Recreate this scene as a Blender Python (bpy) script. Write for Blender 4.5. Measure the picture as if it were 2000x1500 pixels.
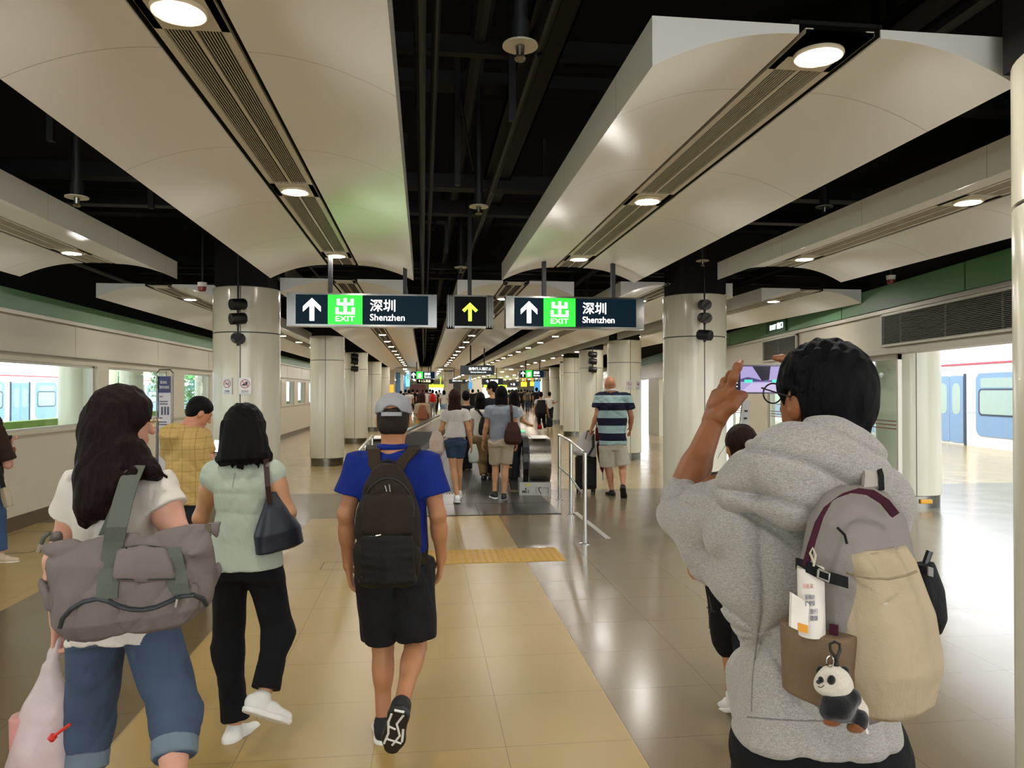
import bpy, bmesh, math, random, time
import numpy as np
from mathutils import Vector, Matrix
PI = math.pi
T0 = time.time()
for o in list(bpy.data.objects): bpy.data.objects.remove(o)
SC = bpy.context.scene
COL = SC.collection
# ------------------------------------------------------------------ camera
FPX, EYE, YAW, PITCH = 1444.0, 1.65, math.radians(6.8), math.atan(14/1444.0)
cam_d = bpy.data.cameras.new('camera'); cam = bpy.data.objects.new('camera', cam_d); COL.objects.link(cam)
cam_d.sensor_width = 36.0; cam_d.lens = 36.0*FPX/2000.0; cam_d.clip_end = 400
cam.location = (0, 0, EYE); cam.rotation_euler = (PI/2 + PITCH, 0, -YAW)
SC.camera = cam
# ------------------------------------------------------------------ view, sky, sun
SC.view_settings.view_transform = 'Standard'; SC.view_settings.look = 'None'
SC.view_settings.gamma = 1.0; SC.view_settings.use_curve_mapping = False
SC.view_settings.exposure = 1.34
WORLD_STRENGTH = 2.1
LAMP = 118.0
w = bpy.data.worlds.new('overcast_sky'); SC.world = w; w.use_nodes = True
w.node_tree.nodes['Background'].inputs[0].default_value = (0.93, 0.97, 1.0, 1)
w.node_tree.nodes['Background'].inputs[1].default_value = WORLD_STRENGTH

# ------------------------------------------------------------------ pixel rays, used to read real positions off the photograph
def ray(px, py):
    r = (px-1000)/FPX; u = (750-py)/FPX
    f = math.cos(PITCH)-u*math.sin(PITCH); z = math.sin(PITCH)+u*math.cos(PITCH)
    return Vector((r*math.cos(YAW)+f*math.sin(YAW), -r*math.sin(YAW)+f*math.cos(YAW), z))
def at(px, py, d): return Vector((0, 0, EYE)) + ray(px, py)*d       # d = distance along the view axis
def atY(px, py, Y): v = ray(px, py); return Vector((0, 0, EYE)) + v*(Y/v.y)
def fl(px, py, z=0): v = ray(px, py); return Vector((0, 0, EYE)) + v*((z-EYE)/v.z)

# ------------------------------------------------------------------ tags
def tag(o, label=None, cat=None, group=None, kind=None):
    if label: o['label'] = label
    if cat: o['category'] = cat
    if group: o['group'] = group
    if kind: o['kind'] = kind
    return o
def empty(name, loc, label=None, cat=None, group=None, rz=0):
    o = bpy.data.objects.new(name, None); COL.objects.link(o); o.location = loc; o.rotation_euler = (0, 0, rz)
    o.empty_display_size = 0.1
    return tag(o, label, cat, group)
def copy_tree(o, parent=None):
    c = o.copy(); COL.objects.link(c)
    if parent is not None: c.parent = parent
    for ch in list(o.children): copy_tree(ch, c)
    return c

# ------------------------------------------------------------------ materials
class NT:
    def __init__(s, name):
        s.m = bpy.data.materials.new(name); s.m.use_nodes = True; s.t = s.m.node_tree
        s.b = s.t.nodes['Principled BSDF']
    def n(s, kind, **kw):
        nd = s.t.nodes.new(kind)
        for k, v in kw.items():
            if k.startswith('i_'):
                key = k[2:].replace('_', ' ')
                s.put(nd, key, v)
            else: setattr(nd, k, v)
        return nd
    def put(s, nd, key, v):
        i = nd.inputs[int(key)] if str(key).isdigit() else nd.inputs[key]
        if hasattr(v, 'is_output') or isinstance(v, bpy.types.NodeSocket): s.t.links.new(v, i)
        else: i.default_value = v
    def math(s, op, a, b=None, c=None):
        nd = s.t.nodes.new('ShaderNodeMath'); nd.operation = op
        s.put(nd, 0, a)
        if b is not None: s.put(nd, 1, b)
        if c is not None: s.put(nd, 2, c)
        return nd.outputs[0]
    def mix(s, fac, a, b):
        nd = s.t.nodes.new('ShaderNodeMix'); nd.data_type = 'RGBA'
        s.put(nd, 0, fac)
        s.put(nd, 6, a if not isinstance(a, tuple) else (*a[:3], 1)); s.put(nd, 7, b if not isinstance(b, tuple) else (*b[:3], 1))
        return nd.outputs[2]
    def coord(s, which='Object', scale=None):
        c = s.t.nodes.new('ShaderNodeTexCoord').outputs[which]
        if scale is None: return c
        mp = s.t.nodes.new('ShaderNodeMapping'); s.t.links.new(c, mp.inputs[0]); mp.inputs[3].default_value = scale
        return mp.outputs[0]
    def noise(s, scale, vec=None, detail=3, rough=.5):
        nd = s.t.nodes.new('ShaderNodeTexNoise'); nd.inputs['Scale'].default_value = scale
        nd.inputs['Detail'].default_value = detail; nd.inputs['Roughness'].default_value = rough
        if vec is not None: s.t.links.new(vec, nd.inputs[0])
        return nd.outputs[0]
    def ramp(s, fac, stops):
        nd = s.t.nodes.new('ShaderNodeValToRGB'); s.t.links.new(fac, nd.inputs[0])
        el = nd.color_ramp.elements
        while len(el) < len(stops): el.new(.5)
        for e, (p, c) in zip(el, stops): e.position = p; e.color = (*c[:3], 1) if isinstance(c, tuple) else (c, c, c, 1)
        return nd.outputs[0]
    def bump(s, h, strength=.3, dist=.01):
        nd = s.t.nodes.new('ShaderNodeBump'); s.t.links.new(h, nd.inputs['Height'])
        nd.inputs['Strength'].default_value = strength; nd.inputs['Distance'].default_value = dist
        s.t.links.new(nd.outputs[0], s.b.inputs['Normal'])
    def set(s, **kw):
        for k, v in kw.items():
            key = {'color': 'Base Color', 'rough': 'Roughness', 'metal': 'Metallic', 'spec': 'Specular IOR Level', 'coat': 'Coat Weight',
                   'coatr': 'Coat Roughness', 'alpha': 'Alpha', 'trans': 'Transmission Weight', 'ecol': 'Emission Color', 'estr': 'Emission Strength',
                   'sheen': 'Sheen Weight', 'sss': 'Subsurface Weight', 'ior': 'IOR'}[k]
            if isinstance(v, tuple) and len(v) == 3: v = (*v, 1)
            s.put(s.b, key, v)
        return s
def hx(h):
    h = h.lstrip('#'); c = [int(h[i:i+2], 16)/255 for i in (0, 2, 4)]
    return tuple(x/12.92 if x <= .04045 else ((x+.055)/1.055)**2.4 for x in c)
_mc = {}
def plain(name, col, rough=.5, metal=0, var=.06, coat=0, scale=6):
    if isinstance(col, str): col = hx(col)
    k = (name, col, rough, metal)
    if k in _mc: return _mc[k]
    t = NT(name)
    nz = t.noise(scale, t.coord())
    a = tuple(max(0, c*(1-var)) for c in col); b = tuple(min(1, c*(1+var)) for c in col)
    t.set(color=t.mix(nz, a, b), rough=rough, metal=metal, coat=coat)
    _mc[k] = t.m
    return t.m
def emit(name, col, strength):
    k = (name, str(col), strength)
    if k in _mc: return _mc[k]
    if isinstance(col, str): col = hx(col)
    t = NT(name); t.set(color=(0, 0, 0), ecol=col, estr=strength, rough=.4)
    _mc[k] = t.m; return t.m
def cloth(name, col, weave=900, rough=.9, var=.1, fold=.25, sheen=.0, hh=None):
    if isinstance(col, str): col = hx(col)
    k = ('cloth', name, col)
    if k in _mc: return _mc[k]
    t = NT(name); c = t.coord()
    n1 = t.noise(9, c, 4); n2 = t.noise(weave, c, 1)
    if hh:
        n3 = t.noise(1, t.coord('Object', (130, 130, 480)), 3, .7)
        base = t.mix(t.ramp(n3, [(.3, 0.), (.7, 1.)]), tuple(x*(1-hh) for x in col), tuple(min(1, x*(1+hh)) for x in col))
    else: base = t.mix(n1, tuple(x*(1-var) for x in col), tuple(min(1, x*(1+var)) for x in col))
    t.set(color=base, rough=rough, sheen=sheen, spec=.25)
    wp = t.n('ShaderNodeTexNoise'); wp.inputs['Scale'].default_value = 11; wp.inputs['Detail'].default_value = 5; wp.inputs['Distortion'].default_value = 1.6; t.t.links.new(t.coord('Object', (1, 1, .55)), wp.inputs[0])
    t.bump(t.math('ADD', t.math('MULTIPLY', wp.outputs[0], fold*5), t.math('MULTIPLY', n2, .12)), .55, .014)
    _mc[k] = t.m; return t.m

# ------------------------------------------------------------------ mesh helpers
def link(name, me, mat, parent=None, base=None, smooth=False, loc=None):
    o = bpy.data.objects.new(name, me); COL.objects.link(o)
    if mat is not None:
        for m_ in (mat if isinstance(mat, (list, tuple)) else [mat]): me.materials.append(m_)
    if parent is not None: o.parent = parent
    if loc is not None: o.location = loc
    if smooth and len(me.polygons): me.polygons.foreach_set('use_smooth', [True]*len(me.polygons))
    return o
class MB:
    """collects shapes in ONE bmesh; build() links them as one object; off = origin of the thing in world space"""
    def __init__(s, off=(0, 0, 0)): s.bm = bmesh.new(); s.off = Vector(off); s.mi = 0
    def poly(s, pts, faces):
        vs = [s.bm.verts.new(Vector(p)-s.off) for p in pts]; r = []
        for f in faces:
            try: fc = s.bm.faces.new([vs[i] for i in f]); fc.material_index = s.mi; r.append(fc)
            except ValueError: pass
        return s
    def box(s, a, b, rot=None, c=None):
        x0, y0, z0 = a; x1, y1, z1 = b
        P = [Vector(p) for p in ((x0, y0, z0), (x1, y0, z0), (x1, y1, z0), (x0, y1, z0), (x0, y0, z1), (x1, y0, z1), (x1, y1, z1), (x0, y1, z1))]
        if rot is not None:
            c = Vector(c) if c is not None else (P[0]+P[6])/2
            P = [c + rot @ (p-c) for p in P]
        return s.poly(P, [(0, 3, 2, 1), (4, 5, 6, 7), (0, 1, 5, 4), (1, 2, 6, 5), (2, 3, 7, 6), (3, 0, 4, 7)])
    def cyl(s, a, b, r0, r1=None, n=24, caps=True):
        a = Vector(a); b = Vector(b); r1 = r0 if r1 is None else r1
        d = (b-a).normalized(); u = d.orthogonal().normalized(); v = d.cross(u)
        P = [a+(u*math.cos(2*PI*i/n)+v*math.sin(2*PI*i/n))*r0 for i in range(n)] + [b+(u*math.cos(2*PI*i/n)+v*math.sin(2*PI*i/n))*r1 for i in range(n)]
        F = [(i, (i+1) % n, n+(i+1) % n, n+i) for i in range(n)]
        if caps: F += [tuple(range(n-1, -1, -1)), tuple(range(n, 2*n))]
        return s.poly(P, F)
    def lathe(s, c, prof, n=32):
        c = Vector(c); P = []; F = []
        for r, z in prof: P += [c+Vector((r*math.cos(2*PI*i/n), r*math.sin(2*PI*i/n), z)) for i in range(n)]
        for k in range(len(prof)-1):
            F += [(k*n+i, k*n+(i+1) % n, (k+1)*n+(i+1) % n, (k+1)*n+i) for i in range(n)]
        F += [tuple(range(n-1, -1, -1)), tuple(range((len(prof)-1)*n, len(prof)*n))]
        return s.poly(P, F)
    def tube(s, pts, r, n=10):
        pts = [Vector(p) for p in pts]; P = []; F = []; u = None
        rr = r if isinstance(r, (list, tuple)) else [r]*len(pts)
        for i, p in enumerate(pts):
            d = (pts[min(i+1, len(pts)-1)]-pts[max(i-1, 0)]).normalized()
            u = d.orthogonal().normalized() if u is None else (u-d*u.dot(d)).normalized()
            v = d.cross(u)
            P += [p+(u*math.cos(2*PI*k/n)+v*math.sin(2*PI*k/n))*rr[i] for k in range(n)]
        for i in range(len(pts)-1): F += [(i*n+k, i*n+(k+1) % n, (i+1)*n+(k+1) % n, (i+1)*n+k) for k in range(n)]
        F += [tuple(range(n-1, -1, -1)), tuple(range((len(pts)-1)*n, len(pts)*n))]
        return s.poly(P, F)
    def band(s, pts, wv, th=.003):
        """flat strap along pts; wv = half-width vector (one, or one per point)"""
        pts = [Vector(p) for p in pts]; n = len(pts)
        W = [Vector(x) for x in wv] if isinstance(wv, list) else [Vector(wv)]*n
        P = []; F = []
        for i, p in enumerate(pts):
            d = (pts[min(i+1, n-1)]-pts[max(i-1, 0)]).normalized(); nn = d.cross(W[i]).normalized()*th
            P += [p-W[i]-nn, p+W[i]-nn, p+W[i]+nn, p-W[i]+nn]
        for i in range(n-1):
            for k in range(4): F.append((i*4+k, i*4+(k+1) % 4, i*4+4+(k+1) % 4, i*4+4+k))
        F += [(3, 2, 1, 0), (n*4-4, n*4-3, n*4-2, n*4-1)]
        return s.poly(P, F)
    def prism(s, pts2, f, d):
        """pts2: outline; f maps (u,v)->world; d: extrusion vector"""
        P = [Vector(f(u, v)) for u, v in pts2]; n = len(P); d = Vector(d)
        return s.poly(P+[p+d for p in P], [tuple(range(n)), tuple(range(2*n-1, n-1, -1))]+[(i, (i+1) % n, n+(i+1) % n, n+i) for i in range(n)])
    def build(s, name, mat, parent=None, smooth=False, bevel=0, seg=2):
        bmesh.ops.recalc_face_normals(s.bm, faces=s.bm.faces)
        me = bpy.data.meshes.new(name); s.bm.to_mesh(me); s.bm.free()
        o = link(name, me, mat, parent, smooth=smooth)
        if parent is None: o.location = s.off
        if bevel:
            md = o.modifiers.new('b', 'BEVEL'); md.width = bevel; md.segments = seg; md.limit_method = 'ANGLE'
        if smooth:
            md = o.modifiers.new('e', 'EDGE_SPLIT'); md.split_angle = math.radians(38)
        return o
def part(name, fn, mat, parent, **k):
    b = MB(parent.matrix_basis.translation if parent is not None else (0, 0, 0)); fn(b); return b.build(name, mat, parent, **k)
def ptx(o):   # world origin of an empty's children
    return Vector(o.location)

_font = {}
def text_mesh(txt, size, offset=0.0, ext=0.001):
    cu = bpy.data.curves.new('t', 'FONT'); cu.body = txt; cu.size = size; cu.offset = offset; cu.extrude = ext
    cu.resolution_u = 4
    o = bpy.data.objects.new('t', cu); COL.objects.link(o)
    bpy.context.view_layer.update()
    me = bpy.data.meshes.new_from_object(o.evaluated_get(bpy.context.evaluated_depsgraph_get()))
    bpy.data.objects.remove(o); return me
def text_part(name, txt, mat, parent, origin, right, up, height, width=None, bold=0.0, ext=.0012, align='L'):
    """places letters on a plane: origin = lower-left corner of the lettering in the parent's space"""
    me = text_mesh(txt, 1.0, bold, 0)
    n = len(me.vertices)
    if n == 0: return None
    co = np.empty(n*3, dtype=np.float32); me.vertices.foreach_get('co', co); co = co.reshape(-1, 3)
    mn, mx = co.min(0), co.max(0)
    sy = height/(mx[1]-mn[1]); sx = sy if width is None else width/(mx[0]-mn[0])
    R = Vector(right).normalized(); U = Vector(up).normalized(); Nn = R.cross(U)
    x = (co[:, 0]-mn[0])*sx; y = (co[:, 1]-mn[1])*sy
    if align == 'C': x = x-(mx[0]-mn[0])*sx/2
    O = np.array(origin)
    P = O[None]+x[:, None]*np.array(R)[None]+y[:, None]*np.array(U)[None]
    me.vertices.foreach_set('co', P.astype(np.float32).ravel()); me.update()
    bm = bmesh.new(); bm.from_mesh(me)
    r = bmesh.ops.extrude_face_region(bm, geom=bm.faces[:])
    bmesh.ops.translate(bm, verts=[v for v in r['geom'] if isinstance(v, bmesh.types.BMVert)], vec=Nn*ext)
    bmesh.ops.recalc_face_normals(bm, faces=bm.faces)
    bm.to_mesh(me); bm.free(); me.name = name
    return link(name, me, mat, parent)
# ================================================================== MATERIALS OF THE PLACE
def floor_material():
    t = NT('granite_tiles'); c = t.coord(); sp = t.n('ShaderNodeSeparateXYZ'); t.t.links.new(c, sp.inputs[0])
    X, Y = sp.outputs[0], sp.outputs[1]
    speck = t.ramp(t.noise(330, c, 2, .8), [(.36, 0.), (.62, 1.)])
    big = t.noise(.9, c, 2)
    bei = t.mix(speck, hx('#8c7440'), hx('#a88d54')); brn = t.mix(speck, hx('#433521'), hx('#766546'))
    bei = t.mix(t.math('MULTIPLY', big, .3), bei, hx('#876d3c'))
    rgt = t.mix(speck, hx('#5f5340'), hx('#85765c'))
    far = t.mix(speck, hx('#8a754d'), hx('#a9946a'))  # far floor paler: the lamps' reflection is painted into its colour
    def between(v, a, b): return t.math('MULTIPLY', t.math('GREATER_THAN', v, a), t.math('LESS_THAN', v, b))
    cen = t.math('MULTIPLY', between(X, -1.45, .985), t.math('LESS_THAN', Y, 9.8))
    leftb = t.math('MULTIPLY', t.math('LESS_THAN', X, -3.15), t.math('LESS_THAN', Y, 9.9))
    fr = t.math('MULTIPLY', t.math('GREATER_THAN', Y, 12.2), 1.0)
    right = t.math('GREATER_THAN', X, .985)
    col = t.mix(right, brn, rgt); col = t.mix(fr, col, far)
    col = t.mix(t.math('MAXIMUM', cen, leftb), col, bei)
    jx = t.math('ABSOLUTE', t.math('SUBTRACT', t.math('FLOORED_MODULO', t.math('SUBTRACT', X, .38), .6075), .30375))
    jy = t.math('ABSOLUTE', t.math('SUBTRACT', t.math('FLOORED_MODULO', t.math('SUBTRACT', Y, 4.01), .585), .2925))
    wv = t.math('MULTIPLY_ADD', Y, .00012, .0016)
    j = t.math('MAXIMUM', t.math('GREATER_THAN', jx, t.math('SUBTRACT', .30375, wv)), t.math('GREATER_THAN', jy, t.math('SUBTRACT', .2925, wv)))
    col = t.mix(t.math('MULTIPLY', j, .6), col, hx('#3a2f20'))
    rg = t.math('MULTIPLY_ADD', t.noise(2.2, c, 3), .14, .13)
    rg = t.math('ADD', rg, t.math('MULTIPLY', t.math('MAXIMUM', cen, leftb), .13))
    t.set(color=col, rough=rg, spec=.45)
    t.bump(t.math('SUBTRACT', t.math('MULTIPLY', speck, .02), t.math('MULTIPLY', j, 1.)), .25, .002)
    return t.m
def canopy_material():
    t = NT('white_enamel_panel'); c = t.coord(); sp = t.n('ShaderNodeSeparateXYZ'); t.t.links.new(c, sp.inputs[0])
    g = t.math('COMPARE', t.math('FLOORED_MODULO', t.math('ADD', sp.outputs[1], 40.6), 1.22), .6, .003)
    n = t.noise(1.4, c, 3)
    n2 = t.noise(2.0, c, 1)
    base = t.mix(n, hx('#ecebe8'), hx('#f4f3f0'))
    t.set(color=t.mix(t.math('MULTIPLY', g, .45), base, hx('#6b655a')), rough=t.math('MULTIPLY_ADD', n, .12, .26), spec=.5)
    t.bump(n2, .08, .03)
    return t.m
def white_gloss():
    t = NT('white_enamel_cladding'); c = t.coord('Object', (9, 9, .35)); n = t.noise(3, c, 4)
    t.set(color=t.mix(n, hx('#c2bda8'), hx('#cfcab7')), rough=t.math('MULTIPLY_ADD', n, .1, .12), spec=.5)
    t.bump(n, .12, .01); return t.m
def brushed(name='brushed_steel', col='#8b8980', rough=.28, sc=(3, 3, 120)):
    t = NT(name); n = t.noise(4, t.coord('Object', sc), 3)
    t.set(color=t.mix(n, tuple(x*.7 for x in hx(col)), hx(col)), metal=1., rough=t.math('MULTIPLY_ADD', n, .2, rough-.1)); return t.m
def glass(name='clear_glass', tint=(.9, .96, .94), refl=.04):
    t = NT(name); tr = t.n('ShaderNodeBsdfTransparent'); tr.inputs[0].default_value = (*tint, 1)
    gl = t.n('ShaderNodeBsdfGlossy'); gl.inputs['Roughness'].default_value = .02
    mx = t.n('ShaderNodeMixShader'); lw_ = t.n('ShaderNodeLayerWeight'); lw_.inputs[0].default_value = .5
    fac = t.math('MULTIPLY_ADD', t.math('POWER', lw_.outputs['Facing'], 5.0), .55, refl)
    t.t.links.new(fac, mx.inputs[0]); t.t.links.new(tr.outputs[0], mx.inputs[1]); t.t.links.new(gl.outputs[0], mx.inputs[2])
    t.t.links.new(mx.outputs[0], t.t.nodes['Material Output'].inputs[0]); return t.m
M_floor = floor_material(); M_can = canopy_material(); M_col = white_gloss(); M_steel = brushed(); M_glass = glass()
M_chrome = plain('polished_steel', '#b9b9b4', .08, 1); M_stain = brushed('satin_steel_plate', '#6e6c66', .34, (60, 2, 2))
M_void = plain('black_painted_void', (.0022, .0022, .0024), .9); M_dark = plain('black_painted_metal', (.0045, .0045, .005), .6); M_blk = plain('matt_black_metal', '#080808', .5)
M_pipe = plain('dark_grey_pipe', (.014, .016, .018), .5); M_panel = plain('cream_wall_panel', '#c4bca6', .38, var=.03); M_trim = plain('pale_grey_aluminium', '#b9b5a8', .4, .3)
M_green = plain('green_fascia', '#5f8f63', .45); M_base = plain('brown_stone_skirting', '#4c3b24', .35)
M_lens = emit('warm_lamp_lens', (1., .955, .89), LAMP); M_lensfar = emit('warm_lamp_lens_far', (1., .955, .89), LAMP)
M_lampring = plain('lamp_ring', '#e8dfc2', .3); M_tray = plain('white_tray', '#d3ccbd', .4)
M_rubber = plain('black_rubber', '#0c0c0c', .35); M_white = plain('white_paint', '#dedbd2', .4)

# ================================================================== SHELL
RW = lambda y: 4.66+.15*y                                            # right wall line
b = MB(); b.box((-4.85, -9, -.05), (RW(100)+.2, 100, 0)); f_ = b.build('floor', M_floor); tag(f_, kind='structure')
b = MB(); b.poly([(-5.2, -9, 4.3), (RW(-9)+.3, -9, 4.3), (RW(100)+.3, 100, 4.3), (-5.2, 100, 4.3), (-5.2, -9, 4.4), (RW(-9)+.3, -9, 4.4), (RW(100)+.3, 100, 4.4), (-5.2, 100, 4.4)], [(0, 1, 2, 3), (7, 6, 5, 4), (0, 4, 5, 1), (1, 5, 6, 2), (2, 6, 7, 3), (3, 7, 4, 0)]); tag(b.build('ceiling', M_void), kind='structure')
# left wall: low wall, glass, lintel, cream band, green fascia, black head
def lw(z0, z1, x0=-4.85, x1=-4.8, y0=-9, y1=100): return (x0, y0, z0), (x1, y1, z1)
b = MB(); b.box(*lw(.17, 1.12, -5.0)); b.box(*lw(1.12, 1.16, -5.04, -4.77))
b.box(*lw(2.02, 2.12, -4.98, -4.84)); b.box(*lw(2.12, 2.56, -5.0))
for k in range(-3, 30):                                             # cream panel joints read as slim ribs
    b.box((-4.806, k*3.2+1.3, 2.14), (-4.796, k*3.2+1.31, 2.54))
WINS = [(-8.8, -4.6), (-4.2, 0.), (.4, 4.2), (4.6, 8.2), (8.5, 11.6), (12.0, 14.7), (15.6, 17.5), (18.4, 20.4), (21.3, 23.3), (24.2, 25.9), (26.8, 28.4), (29.2, 31.), (32, 34), (35, 37), (38, 41)]
ys = [-9]+[v for w_ in WINS for v in w_]+[100]
for i in range(0, len(ys), 2): b.box((-5.0, ys[i], 1.16), (-4.8, ys[i+1], 2.02))
tag(b.build('wall_left', M_panel), kind='structure')
b = MB(); b.box(*lw(2.85, 4.3, -5.1, -5.0)); rseg_ = [(y_, y_+10) for y_ in range(-9, 100, 10)]
for y0, y1 in rseg_: b.poly([(RW(y0)+o_, y0, z) for z in (3.03, 4.3) for o_ in (.05, .25)]+[(RW(y1)+o_, y1, z) for z in (3.03, 4.3) for o_ in (.05, .25)], [(0, 1, 3, 2), (4, 6, 7, 5), (0, 2, 6, 4), (1, 5, 7, 3), (0, 4, 5, 1), (2, 3, 7, 6)])
tag(b.build('trim_20', M_void), kind='structure')
b = MB(); b.box(*lw(0, .17, -5.0, -4.79)); tag(b.build('baseboard_left', M_base), kind='structure')
b = MB(); b.box(*lw(2.60, 2.85, -4.98, -4.78)); b.box(*lw(2.56, 2.6, -4.98, -4.76)); b.mi = 0
o = b.build('trim_1', M_green); tag(o, kind='structure')
b = MB(); b.box(*lw(2.555, 2.6, -4.99, -4.75)); b.box(*lw(2.115, 2.135, -4.99, -4.78)); tag(b.build('trim_2', M_trim), kind='structure')
for i, (y0, y1) in enumerate(WINS):
    b = MB(); z0, z1 = 1.16, 2.02
    for a, c in (((-4.93, y0, z0), (-4.85, y0+.035, z1)), ((-4.93, y1-.035, z0), (-4.85, y1, z1)), ((-4.93, y0, z0), (-4.85, y1, z0+.03)), ((-4.93, y0, z1-.03), (-4.85, y1, z1))): b.box(a, c)
    fr = tag(b.build('window_%d' % (i+1), M_trim), kind='structure')
    b = MB(); b.box((-4.895, y0+.03, z0+.02), (-4.887, y1-.03, z1-.02)); b.build('pane', M_glass, fr)
# right wall: slanted line of openings, doors and white panels
ang = math.atan(.15); RR = Matrix.Rotation(-ang, 3, 'Z')
def RP(y, off, z): return Vector((RW(y)+off, y, z))
def rseg(b, y0, y1, o0, o1, z0, z1):
    P = [RP(y0, o0, z0), RP(y0, o1, z0), RP(y1, o1, z0), RP(y1, o0, z0), RP(y0, o0, z1), RP(y0, o1, z1), RP(y1, o1, z1), RP(y1, o0, z1)]
    b.poly(P, [(0, 3, 2, 1), (4, 5, 6, 7), (0, 1, 5, 4), (1, 2, 6, 5), (2, 3, 7, 6), (3, 0, 4, 7)])
b = MB(); rseg(b, -9, 100, 0, .25, 2.19, 2.66)
OPEN = [(-2, 1.5), (2.2, 10.7), (12.2, 14.05), (15.6, 20.2), (22.6, 26.5), (29, 33)]
ys = [-9]+[v for w_ in OPEN for v in w_]+[100]
for i in range(0, len(ys), 2): rseg(b, ys[i], ys[i+1], .0, .2, 0, 2.19)
tag(b.build('wall_right', M_panel), kind='structure')
b = MB()
for k in range(-2, 30): rseg(b, k*3.1+1.0, k*3.1+4.07, -.06, .1, 2.72, 3.02)
tag(b.build('trim_3', M_green), kind='structure')
b = MB(); rseg(b, -9, 100, -.05, .05, 2.66, 2.71); rseg(b, -9, 100, -.04, .2, 2.13, 2.2); tag(b.build('trim_4', M_trim), kind='structure')
# ventilation louvres over the doors
def louvre(y0, y1, label):
    e = empty('ventilation_louvre', RP(y0, -.02, 2.23), label, 'vent', 'air louvres above the platform doors')
    b = MB(e.location); rseg(b, y0, y1, -.015, .0, 2.235, 2.645); b.build('backing', M_void, e)
    b = MB(e.location)
    for a in ((y0, y1, 2.225, 2.255), (y0, y1, 2.625, 2.655), (y0, y0+.04, 2.23, 2.65), (y1-.04, y1, 2.23, 2.65)): rseg(b, a[0], a[1], -.05, -.01, a[2], a[3])
    b.build('frame', M_trim, e)
    b = MB(e.location)
    for k in range(20): rseg(b, y0+.03, y1-.03, -.045, -.02, 2.262+k*.0185, 2.268+k*.0185)
    for k in range(1, int((y1-y0)/1.0)+1): rseg(b, y0+k*1.0, y0+k*1.0+.02, -.03, -.015, 2.24, 2.64)
    b.build('slats', plain('grey_slat', '#77756c', .5, .3), e)
louvre(5.6, 9.1, 'long dark slatted air louvre above the open platform doorway')
louvre(12.2, 14.1, 'shorter slatted air louvre above the closed glass doors, under the small exit sign')
louvre(19.2, 21.3, 'small far air louvre seen between the two white columns on the right')
# glass door leaves on the right
def glass_leaf(n, y0, y1, stripes=True):
    e = empty('door_%d' % n, RP(y0, .08, 0)); tag(e, kind='structure')
    b = MB(e.location); rseg(b, y0+.03, y1-.03, .10, .108, .05, 2.08); b.build('pane', M_glass, e)
    b = MB(e.location)
    for a in ((y0, y0+.045, .02, 2.13), (y1-.045, y1, .02, 2.13), (y0, y1, .0, .06), (y0, y1, 2.06, 2.13)): rseg(b, a[0], a[1], .075, .13, a[2], a[3])
    b.build('door_frame', M_trim, e)
    if stripes:
        b = MB(e.location)
        for k in range(3): rseg(b, y0+.04, y1-.04, .092, .098, 1.15+k*.05, 1.163+k*.05)
        b.build('safety_stripes', plain('maroon_film', '#6a1030', .4), e)
glass_leaf(1, 8.87, 9.75); glass_leaf(2, 9.75, 10.68); glass_leaf(3, 12.22, 13.1); glass_leaf(4, 13.1, 14.03); glass_leaf(5, 15.6, 16.7); glass_leaf(6, 19.1, 20.2)
# back wall behind the camera and at the far end
b = MB(); b.box((-4.85, 99.8, 0), (20, 100, 4.3)); tag(b.build('wall_far', plain('shop_wall', '#cfcfb8', .5)), kind='structure')

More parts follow.
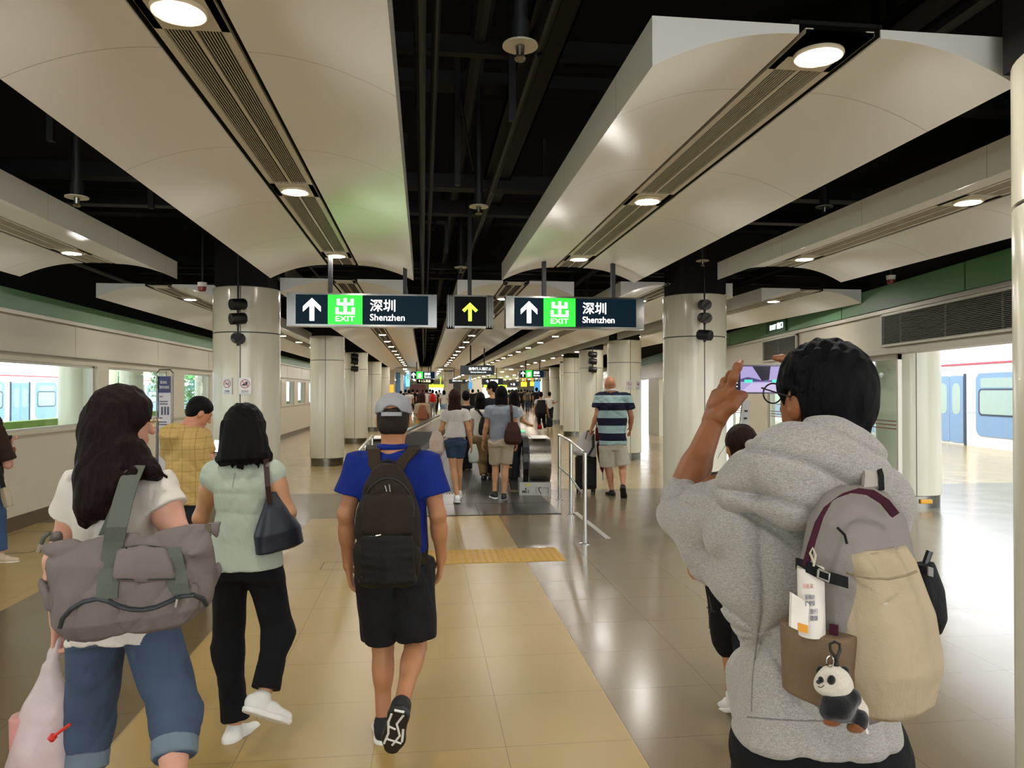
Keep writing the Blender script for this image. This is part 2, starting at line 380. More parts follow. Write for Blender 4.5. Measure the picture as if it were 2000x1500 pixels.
# ------------------------------------------------------------------ canopies
def canopy(xc, y0, y1, w, lamps, label, dens=1, cent=None, seams=True):
    ch = .155; hw = w/2; g = .168; zb = 2.87; zt = 3.06
    e = empty('ceiling_canopy', (xc, (y0+y1)/2, zb), label, 'ceiling canopy', 'curved white ceiling canopies')
    for s in (-1, 1):
        b = MB(e.location); pts = [(hw, zb), (hw, zt), (g, zt), (g, zb+ch)]
        for k in range(1, 15):
            u = 1-k/15.0
            pts.append((g+(hw-g)*(1-u), zb+ch*(1-(1-u)**2)))
        b.prism([(s*x, z) for x, z in pts], lambda u_, v_: (xc+u_, y0, v_), (0, y1-y0, 0))
        b.build('curved_panel', M_can, e, smooth=True)
    b = MB(e.location); b.box((xc-g-.02, y0+.02, 3.075), (xc+g+.02, y1-.02, 3.09))
    for s in (-1, 1): b.box((xc+s*.166-.0015, y0+.005, 3.0335), (xc+s*.166+.0015, y1-.005, 3.08))  # black strips stand in for the shade in the trough-edge gaps
    b.build('backing', M_void, e)
    b = MB(e.location); th = .012
    for s in (-1, 1):
        b.box((xc+s*.125-.016, y0-.0, 3.03), (xc+s*.125+.016, y1, 3.05))
    ys = sorted(lamps)
    for ly in ys: b.box((xc-.14, ly-.16, 3.03), (xc+.14, ly+.16, 3.045))
    b.box((xc-.14, y0, 3.03), (xc+.14, y0+.2, 3.045))
    b.build('light_tray', M_tray, e)
    b = MB(e.location)
    edges = [y0+.2]+[v for ly in ys for v in (ly-.16, ly+.16)]+[y1]
    nr = 8 if dens else 4
    for i in range(0, len(edges), 2):
        a, c = edges[i], edges[i+1]
        if c-a < .05: continue
        b.box((xc-.009, a, 3.03), (xc+.009, c, 3.045))
        for s in (-1, 1):
            for k in range(nr):
                x = xc+s*(.017+(k+.5)*.094/nr); b.box((x-.0014, a, 3.032), (x+.0014, c, 3.037))
    b.build('grille', M_tray, e)
    for ly in ys:
        b = MB(e.location); b.lathe((xc, ly, 0), [(.098, 3.029), (.1, 3.02), (.094, 3.012), (.08, 3.014), (.078, 3.03)], 28)
        r = b.build('downlight', M_lampring, e, smooth=True)
        b = MB(e.location); b.lathe((xc, ly, 0), [(.07, 3.012), (.078, 3.0135), (.078, 3.02)], 28); b.build('lens', M_lens, r)
    return e
canopy(-.88, -5.0, 8.22, 1.53, [2.78+2.43*k for k in range(-3, 3)], 'large white ceiling canopy at upper left, just left of the dark central gap')
canopy(1.6, 2.68, 8.1, 1.5, [2.84, 5.17, 7.53], 'large white ceiling canopy at upper right whose near end is in view')
canopy(-3.47, -5.0, 8.42, 1.6, [7.79-2.43*k for k in range(6)], 'white ceiling canopy at far left above the windowed wall')
canopy(3.92, -3.0, 7.78, 1.44, [4.92-2.4, 4.92-4.8, 4.92, 7.25], 'white ceiling canopy at right, partly hidden by the nearest column')
canopy(1.63, -5.0, 1.1, 1.5, [.4-2.43*k for k in range(3)], 'unseen white ceiling canopy added for its light behind the viewer, before the one at upper right')  # out of view, added so its lamps light the scene from behind
far_l = lambda a: [a+2.43*k for k in range(13)]
canopy(-3.47, 10.2, 42, 1.55, [11.53]+[11.53+2.43*k for k in range(1, 12)], 'farther white canopy along the left wall, past the cross gap', 0)
canopy(-1.0, 9.45, 42, 1.55, [10.9+2.43*k for k in range(13)], 'farther white canopy left of the dark gap, beyond the left exit sign', 0)
canopy(1.17, 9.35, 42, 1.5, [10.9+2.43*k for k in range(13)], 'farther white canopy right of the dark gap, behind the middle arrow sign', 0)
canopy(3.26, 9.25, 42, 1.5, [10.9+2.43*k for k in range(13)], 'farther white canopy seen below the right exit sign', 0)
canopy(5.3, 9.6, 42, 1.45, [10.73+2.43*k for k in range(13)], 'farther white canopy along the right, behind the speaker column', 0)
# far hall ceiling with small lights
b = MB(); b.box((-4.8, 42.3, 2.95), (14, 99, 3.05)); tag(b.build('trim_5', M_white), kind='structure')
b = MB()
for i in range(10):
    for j in range(8): b.cyl((-3.2+j*2.1, 44+i*5.2, 2.935), (-3.2+j*2.1, 44+i*5.2, 2.949), .1, n=12)
tag(b.build('trim_6', M_lensfar), kind='structure')

# ------------------------------------------------------------------ columns
def column(x, y, r, label, speakers=None, board=False, seam=-PI/2, zt=2.87):
    e = empty('round_column', (x, y, 0), label, 'column', 'round white columns')
    b = MB(e.location); b.lathe((x, y, 0), [(r, .18), (r, 2.325)], 48); b.build('shaft', M_col, e, smooth=True)
    b = MB(e.location); b.lathe((x, y, 0), [(r, 2.34), (r, zt-.01), (r-.015, zt)], 48); b.build('upper_cladding', M_col, e, smooth=True)
    b = MB(e.location); b.lathe((x, y, 0), [(r-.02, 0), (r-.02, .18)], 48); b.build('steel_base', M_steel, e, smooth=True)
    b = MB(e.location); b.lathe((x, y, 0), [(r-.012, .17), (r-.012, zt-.05)], 48)
    for k in range(3):
        a = seam+k*2*PI/3; p = Vector((math.cos(a), math.sin(a), 0)); t = Vector((-p.y, p.x, 0))
        c = Vector((x, y, 0))+p*(r+.0005)
        b.poly([c-t*.006+Vector((0, 0, .18)), c+t*.006+Vector((0, 0, .18)), c+t*.006+Vector((0, 0, zt)), c-t*.006+Vector((0, 0, zt))], [(0, 1, 2, 3)])
    b.build('joint', plain('grey_joint', '#55544e', .6), e)
    b = MB(e.location); b.box((x-.3, y-.3, zt), (x+.3, y+.3, 4.3)); b.build('head_casing', M_void, e)
    return e
LCX = -2.14
column(LCX+.03, 9.2, .385, 'near left white column carrying two no-smoking and no-eating notices', seam=-PI/2+.03)
column(LCX, 16.9, .375, 'second white column on the left, below the left exit sign', seam=-PI/2-.0)
column(LCX, 23.8, .375, 'third white column on the left, with small speakers at its top', seam=-PI/2)
column(LCX+.03, 31.0, .375, 'fourth white column in the left row')
column(LCX+.03, 38.2, .375, 'fifth and smallest white column in the left row')
column(3.47, 9.2, .4, 'near right white column with a tall stack of speakers', seam=-PI/2-.05)
column(4.83, 17.5, .41, 'white column at right, behind the bald man, with two red notices', seam=-PI/2+.1)
column(4.95, 21.6, .36, 'white column just left of the one behind the bald man, with dark speakers', seam=-PI/2+.2)
column(5.45, 26.8, .36, 'slim far white column in the right row, third from the bald man')
column(6.2, 31.5, .36, 'far white column at right beside the orange panel')
column(6.75, 37.5, .34, 'small far white column at right next to the blue glass wall')
column(7.4, 44.0, .34, 'tiny far white column at the end of the right row')
column(2.52, 2.3, .4, 'very close white column cut by the right edge of the picture', seam=-PI/2-1.1)
column(7.02, 10.05, .43, 'white column standing on the platform side of the open doorway', seam=-PI/2-.35, zt=2.6)
column(9.55, 29.5, .36, 'distant white platform column seen between the two right columns')
column(1.55, 47, .3, 'slender white column in the far crowd, right of the red backpack', zt=2.9)
# loudspeaker stacks
def speakers(x, y, zs, hd, label, s=1.0):
    e = empty('speaker_stack', (x, y, zs[0]+.3), label, 'loudspeaker', 'black loudspeaker stacks')
    b = MB(e.location); b.tube([(x, y, 4.3), (x, y, zs[-1])], .011*s); b.build('hanger', M_blk, e)
    for k, z in enumerate(zs):
        d = Vector((math.cos(hd[k]), math.sin(hd[k]), -.12)).normalized(); c = Vector((x, y, z))
        b = MB(e.location); L = .085*s; R_ = .064*s
        b.tube([c-d*L, c-d*(L-.012*s), c+d*(L-.015*s), c+d*L, c+d*(L-.01*s)], [R_*.86, R_, R_, R_*.98, R_*.84], 24)
        sp = b.build('speaker', M_blk, e, smooth=True)
        b = MB(e.location); b.cyl(c+d*(L-.012*s), c+d*(L-.004*s), R_*.84, n=24); b.build('grille', plain('speaker_grille', '#1d1d1e', .8), sp)
        b = MB(e.location); b.lathe((x, y, z), [(.016*s, -R_-.02), (.016*s, -R_+.01)], 12); b.build('swivel', M_blk, sp)
speakers(-2.06, 8.55, [2.62, 2.46, 2.24], [-PI*.75, -PI*.8, -PI*.35], 'stack of three black loudspeakers on the near left column')
speakers(3.38, 8.62, [2.70, 2.54, 2.33], [-PI*.52, -PI*.5, -PI*.3], 'stack of three black loudspeakers on the near right column')
speakers(-2.12, 23.2, [2.72, 2.56, 2.34], [0, .1, 0], 'small distant loudspeaker stack on the third left column', 1.3)
speakers(4.88, 21.1, [2.72, 2.52, 2.28], [.2, .1, 0], 'loudspeaker stack on the column left of the bald man', 1.35)
# sprinklers and pipes in the dark ceiling gap
def sprinkler(x, y, z, label):
    e = empty('sprinkler_drop', (x, y, z), label, 'sprinkler', 'sprinkler drop pipes')
    b = MB(e.location); b.cyl((x, y, z+.08), (x, y, 4.3), .032, n=16); b.cyl((x, y, z+.05), (x, y, z+.14), .04, n=16); b.build('drop_pipe', M_pipe, e, smooth=True)
    b = MB(e.location); b.lathe((x, y, 0), [(.02, z+.05), (.075, z+.038), (.076, z+.03), (.02, z+.034)], 24); b.build('cover_plate', plain('cream_plate', '#cfc9b6', .4), e)
    b = MB(e.location); b.lathe((x, y, 0), [(.02, z+.03), (.016, z-.01), (.026, z-.022), (.02, z-.03), (.006, z-.034)], 12); b.build('sprinkler_head', M_steel, e)
for px, py, Y, l in ((1016, 105, 3.1, 'nearest sprinkler drop in the dark central gap, at the top of the picture'), (935, 412, 5.8, 'second sprinkler drop in the dark central gap'),
                     (900, 528, 8.6, 'third and farthest sprinkler drop in the dark central gap'), (150, 395, 5.4, 'sprinkler drop between the two left canopies'),
                     (1610, 412, 6.2, 'sprinkler drop between the two right canopies'), (1372, 515, 8.4, 'sprinkler drop above the near right column')):
    p = atY(px, py, Y); sprinkler(p.x, p.y, p.z, l)
b = MB()
rnd = random.Random(3)
for k in range(34):
    y = 1+k*1.15+rnd.uniform(-.3, .3); z = rnd.uniform(3.5, 4.1); h_ = rnd.uniform(.03, .16)
    b.box((-5, y, z), (14, y+rnd.uniform(.03, .25), z+h_))
o = b.build('trim_7', M_dark); tag(o, kind='structure')
b = MB()
for x, z, r in ((-.02, 3.3, .03), (.06, 3.5, .022), (.35, 3.9, .06), (.62, 3.5, .03), (.7, 3.95, .05), (-2.2, 3.4, .05), (-1.9, 3.75, .03), (-2.5, 3.9, .08), (2.6, 3.5, .05), (2.9, 3.8, .08), (-4.4, 3.3, .05), (5.1, 3.4, .06), (5.5, 3.8, .08)):
    b.cyl((x, -4, z), (x, 42, z), r, n=10)
o = b.build('trim_8', M_pipe); tag(o, kind='structure')
b = MB()                                                            # perforated cable trays, conduits, small brackets
for x0, x1, z in ((.55, .8, 3.62), (-2.35, -2.05, 3.6), (2.55, 2.85, 3.66), (5, 5.3, 3.6)):
    b.box((x0, -3, z), (x1, 40, z+.012)); b.box((x0, -3, z), (x0+.012, 40, z+.07)); b.box((x1-.012, -3, z), (x1, 40, z+.07))
for k in range(26):
    x = rnd.choice([.25, .5, -2.3, 2.6, -2.0, 2.9]); y = rnd.uniform(3, 18)
    b.tube([(x, y, 3.95), (x+rnd.uniform(-.25, .25), y+rnd.uniform(-.5, .5), 3.45)], .012, 6)
    b.box((x-.02, y-.02, 3.2), (x+.02, y+.02, 4.25))
o = b.build('trim_9', plain('cable_tray', (.007, .0075, .008), .5, .2), ); tag(o, kind='structure')
# alarm sounders
def sounder(px, py, d, label):
    p = at(px, py, d); e = empty('fire_sounder', p, label, 'alarm', 'red and white fire sounders')
    b = MB(p); b.lathe(p, [(.045, -.0), (.05, .045)], 20); b.build('white_base', M_white, e, smooth=True)
    b = MB(p); b.lathe(p, [(.03, -.05), (.04, -.04), (.042, -.002)], 20); b.build('red_lens', plain('red_plastic', '#7d1a1a', .3), e, smooth=True)
    b = MB(p); b.cyl(p+Vector((0, 0, .045)), (p.x, p.y, 4.3), .012, n=8); b.build('conduit', M_blk, e)
sounder(395, 560, 8.0, 'red and white sounder hanging left of the near left column')
sounder(1740, 546, 8.3, 'red and white sounder hanging at right, above the louvre')

# ------------------------------------------------------------------ hanging signs
M_navy = emit('navy_sign_face', hx('#03202c'), .32); M_glow = emit('white_lit_lettering', (1, .98, .9), 1.6); M_exit = emit('green_lit_panel', hx('#08d818'), 1.5)
M_lime = emit('lime_led', hx('#b8f22a'), 1.7); M_blackface = plain('black_glass_face', '#020303', .4)
for m_ in (M_navy, M_blackface): m_.node_tree.nodes['Principled BSDF'].inputs['Specular IOR Level'].default_value = .08
M_signframe = plain('dark_polished_steel', '#6d6d69', .14, 1)
def arrow_pts(cx, cz, s):
    P = [(0, .5), (.38, .13), (.38, -.1), (.1, .17), (.1, -.5), (-.1, -.5), (-.1, .17), (-.38, -.1), (-.38, .13)]
    return [(cx+x*s, cz+z*s) for x, z in P]
def exit_char(b, ox, oz, s, f, d):
    for x0, z0, x1, z1 in ((.42, 0, .58, 1), (.06, .72, .22, .95), (.78, .72, .94, .95), (.06, .56, .94, .72), (.0, .0, 1, .14), (0, .14, .16, .42), (.84, .14, 1, .42)):
        b.prism([(ox+x0*s, oz+z0*s*.86), (ox+x1*s, oz+z0*s*.86), (ox+x1*s, oz+z1*s*.86), (ox+x0*s, oz+z1*s*.86)], f, d)
def exit_sign(x0, x1, y, z0, z1, label, small=False, hang=True):
    e = empty('exit_sign', ((x0+x1)/2, y, z0), label, 'sign', 'hanging exit signs to the border'); H_ = z1-z0; L = x1-x0
    k = H_/.34; fr = .018*k
    b = MB(e.location); b.box((x0+.07*k, y-.01, z0+fr), (x1-.07*k, y+.12, z1-fr)); b.build('face', M_navy, e)
    b = MB(e.location)
    for s, xx in ((-1, x0), (1, x1)):
        for q in range(3): b.cyl((xx-s*(.012+q*.028)*k, y+.03, z0), (xx-s*(.012+q*.028)*k, y+.03, z1), .014*k, n=12)
        b.box((xx-s*.09*k, y-.02, z0), (xx, y+.13, z1)) if s > 0 else b.box((xx, y-.02, z0), (xx+.09*k, y+.13, z1))
    b.box((x0, y-.025, z0-.004), (x1, y+.13, z0+fr)); b.box((x0, y-.025, z1-fr), (x1, y+.13, z1))
    b.build('chrome_frame', M_signframe, e)
    gx0 = x0+.27*L; gx1 = gx0+.228*L; yy = y-.014
    b = MB(e.location); b.box((gx0, yy, z0+.012*k), (gx1, y, z1-.012*k)); g = b.build('green_panel', M_exit, e)
    f = lambda u, v: (u, yy-.001, v)
    b = MB(e.location); b.prism(arrow_pts(x0+.165*L, (z0+z1)/2, .235*k), f, (0, -.003, 0)); b.build('arrow', M_glow, e)
    gw = gx1-gx0
    b = MB(e.location); exit_char(b, gx0+gw*.22, z0+H_*.36, gw*.56, f, (0, -.003, 0)); b.build('exit_character', M_glow, g)
    loc = e.location
    O = lambda x, z: Vector((x, yy-.001, z))-loc
    text_part('lettering', 'EXIT', M_glow, g, O(gx0+gw*.22, z0+H_*.15), (1, 0, 0), (0, 0, 1), H_*.155, gw*.56, bold=.0)
    text_part('lettering', '深圳', M_glow, e, O(gx1+.052*L, z0+H_*.46), (1, 0, 0), (0, 0, 1), H_*.37, bold=.008)
    text_part('lettering', 'Shenzhen', M_glow, e, O(gx1+.052*L, z0+H_*.18), (1, 0, 0), (0, 0, 1), H_*.2, .232*L, bold=.004)
    if hang:
        b = MB(e.location)
        for xx in (x0+.3*L-.05, x0+.77*L): b.box((xx, y+.03, z1), (xx+.04, y+.09, 4.3))
        b.build('hanger', M_blk, e)
    return e
exit_sign(-1.36, .13, 7.6, 2.305, 2.635, 'left hanging exit sign, dark blue with lit green panel, near left column')
exit_sign(.84, 2.31, 7.6, 2.305, 2.635, 'right hanging exit sign, dark blue with lit green panel, near the speaker column')
exit_sign(-.63, .55, 32, 2.17, 2.5, 'small distant exit sign on the left, above the crowd', hang=True)
exit_sign(4.1, 5.3, 32, 2.24, 2.57, 'small distant exit sign on the right, above the crowd', hang=True)
e = empty('arrow_sign', (.47, 7.6, 2.3), 'square black hanging sign with lit lime arrow between the two exit signs', 'sign')
b = MB(e.location); b.box((.31, 7.59, 2.32), (.635, 7.72, 2.62)); b.build('face', M_blackface, e)
b = MB(e.location)
for x0, x1 in ((.235, .31), (.635, .71)):
    b.box((x0, 7.575, 2.3), (x1, 7.73, 2.635))
    for q in range(3): b.cyl((x0+.012+q*.025, 7.58, 2.3), (x0+.012+q*.025, 7.58, 2.635), .012, n=12)
b.box((.235, 7.575, 2.3), (.71, 7.73, 2.318)); b.box((.235, 7.575, 2.62), (.71, 7.73, 2.635)); b.build('chrome_frame', M_signframe, e)
b = MB(e.location); P = [(0, .5), (.42, .1), (.3, -.02), (.09, .2), (.09, -.5), (-.09, -.5), (-.09, .2), (-.3, -.02), (-.42, .1)]
b.prism([(.47+x*.19, 2.465+z*.19) for x, z in P], lambda u, v: (u, 7.588, v), (0, -.004, 0)); b.build('arrow', M_lime, e)
b = MB(e.location); b.box((.45, 7.63, 2.635), (.49, 7.67, 4.3)); b.build('hanger', M_blk, e)
def board(name, px0, py0, px1, py1, Y, label, lines, face, ink, hang=True, grp=None):
    a = atY(px0, py1, Y); c = atY(px1, py0, Y); e = empty(name, ((a.x+c.x)/2, Y, a.z), label, 'sign', grp)
    b = MB(e.location); b.box((a.x, Y, a.z), (c.x, Y+.1, c.z)); b.build('face', face, e)
    for txt, x, z, h in lines:
        text_part('lettering', txt, ink, e, Vector((a.x+(c.x-a.x)*x, Y-.004, a.z+(c.z-a.z)*z))-e.location, (1, 0, 0), (0, 0, 1), (c.z-a.z)*h, bold=.01)
    if hang:
        b = MB(e.location)
        for q in (.3, .7): xx = a.x+(c.x-a.x)*q; b.cyl((xx, Y+.05, c.z), (xx, Y+.05, 4.3), .02, n=8)
        b.build('hanger', M_blk, e)
    return e
M_nv2 = plain('dark_navy_face', '#0a1420', .3); M_ink = emit('pale_lettering', (.8, .85, .8), .9); M_yel = emit('yellow_lettering', (1, .85, .4), 1.6)
board('walkway_sign', 899, 714, 966, 732, 22, 'dark blue hanging sign in Chinese and English over the walkway, ahead of the walking women', [('自動行人道終止', .25, .48, .34), ('Moving walkway ends', .3, .18, .18)], M_nv2, M_ink)
board('walkway_sign', 877, 741, 910, 749, 42, 'tiny farther dark walkway sign right of the slender far column', [('自動行人道終止', .2, .48, .34)], M_nv2, M_ink)
board('platform_sign', 814, 740, 847, 749, 40, 'small black sign with yellow symbols under the left distant exit sign', [('↑ 1 2 月台', .1, .25, .55)], M_blackface, M_yel)
board('exit_sign', 941, 739, 982, 751, 40, 'small distant dark exit sign above the man with glasses', [('↑ 深圳', .2, .2, .6)], M_nv2, M_glow)
board('exit_sign', 993, 747, 1013, 754, 60, 'tiny dark exit sign right of the grey shirt woman, far off', [('↑ 出', .2, .2, .6)], M_nv2, M_glow)
# small exit sign on the right fascia
e = empty('wall_exit_sign', RP(12.95, -.08, 2.8), 'small green wall-mounted exit sign on the green fascia at right', 'sign')
b = MB(e.location); rseg(b, 12.6, 13.7, -.1, -.05, 2.74, 2.98); b.build('panel', plain('green_sign', '#2c5c3a', .4), e)
rdir = Vector((-.15, -1, 0)).normalized()
text_part('lettering', 'EXIT 出口', emit('white_green_glow', (.75, 1, .85), 2.2), e, RP(13.45, -.105, 2.8)-e.location, rdir, (0, 0, 1), .12, .72, bold=.02)
e = empty('wall_exit_sign', RP(24, -.08, 2.8), 'second tiny green wall exit sign between the right columns', 'sign')
b = MB(e.location); rseg(b, 23.8, 24.9, -.1, -.05, 2.74, 2.98); b.build('panel', plain('green_sign', '#2c5c3a', .4), e)
text_part('lettering', 'EXIT 出口', emit('white_green_glow', (.75, 1, .85), 2.2), e, RP(24.7, -.105, 2.8)-e.location, rdir, (0, 0, 1), .12, .72, bold=.02)
# notices on columns
def notice(cx, cy, r, px, py0, py1, ww, label, eat):
    p0 = at(px, py1, math.hypot(cx, cy)); v = ray(px, py1); hv = Vector((v.x, v.y)).normalized(); c2 = Vector((cx, cy))
    tt = hv.dot(c2); off = (c2-hv*tt).length; q = hv*(tt-math.sqrt(max(0, (r+.004)**2-off*off)))
    z0 = EYE+v.z/math.hypot(v.x, v.y)*q.length; v1 = ray(px, py0); z1 = EYE+v1.z/math.hypot(v1.x, v1.y)*q.length
    n = (q-c2).normalized(); n3 = Vector((n.x, n.y, 0)); R = Vector((-n.y, n.x, 0)); C = Vector((q.x, q.y, (z0+z1)/2)); hgt = z1-z0
    C = C+n3*.006
    e = empty('column_notice', C, label, 'notice', None)
    f = lambda u, v_: C+R*u+Vector((0, 0, v_))
    b = MB(C); b.prism([(-ww/2, -hgt/2), (ww/2, -hgt/2), (ww/2, hgt/2), (-ww/2, hgt/2)], f, n3*-.03); b.build('plate', plain('silver_notice_plate', '#b7b4b0', .3, .2), e)
    g = lambda u, v_: f(u, v_)+n3*.001
    rr = ww*.38; cz = hgt*.14; N_ = 28
    b = MB(C)
    P = [g(rr*math.cos(2*PI*i/N_), cz+rr*math.sin(2*PI*i/N_)) for i in range(N_)]+[g(rr*.84*math.cos(2*PI*i/N_), cz+rr*.84*math.sin(2*PI*i/N_)) for i in range(N_)]
    b.poly(P, [(i, (i+1) % N_, N_+(i+1) % N_, N_+i) for i in range(N_)])
    b.prism([(-rr*.66, cz+rr*.55), (-rr*.55, cz+rr*.66), (rr*.66, cz-rr*.55), (rr*.55, cz-rr*.66)], g, n3*.002)
    b.build('red_ring', plain('red_print', '#a81e28', .4), e)
    b = MB(C)
    if eat:
        b.prism([(-.02+x*ww, cz+z*ww) for x, z in ((.18, -.14), (.34, -.14), (.36, .18), (.16, .18))], g, n3*.0015)
        b.prism([(x*ww, cz+z*ww) for x, z in ((-.22, -.16), (.06, -.16), (.06, -.04), (-.08, .03), (-.22, -.04))], g, n3*.0015)
    else:
        b.prism([(x*ww, cz+z*ww) for x, z in ((-.24, -.05), (.2, -.05), (.2, .01), (-.24, .01))], g, n3*.0015)
        b.prism([(x*ww, cz+z*ww) for x, z in ((.12, .05), (.16, .05), (.2, .2), (.14, .2))], g, n3*.0015)
    b.build('pictogram', plain('black_print', '#151515', .4), e)
    text_part('lettering', '請勿飲食' if eat else '不准吸煙', plain('dark_print', '#333333', .5), e, g(0, -hgt*.36)-C, R, (0, 0, 1), hgt*.1, ww*.55, align='C', ext=.0008)
    text_part('lettering', 'No eating or drinking' if eat else 'No smoking', plain('dark_print', '#333333', .5), e, g(0, -hgt*.45)-C, R, (0, 0, 1), hgt*.05, ww*.6, align='C', ext=.0008)
notice(LCX+.03, 9.2, .385, 444, 738, 770, .125, 'no smoking notice on the near left column', False)
notice(LCX+.03, 9.2, .385, 478.5, 738, 770, .135, 'no eating or drinking notice on the near left column', True)
notice(4.83, 17.5, .41, 1229, 744, 761, .14, 'small no smoking notice on the column behind the bald man', False)
notice(4.83, 17.5, .41, 1246, 744, 761, .14, 'small no eating notice on the column behind the bald man', True)

# ------------------------------------------------------------------ tactile strip, walkway plate
e = empty('tactile_paving', (.48, 7.4, 0), 'yellow ribbed tactile strip across the floor before the walkway', 'tactile paving')
M_tac = plain('ochre_tactile_tile', '#a87f14', .5, var=.12, scale=40)
b = MB(e.location)
for k in range(3):
    x0 = -.42+k*.6; b.box((x0+.002, 7.1, 0), (x0+.598, 7.7, .004))
b.build('tile_base', M_tac, e)
b = MB(e.location)
for k in range(3):
    for j in range(9):
        for q in range(9):
            x = -.42+k*.6+.033+j*.0665; y = 7.134+q*.0665
            b.lathe((x, y, 0), [(.019, .004), (.013, .009)], 8)
s_ = b.build('raised_domes', M_tac, e, smooth=True); s_['kind'] = 'stuff'
b = MB(); b.box((-.55, 9.82, .0), (1.84, 12.0, .006)); tag(b.build('trim_10', M_stain), kind='structure')
b = MB(); b.box((-.6, 9.8, .0), (1.84, 9.83, .008)); b.box((.74, 9.83, 0), (.746, 10.8, .0075)); b.box((-.6, 10.79, 0), (1.84, 10.8, .0075)); tag(b.build('trim_11', M_dark), kind='structure')
b = MB(); 
for x0, y0, x1, y1 in ((2.02, 8.1, 2.08, 9.9),):
    b.box((x0, y0, 0), (x1, y1, .005))
tag(b.build('trim_12', plain('satin_strip', '#a5a198', .4, .2)), kind='structure')
# floor manhole frames (dark joint outlines)
b = MB()
def outline(b, P, w_=.006):
    for i in range(len(P)):
        a, c = Vector(P[i]), Vector(P[(i+1) % len(P)]); d = (c-a).normalized(); n = Vector((-d.y, d.x, 0))*w_
        b.poly([a-n+Vector((0, 0, .0015)), c-n+Vector((0, 0, .0015)), c+n+Vector((0, 0, .0015)), a+n+Vector((0, 0, .0015))], [(0, 1, 2, 3)])
outline(b, [(3.0, 6.5, 0), (4.2, 6.5, 0), (4.2, 7.1, 0), (3.0, 7.1, 0)]); outline(b, [(2.3, 5.6, 0), (2.32, 4.2, 0), (2.33, 4.2, 0), (2.31, 5.6, 0)])
outline(b, [(4.3, 3.6, 0), (5.0, 3.6, 0), (5.0, 4.3, 0), (4.3, 4.3, 0)]); outline(b, [(-4.7, 8.0, 0), (-4.0, 8.1, 0), (-3.9, 9.3, 0), (-4.7, 9.3, 0)])
outline(b, [(-.95, 7.0, 0), (-.7, 7.0, 0), (-.7, 7.3, 0), (-.95, 7.3, 0)], .003)
tag(b.build('trim_13', M_dark), kind='structure')
# ------------------------------------------------------------------ moving walkway
e = empty('moving_walkway', (1.2, 11.6, 0), 'flat moving walkway with glass sides and black handrails running away down the hall', 'moving walkway')
e.rotation_euler = (0, 0, -.089)
EX = e.location; WY0, WY1 = 11.9, 30.0
b = MB(EX); 
for k in range(35): b.box((-.21+k*.045, WY0-.1, .003), (-.21+k*.045+.022, WY1, .012))
b.box((-.23, WY0-.1, .0), (1.37, WY1, .004)); b.build('pallet_belt', plain('dark_pallet_metal', '#2b2924', .45, .6), e)
b = MB(EX)
for s, xi, xo in ((-1, -.24, -.64), (1, 1.38, 1.70)):
    b.box((min(xi, xo), 12.3, 0), (max(xi, xo), WY1, .12))
b.build('skirt_deck', plain('dark_skirt_metal', '#24231f', .4, .4), e)
b = MB(EX)
for xx in (-.225, 1.365): b.box((xx-.006, 12.0, .012), (xx+.006, WY1, .05))
b.build('skirt_brush', plain('red_brown_bristle', '#9a5a48', .5), e)  # brush strip in a plain red-brown
